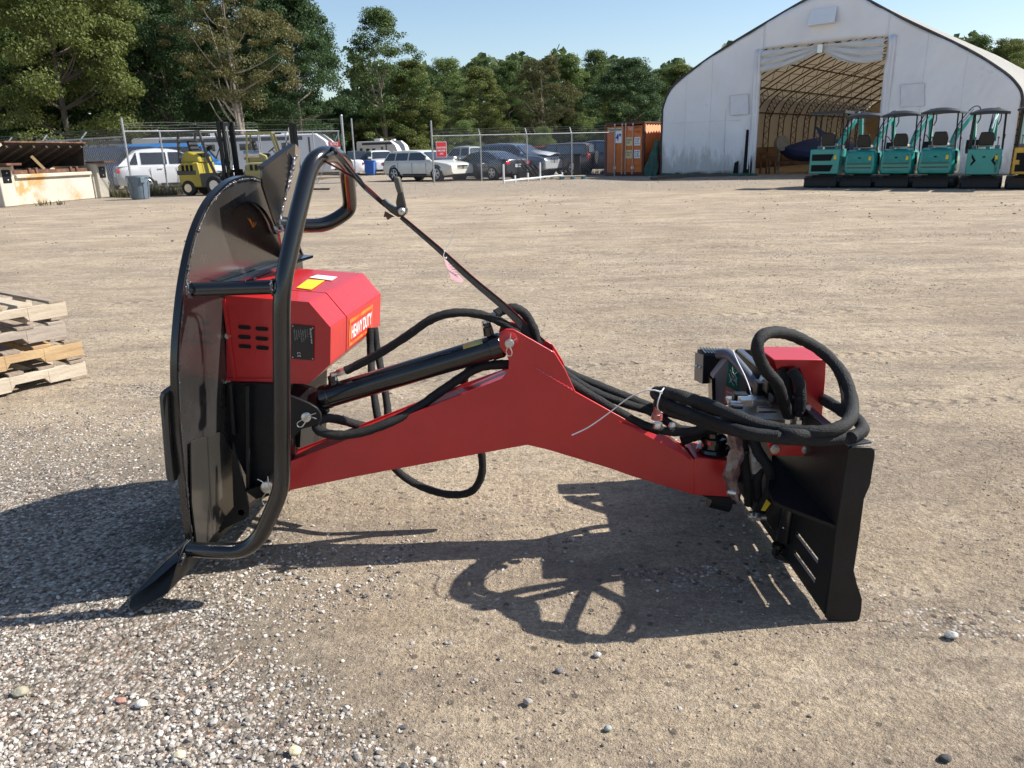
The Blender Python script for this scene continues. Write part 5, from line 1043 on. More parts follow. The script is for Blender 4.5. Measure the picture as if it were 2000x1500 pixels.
for i, (xa, xb, lb_) in enumerate(((1272, 1340, 'long dark timber beam lying nearest the yard, left foot of the fabric building'), (1285, 1420, 'longer dark timber lying along the foot of the fabric building wall'))):
    a, b = G(xa, 352-i*4), G(xb, 347-i*2); o_ = thing('timber_beam', lb_, 'beam', tuple(a)); mb = MB(); mb.bar(a+ez*.08, b+ez*.08, .14, .12); mb.box(a.lerp(b, .1)+ez*.0, (.2, .3, .1)); mb.build('beam', mat('dark_timber', (.10, .085, .07), .85) if i == 0 else bpy.data.materials['dark_timber'], o_)
# ================================================================ vehicles
TYRE = mat('tyre_rubber', (.022, .022, .023), .8, 0, .3, 20); RIMM = mat('alloy_rim', (.55, .55, .56), .3, .85); CHROME = mat('chrome_trim', (.7, .7, .7), .15, 1.)
GLASS = mat('dark_car_glass', (.025, .03, .035), .08, 0, .2, 2, coat=1.); GLASSB = mat('sky_lit_glass', (.10, .13, .15), .06, .2, .2, 2, coat=1.)
HEADL = mat('headlight_lens', (.55, .55, .50), .15, .3, .2, 30, coat=1.); TAILL = mat('tail_light_lens', (.55, .02, .03), .2, 0, .3, 20, coat=1.); TRIM = mat('black_trim', (.025, .025, .027), .6)
PAINTS = {}
def paint(n, c, **k):
    if n not in PAINTS: PAINTS[n] = mat(n, c, .25, 0, .05, 2, coat=.7, **k)
    return PAINTS[n]
STY = { # lower top line (x fraction from rear -.5 to front +.5, z), greenhouse: xr_base, xr_roof, xf_roof, xf_base ; belt
 'wagon': dict(L=5.0, W=1.88, H=1.48, belt=1.00, line=[(-.5,.62),(-.49,.92),(-.46,1.0),(.0,1.0),(.22,.99),(.26,.97),(.44,.86),(.49,.76),(.5,.55)], gh=(-.47,-.40,.06,.24), win=[(-.455,-.30),(-.285,-.11),(-.09,.10)], clr=.20, wb=(-.30,.31), wr=.36),
 'suv': dict(L=4.7, W=1.9, H=1.72, belt=1.12, line=[(-.5,.60),(-.495,1.02),(-.47,1.12),(.0,1.12),(.20,1.13),(.26,1.12),(.44,1.02),(.49,.88),(.5,.60)], gh=(-.48,-.40,.06,.23), win=[(-.46,-.31),(-.295,-.11),(-.09,.10)], clr=.24, wb=(-.29,.31), wr=.38),
 'crossover': dict(L=4.6, W=1.9, H=1.68, belt=1.10, line=[(-.5,.60),(-.495,.98),(-.46,1.10),(-.2,1.10),(.0,1.09),(.22,1.06),(.26,1.04),(.43,.93),(.49,.80),(.5,.55)], gh=(-.485,-.33,.0,.24), win=[(-.40,-.33),(-.30,-.10),(-.08,.12)], clr=.24, wb=(-.29,.31), wr=.36),
 'sedan': dict(L=4.85, W=1.85, H=1.44, belt=.98, line=[(-.5,.58),(-.495,.92),(-.47,1.04),(-.36,1.07),(.0,.99),(.22,.97),(.26,.95),(.44,.82),(.49,.70),(.5,.50)], gh=(-.40,-.20,.06,.25), win=[(-.30,-.12),(-.10,.11)], clr=.19, wb=(-.29,.31), wr=.35),
 'jeep': dict(L=4.25, W=1.8, H=1.72, belt=1.12, line=[(-.5,.62),(-.5,1.1),(-.48,1.12),(.0,1.12),(.20,1.12),(.26,1.10),(.46,1.06),(.495,1.0),(.5,.62)], gh=(-.49,-.46,.10,.21), win=[(-.46,-.26),(-.24,-.06),(-.03,.13)], clr=.30, wb=(-.30,.33), wr=.39),
 'pickup': dict(L=5.6, W=2.0, H=1.85, belt=1.20, line=[(-.5,.70),(-.498,1.16),(-.48,1.2),(-.12,1.2),(.20,1.22),(.26,1.20),(.46,1.12),(.495,1.0),(.5,.66)], gh=(-.13,-.11,.13,.22), win=[(-.11,.0),(.02,.16)], clr=.32, wb=(-.30,.33), wr=.42),
 'van': dict(L=5.2, W=2.0, H=2.05, belt=1.25, line=[(-.5,.60),(-.498,1.2),(-.48,1.25),(.0,1.25),(.28,1.22),(.34,1.18),(.46,1.02),(.495,.85),(.5,.55)], gh=(-.49,-.47,.20,.34), win=[(-.46,-.24),(-.22,.0),(.02,.22)], clr=.24, wb=(-.30,.33), wr=.38),
}
def car(name, label, loc, heading, style, pm, scale=1., glass=GLASS, group='cars parked behind the fence', cap=False, raised=False, detail=True, cat='car', roofm=None):
    S = STY[style]; L, W, Hh, belt = S['L'], S['W'], S['H'], S['belt']; hw = W/2
    c = local_thing(name, label, cat, (loc[0], loc[1], loc[2] if len(loc) > 2 else 0), heading, group, scale)
    line = crom([Vector((x, 0, z)) for x, z in S['line']], 3); mb = MB(); rows = []
    for p in line:
        x = p.x*L; e = abs(p.x)/.5; k = 1-.13*max(0, (e-.82)/.18)**2.2-.03*e**4; w_ = hw*k; zb = S['clr']+.05+(.10*max(0, (e-.8)/.2)); zt = max(p.z, zb+.12); md = zb+(zt-zb)*.45
        half = [(w_*.86, zb), (w_*.975, zb+.10), (w_, md), (w_*.985, zb+(zt-zb)*.72), (w_*.955, zt-.055), (w_*.90, zt-.012), (w_*.55, zt+.015), (0, zt+.022)]
        rows.append([(x, y, z) for y, z in half]+[(x, -y, z) for y, z in half[:-1][::-1]])
    mb.grid(rows, closed=True); n = len(rows[0]); mb.add(rows[0], [tuple(range(n))]); mb.add(rows[-1], [tuple(range(n))])
    xr, xrr, xfr, xf = [q*L for q in S['gh']]; bz = belt-.03; gw, gt_ = hw*.93, hw*.74; rz = Hh-.035
    # cabin: curved roof between the four corner lines
    rows = []
    prof_ = [(xr, bz), (xr+(xrr-xr)*.5, bz+(rz-bz)*.55), (xrr, rz-.03), (xrr+.25*(1 if xfr-xrr > 1 else .4), rz+.01), ((xrr+xfr)/2, rz+.035), (xfr-.3, rz+.01), (xfr, rz-.04), (xfr+(xf-xfr)*.5, bz+(rz-bz)*.52), (xf, bz)]
    for x, z in prof_:
        t_ = (z-bz)/(rz-bz); w_ = gw+(gt_-gw)*min(1, max(0, t_)); rows.append([(x, w_, z-.0), (x, w_*.86, z+.03*t_), (x, w_*.45, z+.045*t_), (x, 0, z+.05*t_), (x, -w_*.45, z+.045*t_), (x, -w_*.86, z+.03*t_), (x, -w_, z)])
    mb.grid(rows)
    for s_ in (1, -1):
        lw = [(x, s_*gw, bz) for x, z in prof_]; mb.add([(r[0][0], s_*abs(r[0][1]), r[0][2]) for r in rows]+[(xf, s_*gw, bz)], [tuple(range(len(rows)+1))])
    body = mb.build('body', pm, c, angle=40)
    def sidept(x, t_, s_, off=.012): w_ = gw+(gt_-gw)*t_; return Vector((x, s_*(w_+off), bz+(rz-bz)*t_))
    def xlim(x, t_): # clamp x to the cabin outline at height t_
        a = xr+(xrr-xr)*t_; b = xf+(xfr-xf)*t_; return min(max(x, a+.07), b-.07)
    for s_ in (1, -1):
        for (a, b) in S['win']:
            a *= L; b *= L; t0, t1 = .10, .86; last_ = (b/L == S['win'][-1][1]); b2 = xf*.93 if last_ else b
            q = [sidept(xlim(a, t0), t0, s_), sidept(xlim(b2 if last_ else b, t0), t0, s_), sidept(xlim(b2 if last_ else b, t1), t1, s_), sidept(xlim(a, t1), t1, s_)]
            m2 = MB(); m2.prism(q, (0, s_*.006, 0)); m2.build('window', glass, c)
    def endq(x0, x1, t0, t1, k, out, name_, m_):
        q = []
        for t_, s_ in ((t0, 1), (t0, -1), (t1, -1), (t1, 1)): x = x0+(x1-x0)*t_; w_ = (gw+(gt_-gw)*t_)*k; q.append(Vector((x+out, s_*w_, bz+(rz-bz)*t_+.02)))
        m2 = MB(); m2.prism(q, (out*.4, 0, .004)); m2.build(name_, m_, c)
    endq(xf, xfr, .08, .88, .90, .05, 'windshield', glass); endq(xr, xrr, .18, .84, .84, -.05, 'rear_window', glass)
    wr = S['wr']
    for xw in S['wb']:
        for s_ in (1, -1):
            X_ = xw*L; m2 = MB(); m2.lathe((X_, s_*(hw*.985), wr+.02), (0, -s_, 0), [(0, wr*.86), (0, wr*1.16), (.02, wr*1.18), (.2, wr*1.18)], 24); m2.build('wheel_arch', TRIM, body)
            m2 = MB(); m2.lathe((X_, s_*(hw+.012), wr), (0, -s_, 0), [(0, wr*.66), (-.0, wr*.93), (.03, wr), (.2, wr), (.22, wr*.9)], 24); wl = m2.build('wheel', TYRE, c)
            m2 = MB(); m2.lathe((X_, s_*(hw+.016), wr), (0, -s_, 0), [(0, wr*.60), (.01, wr*.60)], 20, mi=1)
            rg = [[Vector((X_+wr*q*math.cos(k*.2618), s_*(hw+.030-(.012 if q > .65 else 0)), wr+wr*q*math.sin(k*.2618))) for k in range(24)] for q in (.60, .64, .69)]; m2.grid(rg, closed=True)
            for k in range(5): a_ = k*1.2566+.3; m2.bar((X_, s_*(hw+.022), wr), (X_+wr*.62*math.cos(a_), s_*(hw+.022), wr+wr*.62*math.sin(a_)), .07, .03, up=(0, 1, 0))
            m2.lathe((X_, s_*(hw+.035), wr), (0, -s_, 0), [(0, wr*.13), (.03, wr*.16)], 10); m2.build('rim', [RIMM, TRIM], wl)
    # lamps, bumper, grille, handles, mirrors
    fz = S['line'][-2][1]; rzz = S['line'][1][1]
    for s_ in (1, -1):
        m2 = MB(); m2.box((L*.478, s_*hw*.68, fz-.06), (.14, hw*.34, .13)); m2.build('headlight', HEADL, c, bevel=.02)
        m2 = MB(); m2.box((-L*.486, s_*hw*.76, rzz-.08), (.12, hw*.30, .15 if style != 'jeep' else .3)); m2.build('tail_light', TAILL, c, bevel=.02)
        m2 = MB(); m2.box((xf*.86, s_*(hw*1.06), bz+.12), (.10, .22, .14)); m2.build('mirror', pm, c, bevel=.03)
        for hx in ((-.16), (.06)): m2 = MB(); m2.box((hx*L, s_*(hw*.992), belt-.14), (.18, .025, .03)); m2.build('door_handle', pm if style != 'sedan' else CHROME, c)
        m2 = MB()
        for hx in (-.24, -.03, .17): m2.box((hx*L, s_*(hw*.998), (belt+S['clr'])/2+.05), (.010, .012, belt-S['clr']-.30))
        m2.box((0, s_*hw*.99, S['clr']+.12), (L*.34, .03, .10)); m2.build('door_seam', TRIM, c)
    m2 = MB(); m2.box((L*.492, 0, fz-.10), (.05, hw*.82, .18)); gr = m2.build('grille', TRIM, c, bevel=.02)
    m2 = MB(); [m2.box((L*.500, 0, fz-.17+.05*k), (.03, hw*.80, .012)) for k in range(4)]; m2.box((L*.5, 0, fz-.09), (.035, .06, .2)); m2.build('grille_bar', CHROME, gr)
    m2 = MB(); m2.box((L*.490, 0, S['clr']+.16), (.08, hw*1.2, .10)); m2.box((-L*.490, 0, S['clr']+.14), (.08, hw*1.3, .12)); m2.build('lower_intake', TRIM, c, bevel=.02)
    m2 = MB(); m2.box((-L*.499, 0, rzz-.22), (.02, .42, .16)); m2.build('number_plate', SWHT, c)
    m2 = MB(); m2.box((0, 0, S['clr']+.06), (L*.86, W*.8, .16)); m2.build('underbody', TRIM, c)
    return c
CREAM = paint('cream_white_paint', (.72, .70, .62)); WHITEC = paint('bright_white_paint', (.74, .75, .78)); CHAR = paint('charcoal_paint', (.045, .05, .06)); SLATE = paint('slate_blue_paint', (.09, .12, .18)); DBLUE = paint('navy_paint', (.02, .035, .08)); BRN = paint('dusty_brown_paint', (.09, .065, .06)); BLKC = paint('black_car_paint', (.015, .016, .02)); SKYB = paint('sky_blue_paint', (.04, .22, .55)); REDC = paint('dark_red_paint', (.30, .04, .05)); SILV = paint('silver_paint', (.38, .40, .42)); LTB = paint('pale_blue_paint', (.40, .50, .55))
gr_ = 'vehicles parked in the lot'
car('station_wagon', 'cream white station wagon parked with its nose toward the red fence sign', G(836, 352.5), R(-40), 'wagon', CREAM, 1.06, group=gr_)
car('sedan', 'charcoal sedan seen from behind, between the cream wagon and the slate blue SUV', G(951, 350), R(134), 'sedan', CHAR, 1.0, group=gr_)
sv = car('suv', 'slate blue SUV with a silver front end and crumpled hood behind the fence', G(1012, 344.5), R(-36), 'suv', SLATE, 1.06, group=gr_)
mb = MB(); mb.box((2.28, 0, .62), (.16, 1.72, .50)); mb.build('bumper', SILV, sv, bevel=.06)
mb = MB(); mb.grid([[(2.3-.5*i/1., y, 1.12+.10*i+.06*math.sin(y*4+i)) for y in np.linspace(-.7, .7, 8)] for i in range(3)]); mb.build('crumpled_hood', SILV, sv, solid=.02)
mb = MB(); [mb.box((2.37, -.45+.15*k, .95), (.03, .07, .16)) for k in range(7)]; mb.build('grille_slot', CHROME, sv)
jp = car('jeep', 'dusty dark brown boxy off-roader seen from behind with red rear panel', G(1092, 342), R(152), 'jeep', BRN, 1.02, glass=GLASSB, group=gr_)
mb = MB(); mb.box((-2.14, 0, .86), (.03, 1.4, .36)); mb.build('red_tailgate', paint('faded_red_paint', (.33, .06, .06)), jp); mb = MB(); mb.lathe((-2.17, .1, .95), (-1, 0, 0), [(0, .34), (.2, .34), (.22, .2)], 20); mb.build('spare_wheel', TYRE, jp)
car('pickup_truck', 'dark navy pickup truck beside the orange container', G(1168, 340), R(165), 'pickup', DBLUE, 1.0, glass=GLASSB, group=gr_)
car('pickup_truck', 'silver trimmed dark pickup standing behind the charcoal sedan', G(915, 339), R(150), 'pickup', SILV, .98, group=gr_)
car('hatchback', 'dark red car just showing between the slate blue SUV and the brown off-roader', G(1048, 334), R(150), 'suv', REDC, .98, group=gr_)
car('black_car', 'black car facing the camera seen through the black pipe frame', G(699, 340), R(-78), 'suv', BLKC, 1.0, group=gr_)
car('white_suv', 'white SUV facing the camera left of the cream wagon', G(745, 340), R(-70), 'suv', WHITEC, 1.0, group=gr_)
car('crossover', 'large bright white crossover with red tail lights behind the fence at left', G(352, 375), R(31), 'crossover', WHITEC, 1.13, group=gr_)
car('jeep', 'dark blue boxy off-roader facing the yard between the concrete bin and the white crossover', G(212, 358), R(-62), 'jeep', DBLUE, 1.15, glass=GLASS, group=gr_)
car('van', 'bright sky blue topped van behind the white crossover', (P(352, 300, 43.5).x, 43.5), R(16), 'van', SKYB, 1.10, group=gr_)
car('blue_van', 'navy roofed van left of the sky blue one behind the crossover', (P(268, 300, 42.5).x, 42.5), R(16), 'van', DBLUE, 1.04, group=gr_)
car('white_van', 'white van behind the right end of the concrete bin lid', G(190, 345), R(-60), 'van', WHITEC, 1.0, group=gr_)
car('pale_car', 'pale blue-green car behind the right end of the concrete bin', G(186, 352), R(-55), 'sedan', LTB, 1.1, glass=GLASSB, group=gr_)
car('white_sedan', 'white sedan seen through the gate below the NOTICE sign', G(640, 347), R(190), 'sedan', WHITEC, 1.05, group=gr_)
car('beige_van', 'pale beige camper van behind the chain link gate', G(590, 337), R(200), 'van', paint('beige_paint', (.55, .50, .42)), 1.2, group=gr_)
# ---- recreational vehicles
RVW = mat('rv_white_panel', (.66, .67, .69), .45, 0, .05, 1); RVB = mat('rv_dark_panel', (.05, .055, .06), .3, 0, .1)
def rv(label, loc, heading, L, Hh, wins, cap=True, Wd=2.4, z0=.6):
    c = local_thing('travel_trailer', label, 'trailer', (loc[0], loc[1], 0), heading, 'caravans in the lot')
    mb = MB(); pr = [(-L/2, z0), (-L/2, Hh-.1), (-L/2+.1, Hh), (L/2-.9, Hh), (L/2-.3, Hh-.45), (L/2, Hh-1.2), (L/2-.1, z0)]
    mb.prism([(x, -Wd/2, z) for x, z in pr], (0, Wd, 0)); mb.build('body', RVW, c, bevel=.05)
    for s_ in (1, -1):
        for x, z, w_, h_ in wins: mb = MB(); mb.box((x, s_*(Wd/2+.01), z), (w_, .04, h_)); mb.build('window', GLASS, c, bevel=.01)
        mb = MB(); mb.box((0, s_*(Wd/2+.008), Hh-.25), (L*.72, .02, .22)); mb.box((L/2-1.35, s_*(Wd/2+.008), (Hh+z0)/2), (.12, .02, Hh-z0-.4)); mb.build('stripe', RVB, c)
        for k in (-.3, .35): mb = MB(); mb.lathe((k, s_*(Wd/2-.03), .36), (0, -s_, 0), [(0, .22), (0, .34), (.02, .36), (.2, .36)], 18); mb.build('wheel', TYRE, c)
    mb = MB(); mb.prism([(L/2-.86, -.75, Hh-.02), (L/2-.28, -.5, Hh-.46), (L/2+.02, -.25, Hh-1.2), (L/2+.02, .25, Hh-1.2), (L/2-.28, .5, Hh-.46), (L/2-.86, .75, Hh-.02)], (.02, 0, .015)); mb.build('front_panel', RVB, c)
    mb = MB(); mb.box((-L*.1, 0, Hh+.12), (.7, .6, .24)); mb.box((L*.25, 0, Hh+.08), (.4, .4, .16)); mb.build('roof_unit', RVW, c, bevel=.03); mb = MB(); mb.bar((L/2-.2, 0, z0), (L/2+1.1, 0, .5), .12, .1); mb.build('tow_bar', TRIM, c)
    return c
rv('black and white travel trailer with a dark curved nose behind the cream wagon', P(752, 330, 82), R(-24), 4.9, 2.75, [(-1.9, 1.9, .3, .4), (-1.1, 1.7, .4, .7), (-.4, 1.7, .4, .7), (.6, 1.9, .25, .6)])
rv('white motorhome with a rounded roof unit behind the white crossover', P(300, 330, 62), R(-35), 4.4, 3.5, [(-.6, 2.3, .5, .4), (.5, 2.3, .5, .4)])
rv('long white travel trailer behind the first forklift', P(470, 330, 52), R(0), 12.5, 2.8, [(-4, 2.1, .9, .4), (-1.5, 2.1, .9, .4), (1, 2.1, 1., .4), (3.6, 2.1, .9, .4)])
rv('grey roofed storage trailer behind the far fence at left', P(150, 330, 58), R(10), 12, 3.0, [(-3, 2.3, .8, .4), (3, 2.3, .8, .4)])
# ---- blue wheelie bin
c_ = G(722, 343); wb = thing('wheelie_bin', 'bright blue wheelie bin between the black car and the white SUV', 'bin', tuple(c_)); BBL = mat('bin_blue', (.02, .12, .45), .5)
mb = MB(); mb.prism([c_+Vector((-.30, 0, .06)), c_+Vector((.30, 0, .06)), c_+Vector((.36, 0, .95)), c_+Vector((-.36, 0, .95))], (0, .7, 0)); mb.build('bin_body', BBL, wb, bevel=.02); mb = MB(); mb.box(c_+Vector((0, .34, 1.0)), (.8, .8, .08)); mb.build('lid', BBL, wb, bevel=.02)
for s_ in (-.3, .3): mb = MB(); mb.lathe(c_+Vector((s_-.04, .6, .12)), (1, 0, 0), [(0, .12), (.08, .12)], 14); mb.build('wheel', TYRE, wb)
# ---- junk in front of the fence
wp_ = mat('white_pipe', (.62, .64, .66), .5); f0, f1, f2 = G(984, 358), G(1055, 352.5), G(1098, 350.5)
pfm = thing('pipe_rack', 'white painted pipe rack lying in front of the fence', 'rack', tuple(f0))
for a, b in ((f0+ez*.10, f1+ez*.14), (f1+ez*.14, f2+ez*.2), (f0, f0+ez*.85), (f1, f1+ez*.85), (f2, f2+ez*.35), (f0.lerp(f1, .3), f0.lerp(f1, .3)+ez*.32), (f0.lerp(f1, .65), f0.lerp(f1, .65)+ez*.4)):
    mb = MB(); mb.cyl(a, b, .045, seg=8); mb.build('pipe', wp_, pfm)
br_ = thing('steel_brackets', 'black slanted steel rack beside the white pipe rack, in front of the slate blue SUV', 'rack', tuple(G(1030, 351)))
for k in range(4):
    a = G(1018+k*9, 352.5); mb = MB(); mb.bar(a+ez*.05+Vector((.5, .2, 0)), a+ez*.75, .16, .05); mb.build('slat', TRIM, br_)
mb = MB(); a = G(1012, 351); b = G(1052, 349.5); mb.bar(a+ez*.72, b+ez*.72, .05, .05); mb.bar(a+ez*.25, b+ez*.3, .05, .3); mb.build('frame', TRIM, br_)
for i, (x_, lb_, m_) in enumerate(((1078, 'pale wooden pallet lying flat behind the white pipe rack', 'pale'), (1118, 'blue ended pallet lying flat at the right end of the fence junk', 'blue'))):
    a = G(x_, 349.5); o_ = thing('wooden_pallet', lb_, 'pallet', tuple(a)); mm_ = WOODS[0] if m_ == 'pale' else mat('blue_pallet_paint', (.08, .28, .40), .7)
    for k in range(5): mb = MB(); mb.box(a+Vector((0, -.4+k*.22, .14)), (1.3, .14, .03)); mb.build('top_board', WOODS[0], o_)
    for k in (-.55, 0, .55): mb = MB(); mb.box(a+Vector((k, 0, .06)), (.12, 1., .11)); mb.build('stringer', mm_, o_)
c_ = G(1127, 348); o_ = thing('black_bollard', 'black box shaped post on the blue ended pallet', 'post', tuple(c_)); mb = MB(); mb.box(c_+ez*.65, (.32, .32, 1.0)); mb.build('post_body', TRIM, o_, bevel=.03); mb = MB(); mb.box(c_+ez*1.18, (.4, .4, .06)); mb.build('cap', TRIM, o_)
# ================================================================ forklifts
def forklift(label, loc, heading, scale, ym, dark, mast_h=2.35):
    c = local_thing('forklift', label, 'forklift', (loc[0], loc[1], 0), heading, 'forklifts by the fence', scale)
    mb = MB(); mb.prism([(x, -.52, z) for x, z in ((-1.15, .28), (-1.25, .45), (-1.25, 1.0), (-1.05, 1.12), (-.45, 1.12), (-.40, .62), (.15, .55), (.2, .28))], (0, 1.04, 0)); mb.build('counterweight', ym, c, bevel=.05)
    mb = MB(); mb.box((-.9, 0, .78), (.75, 1.06, .16)); mb.box((-.08, 0, .52), (.6, 1.06, .46)); mb.build('step_panel', dark, c, bevel=.02)
    mb = MB(); mb.prism([(x, -.42, z) for x, z in ((-1.15, 1.1), (-1.05, 1.42), (-.85, 1.5), (-.45, 1.35), (-.4, 1.1))], (0, .84, 0)); ho = mb.build('engine_hood', ym, c, bevel=.05)
    for s_ in (1, -1):
        for k in range(3): mb = MB(); mb.box((-1.02+k*.17, s_*.525, .93), (.10, .02, .20)); mb.build('vent_slot', DARKHOLE, ho)
    mb = MB(); mb.box((-.62, 0, 1.36), (.5, .5, .12)); mb.box((-.86, 0, 1.62), (.12, .48, .5), (Vector((.97, 0, .2)), Vector((0, 1, 0)), Vector((-.2, 0, .97)))); mb.build('seat', TRIM, c, bevel=.04)
    for s_ in (1, -1):
        for (a, b) in (((-1.15, 1.1), (-1.05, 2.12)), ((.25, .6), (-.02, 1.25)), ((-.02, 1.25), (-.22, 2.12))): mb = MB(); mb.bar((a[0], s_*.48, a[1]), (b[0], s_*.48, b[1]), .06, .08); mb.build('guard_post', dark if dark is not ym else ym, c)
    mb = MB(); mb.bar((-1.08, .48, 2.13), (-.18, .48, 2.13), .07, .07); mb.bar((-1.08, -.48, 2.13), (-.18, -.48, 2.13), .07, .07)
    for k in range(6): mb.bar((-1.05+k*.17, -.45, 2.13), (-1.05+k*.17, .45, 2.13), .03, .05)
    mb.build('overhead_guard', dark, c)
    for s_ in (.36, -.36):
        for dx, wd in ((.48, .10), (.60, .08)): mb = MB(); mb.box((dx, s_*(1 if dx < .5 else .8), mast_h/2+.08), (.10, wd, mast_h)); mb.build('mast_rail', BLKM, c)
        mb = MB(); mb.cyl((.42, s_*.6, .3), (.42, s_*.6, mast_h-.1), .04, seg=10); mb.cyl((.42, s_*.6, 1.3), (.42, s_*.6, mast_h-.05), .025, seg=10); mb.build('lift_cylinder', ZINC, c)
        mb = MB(); mb.bar((.70, s_*.7, .10), (1.65, s_*.7, .07), .11, .04); mb.bar((.70, s_*.7, .08), (.70, s_*.7, .75), .11, .04); mb.build('fork', BLKM, c)
    mb = MB(); mb.box((.5, 0, mast_h), (.1, .8, .1)); mb.build('mast_crossbar', BLKM, c); mb = MB(); mb.box((.5, 0, .35), (.1, .8, .1)); mb.build('mast_crossbar', BLKM, c); mb = MB(); mb.box((.67, 0, .4), (.05, .9, .1)); mb.bar((.67, -.42, .4), (.67, -.42, .8), .05, .05); mb.bar((.67, .42, .4), (.67, .42, .8), .05, .05); mb.box((.67, 0, .8), (.05, .9, .1)); mb.build('fork_carriage', BLKM, c)
    for x, r, yy in ((.15, .33, .46), (-.9, .26, .44)):
        for s_ in (1, -1):
            mb = MB(); mb.lathe((x, s_*(yy+.11), r), (0, -s_, 0), [(0, r*.6), (0, r*.95), (.02, r), (.2, r), (.22, r*.9)], 22); w_ = mb.build('wheel', TYRE, c); mb = MB(); mb.lathe((x, s_*(yy+.12), r), (0, -s_, 0), [(0, r*.2), (0, r*.55), (.04, r*.5)], 16); mb.build('rim', mat('rim_'+label[:3], (.45, .40, .15), .5) if False else ZINC, w_)
    mb = MB(); mb.cyl((-.05, 0, 1.25), (-.28, 0, 1.55), .02, seg=8); mb.lathe((-.28, 0, 1.55), (-.6, 0, .8), [(0, .18), (.02, .18), (.02, .15), (0, .15)], 18); mb.build('steering_wheel', TRIM, c)
    mb = MB(); mb.tube(crom([(-.1, .1, 1.2), (.3, .1, 1.9), (.45, .1, 2.1), (.47, .1, 1.2), (.3, .1, .8)], 5), .018, 6); mb.build('hose', TRIM, c)
    return c
YF = mat('forklift_yellow', (.36, .29, .03), .4, 0, .08, 2, coat=.4); YP = mat('faded_yellow_paint', (.24, .22, .09), .5, 0, .1, 2); DKG = mat('dark_grey_paint', (.06, .06, .055), .5)
fk = forklift('yellow and black forklift with its mast facing right beside the white crossover', G(432, 380), R(-14), 1.17, YF, DKG)
f2 = forklift('faded pale yellow forklift with a silver gas tank behind the blade guard', G(556, 376), R(10), 1.12, YP, YP)
mb = MB(); mb.cyl((-1.25, -.3, 1.38), (-.7, -.3, 1.38), .17, seg=18); mb.build('gas_tank', mat('silver_tank', (.5, .5, .5), .25, .9), f2)
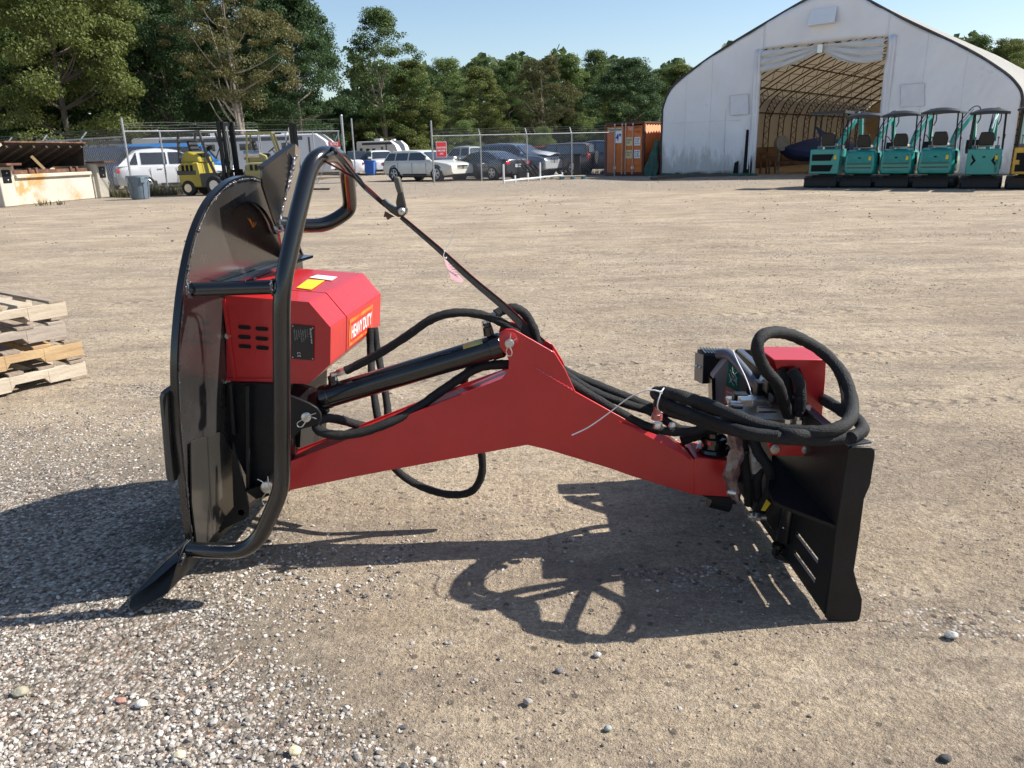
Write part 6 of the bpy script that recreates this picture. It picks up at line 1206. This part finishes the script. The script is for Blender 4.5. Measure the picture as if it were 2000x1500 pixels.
# ================================================================ mini excavators
TEAL = mat('teal_machine_paint', (.015, .30, .26), .35, 0, .06, 2, coat=.4); TEALD = mat('teal_shaded_panel', (.012, .25, .22), .45); YM = mat('amber_machine_paint', (.55, .32, .02), .4, coat=.4)
CANP = mat('canopy_black', (.02, .024, .03), .5); CANT = mat('canopy_pale_top', (.42, .45, .50), .4); SEATM = mat('black_vinyl_seat', (.022, .02, .018), .55)
EXG = 'mini excavators parked in a row'
def excavator(label, loc, rz, pm, kind, scale=1., boomswing=0., flat_canopy=False, bucket=True):
    c = local_thing('mini_excavator', label, 'excavator', (loc[0], loc[1], 0), rz, EXG, scale)
    for s_ in (1, -1):     # tracks
        mb = MB(); pr = [(-.62, .20), (-.56, .06), (-.44, .0), (.44, .0), (.56, .06), (.62, .20), (.56, .34), (.44, .38), (-.44, .38), (-.56, .34)]
        mb.prism([(s_*.5-.12, y, z) for y, z in pr], (.24, 0, 0)); tk = mb.build('track', TRIM, c, bevel=.02)
        mb = MB()
        for k in range(13): mb.box((s_*.5, -.54+k*.09, .005), (.25, .035, .03)); mb.box((s_*.5, -.54+k*.09, .375), (.25, .035, .03))
        mb.build('track_cleat', TRIM, tk)
        mb = MB(); [mb.lathe((s_*.5-.13, y, .19), (1, 0, 0), [(0, .12), (.26, .12)], 14) for y in (-.45, .45)]; mb.build('sprocket', DKG, tk)
    mb = MB(); mb.box((0, 0, .3), (.8, .7, .22)); mb.lathe((0, 0, .40), (0, 0, 1), [(0, .32), (.1, .32)], 20); mb.build('undercarriage', BLKM, c)
    mb = MB(); mb.prism([(-.54, -.98, .06), (-.54, -.90, .02), (-.54, -.86, .2), (-.54, -.90, .36), (-.54, -.97, .36), (-.54, -.94, .2)], (1.08, 0, 0)); bl = mb.build('dozer_blade', BLKM, c, bevel=.005)
    mb = MB(); mb.bar((-.25, -.9, .2), (-.25, -.3, .28), .08, .1); mb.bar((.25, -.9, .2), (.25, -.3, .28), .08, .1); mb.build('blade_arm', BLKM, bl)
    if kind == 'box':
        mb = MB(); mb.prism([(-.50, -.62, .46), (.50, -.62, .46), (.50, .30, .46), (-.50, .30, .46)], (0, 0, .84)); bo = mb.build('engine_body', pm, c, bevel=.03)
        mb = MB(); mb.box((.515, -.15, .9), (.02, .6, .3)); mb.build('side_grille', TEALD if pm is TEAL else pm, bo)
    else:
        mb = MB(); rows = []
        for y, w_, zb, zt in ((-.66, .40, .60, 1.12), (-.64, .50, .50, 1.22), (-.50, .56, .46, 1.30), (-.2, .58, .46, 1.32), (.30, .56, .46, 1.25)):
            rows.append([(x, y, z) for x, z in ((-w_*.9, zb), (-w_, zb+.12), (-w_, .82), (-w_*.97, zt-.16), (-w_*.86, zt), (0, zt+.02), (w_*.86, zt), (w_*.97, zt-.16), (w_, .82), (w_, zb+.12), (w_*.9, zb))])
        mb.grid(rows, closed=True); mb.add(rows[0], [tuple(range(11))]); mb.add(rows[-1], [tuple(range(11))]); bo = mb.build('engine_body', pm, c, bevel=.02)
        mb = MB(); mb.prism([(-.42, -.675, .86), (.42, -.675, .86), (.38, -.66, 1.2), (-.38, -.66, 1.2)], (0, -.02, 0)); mb.build('rear_hatch', TEALD, bo, bevel=.02)
        mb = MB(); mb.box((0, -.70, .83), (.86, .03, .02)); mb.box((0, -.68, .70), (.84, .04, .03)); mb.build('hatch_seam', DKG, bo); mb = MB(); mb.box((.52, -.35, 1.0), (.14, .22, .42)); mb.build('side_vent', DARKHOLE, bo, bevel=.03)
    if kind == 'box' and pm is TEAL and not flat_canopy:
        for s_ in (1, -1): mb = MB(); mb.prism([(s_*.36, -.625, 1.14), (s_*.22, -.625, .92), (s_*.36, -.625, .74), (s_*.36, -.625, .84), (s_*.30, -.625, .92), (s_*.36, -.625, 1.02)], (0, -.01, 0)); mb.build('chevron', DARKHOLE, bo)
    elif kind == 'box':
        for z in (.66, 1.02): mb = MB(); mb.prism([(-.42, -.625, z-.11), (.22, -.625, z-.11), (.30, -.625, z+.11), (-.42, -.625, z+.11)], (0, -.012, 0)); mb.build('rear_grille', DARKHOLE, bo)
    mb = MB(); mb.box((0, -.69 if kind != 'box' else -.635, 1.04), (.08, .02, .045)); mb.build('latch', DARKHOLE, bo)
    mb = MB(); mb.box((.36, -.69 if kind != 'box' else -.635, 1.02), (.08, .012, .13)); mb.build('yellow_sticker', YEL, bo)
    mb = MB(); mb.box((0, .35, .52), (1.0, .9, .08)); mb.build('floor_plate', BLKM, c)
    mb = MB(); mb.box((0, -.05, 1.42), (.46, .44, .12)); st_ = mb.build('seat', mat('pale_seat_edge', (.40, .38, .34), .6) if 'pale_seat_edge' not in bpy.data.materials else bpy.data.materials['pale_seat_edge'], c, bevel=.04)
    mb = MB(); mb.prism([(-.22, -.30, 1.40), (.22, -.30, 1.40), (.24, -.34, 1.62), (.19, -.38, 1.84), (-.19, -.38, 1.84), (-.24, -.34, 1.62)], (0, .10, .01)); bk = mb.build('backrest', SEATM, st_, bevel=.035)
    for s_ in (1, -1):
        for (p0, p1) in (((s_*.50, -.40, 1.25), (s_*.46, -.42, 2.46)), ((s_*.50, .42, .60), (s_*.44, .30, 2.46))): mb = MB(); mb.cyl(p0, p1, .024, seg=8); mb.build('canopy_post', BLKM, c)
        mb = MB(); mb.tube(fillet([(s_*.5, -.4, 1.75), (s_*.52, .0, 1.75), (s_*.5, .35, 1.6)], .1), .018, 6); mb.build('handrail', BLKM, c)
        mb = MB(); mb.cyl((s_*.34, .15, 1.25), (s_*.34, .12, 1.62), .018, seg=8); mb.ball((s_*.34, .12, 1.66), .04, 8); mb.box((s_*.34, .12, 1.3), (.14, .4, .22)); mb.build('control_lever', mat('grey_console', (.2, .2, .2), .6) if 'grey_console' not in bpy.data.materials else bpy.data.materials['grey_console'], c)
    mb = MB(); zc = 2.46; hwc = .58
    if flat_canopy: mb.prism([(-hwc, -.72, zc), (hwc, -.72, zc), (hwc, .56, zc), (-hwc, .56, zc)], (0, 0, .09))
    else:
        rows = [[(x*hwc, y, zc+(.14*(1-abs(x)**2.4) if 0 < j < 4 else .05*(1-abs(x)**2)) ) for x in np.linspace(-1, 1, 9)] for j, y in enumerate((-.78, -.66, -.1, .45, .58))]
        mb.grid(rows); rows2 = [[(p[0], p[1], p[2]-.07 if abs(p[0]) < .5 else p[2]-.05) for p in r] for r in rows]; mb.grid(rows2); mb.grid([rows[0], rows2[0]]); mb.grid([rows[-1], rows2[-1]]); mb.grid([[r[0] for r in rows], [r[0] for r in rows2]]); mb.grid([[r[-1] for r in rows], [r[-1] for r in rows2]])
    cn = mb.build('canopy', CANP, c, angle=50)
    # boom, dipper, bucket folded up in front and to the right
    mb = MB(); bx = boomswing
    bp_ = [(.06, .55, .60), (.06, .80, 1.25), (.10+bx*.3, .98, 1.75), (.16+bx*.7, 1.25, 2.18), (.22+bx, 1.55, 2.46)]
    for a, b, w_ in zip(bp_, bp_[1:], (.16, .17, .16, .13)): mb.bar(a, b, .13, w_)
    bm_ = mb.build('boom', pm, c, bevel=.012)
    mb = MB(); mb.box((.06, .55, .62), (.24, .26, .4)); mb.cyl((.06, .55, .4), (.06, .55, .85), .07, seg=12); mb.build('swing_post', pm, c, bevel=.02)
    mb = MB(); d0 = (.22+bx, 1.55, 2.50); d1 = (.26+bx, 1.72, 1.55); mb.bar(d0, d1, .11, .13); dp = mb.build('dipper', pm, c, bevel=.01)
    mb = MB(); mb.cyl((.06, .62, .85), (.08+bx*.3, 1.05, 1.6), .045, seg=10); mb.cyl((.10+bx*.4, .95, 1.95), (.20+bx, 1.40, 2.55), .04, seg=10); mb.cyl((.24+bx, 1.80, 2.35), (.26+bx, 1.86, 1.7), .035, seg=10); mb.build('hydraulic_ram', ZINC, c)
    mb = MB(); mb.tube(crom([(.0+bx*.2, .9, 1.6), (.06+bx*.5, 1.1, 2.15), (.14+bx, 1.45, 2.62), (.32+bx, 1.70, 2.62), (.36+bx, 1.80, 2.3), (.30+bx, 1.75, 2.1)], 5), .02, 6); mb.build('hydraulic_hose', TRIM, bm_)
    if bucket:
        mb = MB(); bk_ = [(1.60, 1.55), (1.95, 1.50), (2.0, 1.30), (1.88, 1.10), (1.66, 1.08), (1.56, 1.25)]; mb.prism([(.26+bx-.2, y, z) for y, z in bk_], (.4, 0, 0)); mb.build('bucket', BLKM, dp, bevel=.01)
    return c
RXZ = -math.atan2(TV.x, TV.y)
def exloc(px, py, sc=1.):     # blade bottom pixel -> machine origin
    p = G(px, py); f_ = Vector((-math.sin(RXZ), math.cos(RXZ), 0)); return p+f_*.92*sc
excavator('leftmost teal mini excavator, boxy with two dark rear grilles under a flat canopy', exloc(1596, 367.5), RXZ+.06, TEAL, 'box', .93, .35, True, False)
excavator('teal mini excavator with rounded body, second from the left of the row', exloc(1666, 367.5), RXZ+.02, TEAL, 'round', .88, .25)
excavator('teal mini excavator with rounded body in the middle of the row', exloc(1738, 368), RXZ, TEAL, 'round', .88, .25)
excavator('teal rounded mini excavator with a bucket hanging at its right, fourth in the row', exloc(1815, 369), RXZ-.02, TEAL, 'round', .89, .35)
e5 = excavator('teal mini excavator with two black chevrons on its flat rear', exloc(1902, 370), RXZ+.14, TEAL, 'box', .86, -.05, False, False)
e6 = excavator('amber yellow mini excavator cut off by the right edge of the picture', exloc(1997, 371), RXZ+.10, YM, 'box', .88, .2, False, True)
mb = MB(); mb.lathe((-.15, -.625, .85), (0, -1, 0), [(0, .17), (.02, .17)], 20); mb.build('fan_grille', DARKHOLE, e6)
lm = text('VICTOR', (.42, -.63, .52), (0, 0, 1), (-1, 0, 0), .5, .07, DARKHOLE, e5, lift=.004)
# ================================================================ trees
def leaf_mat():
    m, t, b, out = _nt('foliage'); lk = t.links.new; g = N(t, 'ShaderNodeNewGeometry'); oi = N(t, 'ShaderNodeObjectInfo')
    r = N(t, 'ShaderNodeValToRGB'); r.color_ramp.elements[0].color = (.72, .76, .72, 1); r.color_ramp.elements[1].color = (1.28, 1.22, 1.05, 1); lk(g.outputs['Random Per Island'], r.inputs[0])
    mx = N(t, 'ShaderNodeMix', data_type='RGBA', blend_type='MULTIPLY', inp={0: 1.}); lk(oi.outputs['Color'], mx.inputs[6]); lk(r.outputs[0], mx.inputs[7])
    lk(mx.outputs[2], b.inputs['Base Color']); b.inputs['Roughness'].default_value = .55; b.inputs['Specular IOR Level'].default_value = .25
    tr = N(t, 'ShaderNodeBsdfTranslucent'); lk(mx.outputs[2], tr.inputs[0]); ms = N(t, 'ShaderNodeMixShader', inp={0: .38}); lk(b.outputs[0], ms.inputs[1]); lk(tr.outputs[0], ms.inputs[2]); lk(ms.outputs[0], out.inputs[0]); return m
LEAF = leaf_mat(); BARK = mat('grey_brown_bark', (.09, .075, .058), .9, 0, .3, 6, .6, 20, stretch=(1, 1, .2)); BARKP = mat('pale_bark', (.26, .22, .18), .9, 0, .25, 6, .5, 20, stretch=(1, 1, .2))
def grow(seed, crown_z0, shape, nl, leaf, clump_r, limbs=9, spread=.30, trunk_r=.018, multi=1, nclump=150):
    """unit-height tree: returns trunk MB and leaf arrays; shape(h) gives crown radius at relative crown height"""
    q = random.Random(seed); g = np.random.default_rng(seed); tr = MB()
    cl = []
    lobes = [(q.uniform(0, 6.28), q.uniform(.1, .9), q.uniform(.15, .34)) for _ in range(9)]
    for i in range(nclump):
        h = q.random()**.85; a = q.uniform(0, 6.28); R_ = shape(h)*spread
        R_ *= 1+.28*sum(math.exp(-((math.cos(a-l[0])-1)**2*2+((h-l[1])/.18)**2)) for l in lobes[:5])-.25*sum(math.exp(-((math.cos(a-l[0])-1)**2*3+((h-l[1])/.15)**2)) for l in lobes[5:])
        rr = R_*(q.random()**.36); cl.append((rr*math.cos(a), rr*math.sin(a), crown_z0+(1-crown_z0)*h*.96+.01))
    stems = []
    for s_ in range(multi):
        a0 = q.uniform(0, 6.28) if multi > 1 else 0; top = q.uniform(.72, .92); pts = []; dx = q.uniform(-.03, .03); 
        for i in range(9):
            t_ = i/8.; off = (multi > 1)*.13*t_**1.3; pts.append(Vector((off*math.cos(a0)+dx*math.sin(t_*4)*.6, off*math.sin(a0)+q.uniform(-.006, .006), top*t_)))
        tr.tube(crom(pts, 2), [max(.0025, trunk_r*(1.15 if i == 0 else 1)*(1-.85*i/16.)/(1 if multi == 1 else 1.5)) for i in range(17)], 7); stems.append(pts)
    for k in range(limbs*2):
        st_ = stems[k % len(stems)]; i = q.randint(2, 6); b = st_[i]
        c = min(q.sample(cl, 12), key=lambda c: abs(Vector(c).z-b.z-.12)+.3*abs(Vector((c[0]-b.x, c[1]-b.y, 0)).length-.15)); c = Vector(c)
        mid = b.lerp(c, .5)+Vector((q.uniform(-.02, .02), q.uniform(-.02, .02), -.02)); r0 = trunk_r*(.55-.05*i); pts = crom([b, mid, c], 3); tr.tube(pts, [max(.0014, r0*(1-.8*j/(len(pts)-1))) for j in range(len(pts))], 5)
    n = nl*len(cl); ci = np.repeat(np.arange(len(cl)), nl); C_ = np.array(cl)[ci]
    d = g.normal(size=(n, 3)); d /= np.linalg.norm(d, axis=1)[:, None]; rad = clump_r*(g.uniform(.55, 1.35, len(cl)))[ci]*g.random(n)**.40
    p = C_+d*rad[:, None]*np.array([1.25, 1.25, .60]); p[:, 2] += 0
    nrm = d*.6+g.normal(size=(n, 3))*.6+np.array([0, 0, .45]); nrm /= np.linalg.norm(nrm, axis=1)[:, None]
    u = np.cross(nrm, g.normal(size=(n, 3))); u /= np.linalg.norm(u, axis=1)[:, None]; v = np.cross(nrm, u); s = leaf*g.uniform(.6, 1.35, n)[:, None]
    quad = np.stack([p-u*s*.5, p-v*s*.34+nrm*s*.06, p+u*s*.5, p+v*s*.34+nrm*s*.06], 1).reshape(-1, 3)
    quad[:, 2] = np.maximum(quad[:, 2], .01); return tr, quad, np.arange(n*4).reshape(-1, 4)
dome = lambda h: (1-((h-.42)/.60)**2 if h > .42 else 1-((.42-h)/.55)**2)**.5 if abs(h-.42) < .6 else .1
def domef(h): x = (h-.42)/(.60 if h > .42 else .56); return max(.12, (1-x*x))**.5
def tallf(h): return max(.25, math.sin(math.pi*min(1, .18+.80*h))**.6)
def conef(h): return max(.08, 1.05-h*.95)
PROT = {}
def proto(k, *a, **kw):
    tr, lv, lf = grow(*a, **kw); me = np_mesh('crown', lv, lf, [LEAF]); PROT[k] = (tr, me)
proto('round', 11, .16, domef, 360, .0125, .062, spread=.33, nclump=185)
proto('tall', 12, .22, tallf, 340, .0110, .052, spread=.22, nclump=190)
proto('open', 13, .34, domef, 190, .0105, .046, spread=.30, nclump=165, multi=4, trunk_r=.017)
proto('slim', 14, .10, tallf, 300, .0115, .052, spread=.20, nclump=175)
proto('airy', 15, .20, tallf, 140, .0115, .05, spread=.24, nclump=170, multi=2)
proto('bush', 16, .02, domef, 260, .022, .11, spread=.55, nclump=110)
TM = {}
def tree(px, ytop, Y, wpx, kind, col, label, zrot=0., group='trees along the edge of the yard', name='tree', bark=None):
    top = P(px, ytop, Y); X = top.x; hgt = max(2., top.z); wid = wpx/1500.*Y*1.03
    base_sp = {'round': .80, 'tall': .56, 'open': .72, 'slim': .52, 'airy': .60, 'bush': 1.3}[kind]
    s_xy = wid/base_sp; o = bpy.data.objects.new(name, None); COL.objects.link(o); o.location = (X, Y, 0); o.scale = (s_xy, s_xy*.9, hgt*.97); o.rotation_euler = (0, 0, zrot); o['_o'] = (0, 0, 0)
    tag(o, label, 'tree' if name != 'bush' else 'bush', group)
    if (kind, bark) not in TM:
        t_ = PROT[kind][0].build('trunk', bark or BARK, o, origin=(0, 0, 0)); TM[(kind, bark)] = t_.data
    else: t_ = bpy.data.objects.new('trunk', TM[(kind, bark)]); COL.objects.link(t_); t_.parent = o
    c_ = bpy.data.objects.new('crown', PROT[kind][1]); COL.objects.link(c_); c_.parent = o; c_.color = (*col, 1)
    return o
DK = (.050, .088, .032); MD = (.095, .145, .050); OL = (.145, .175, .055); LT = (.155, .215, .075); BR = (.145, .14, .06); BD = (.062, .110, .047)
TL_ = [
 (20, -60, 62, 190, 'tall', MD, 'green tree behind the olive one, filling its gaps at the left edge', 2.9, None),
 (60, -170, 50, 300, 'round', OL, 'big olive green tree at the left edge with pale leaf clusters over the concrete bin', .3, None),
 (-90, -120, 56, 260, 'round', MD, 'tree whose crown only just reaches in at the left edge of the picture', 1.3, None),
 (190, -150, 60, 260, 'tall', DK, 'tall dark tree second from the left, behind the white motorhome', 2.1, None),
 (285, -60, 57, 210, 'round', BD, 'dark broad tree left of the brown half-bare one', 4.1, None),
 (432, -110, 54, 230, 'open', BR, 'half bare brownish tree with several pale forked trunks above the first forklift', .6, BARKP),
 (558, -35, 60, 215, 'round', BD, 'large dark round crowned tree with one pale trunk left of the sky gap', 1.9, BARKP),
 (345, -70, 76, 190, 'tall', DK, 'dark tree filling the gap left of the half bare brown one', 3.6, None),
 (120, -130, 74, 260, 'round', BD, 'dark tree crown behind the big olive one', 2.4, None),
 (500, -90, 74, 220, 'round', DK, 'dark tree behind the half bare brown one', 5.0, None),
 (737, 5, 90, 165, 'airy', MD, 'tall airy tree with a thin pale trunk right of the sky gap', .9, BARKP),
 (670, 185, 94, 120, 'round', DK, 'low dark tree filling the foot of the sky gap', 2.7, None),
 (800, 108, 92, 120, 'slim', OL, 'yellow green feathery tree just right of the tall airy one', 1.1, None),
 (870, 106, 96, 120, 'airy', LT, 'light green slender tree behind the cream wagon', 3.3, None),
 (765, 190, 92, 170, 'bush', OL, 'drooping yellow green tree over the travel trailer', 1.4, None),
 (935, 122, 66, 120, 'slim', OL, 'olive tree above the charcoal sedan', 4.4, None),
 (990, 112, 72, 110, 'round', MD, 'mid green tree behind the slate blue SUV', 2.2, None),
 (1062, 100, 64, 130, 'open', (.10, .10, .04), 'grey green tree with bare pale trunks above the brown off-roader', .2, BARKP),
 (1110, 96, 75, 110, 'slim', LT, 'light green tree behind the bare trunked one', 5.3, None),
 (1165, 90, 78, 110, 'airy', MD, 'airy tree poking highest left of the dark round one', .5, None),
 (1232, 108, 66, 165, 'round', BD, 'dense dark round tree directly behind the orange container', 1.0, None),
 (1190, 128, 82, 120, 'round', OL, 'olive tree filling in left of the dense dark round one', 3.0, None),
 (1330, 118, 84, 130, 'slim', OL, 'olive green tree between the dark round tree and the fabric building', 4.9, None),
 (1290, 128, 92, 120, 'round', MD, 'green tree just behind the shoulder of the dark round tree', 2.0, None),
 (1385, 124, 90, 90, 'round', BD, 'dark tree crown touching the left slope of the fabric building', .7, None),
 (1912, 62, 95, 110, 'airy', MD, 'tree crown showing over the right slope of the fabric building', 1.6, None),
 (1975, 68, 92, 110, 'round', OL, 'tree crown at the right edge above the fabric building roof', 2.9, None),
]
for (px_, yt, Y_, w_, k_, c_, lb_, zr, bk_) in TL_: tree(px_, yt, Y_, w_, k_, c_, lb_, zr, bark=bk_)
for i, (px_, yt, Y_, w_, c_, lb_) in enumerate(((20, 200, 62, 200, DK, 'dark undergrowth bush at the left edge below the big olive tree'), (150, 195, 66, 200, DK, 'dark bush behind the far fence, under the tall dark tree'), (280, 200, 66, 200, DK, 'dark bush above the white motorhome'), (400, 190, 70, 200, DK, 'dark bush behind the forked pale trunks'), (520, 200, 72, 170, MD, 'bush behind the faded forklift'),
   (640, 205, 96, 180, BD, 'bush behind the NOTICE sign'), (722, 225, 98, 120, MD, 'green bush behind the travel trailer'), (850, 190, 99, 170, DK, 'dark bush above the cream wagon roof'), (940, 200, 70, 150, OL, 'olive bush over the charcoal sedan'), (1030, 195, 76, 170, DK, 'dark bush behind the slate blue SUV'), (1115, 190, 78, 150, BD, 'dark bush behind the brown off-roader'), (1200, 175, 84, 170, DK, 'dark bush left of the orange container'), (1300, 180, 96, 190, DK, 'dark bush between the container and the fabric building'), (910, 232, 62, 90, LT, 'small pale green bush showing above the red warning sign'), (1060, 245, 60, 60, LT, 'small light green bush above the slate blue SUV'))):
    tree(px_, yt, Y_, w_, 'bush', c_, lb_, i*1.1, 'undergrowth along the tree line', 'bush')
# distant woods closing the view behind: one mass
g_ = np.random.default_rng(5); qs = []; n = 60000
X_ = g_.uniform(-125, 95, n); hh_ = 15+4*vn(X_, X_*0, .13)+4*vn(X_+40, X_*0, .33)+np.clip((-X_-8)*.12, 0, 6)
hh_ *= np.where((X_ > -36) & (X_ < -24), .62, 1); Y2 = 128+g_.uniform(-3, 9, n); Z_ = hh_*g_.random(n)**.8
p = np.stack([X_, Y2, Z_], 1); nr = g_.normal(size=(n, 3))+np.array([.2, -.6, .5]); nr /= np.linalg.norm(nr, axis=1)[:, None]; u = np.cross(nr, g_.normal(size=(n, 3))); u /= np.linalg.norm(u, axis=1)[:, None]; v = np.cross(nr, u); s = g_.uniform(.6, 1.3, n)[:, None]
qd = np.stack([p-u*s*.6, p-v*s*.45, p+u*s*.6, p+v*s*.45], 1).reshape(-1, 3); wm = np_mesh('distant_woods', qd, np.arange(n*4).reshape(-1, 4), [LEAF]); wo_ = bpy.data.objects.new('distant_woods', wm); COL.objects.link(wo_); wo_.color = (.10, .145, .065, 1)
tag(wo_, 'far wooded edge closing the view behind the separate trees', 'woods', kind='stuff')
for o in bpy.data.objects:
    if '_o' in o: del o['_o']
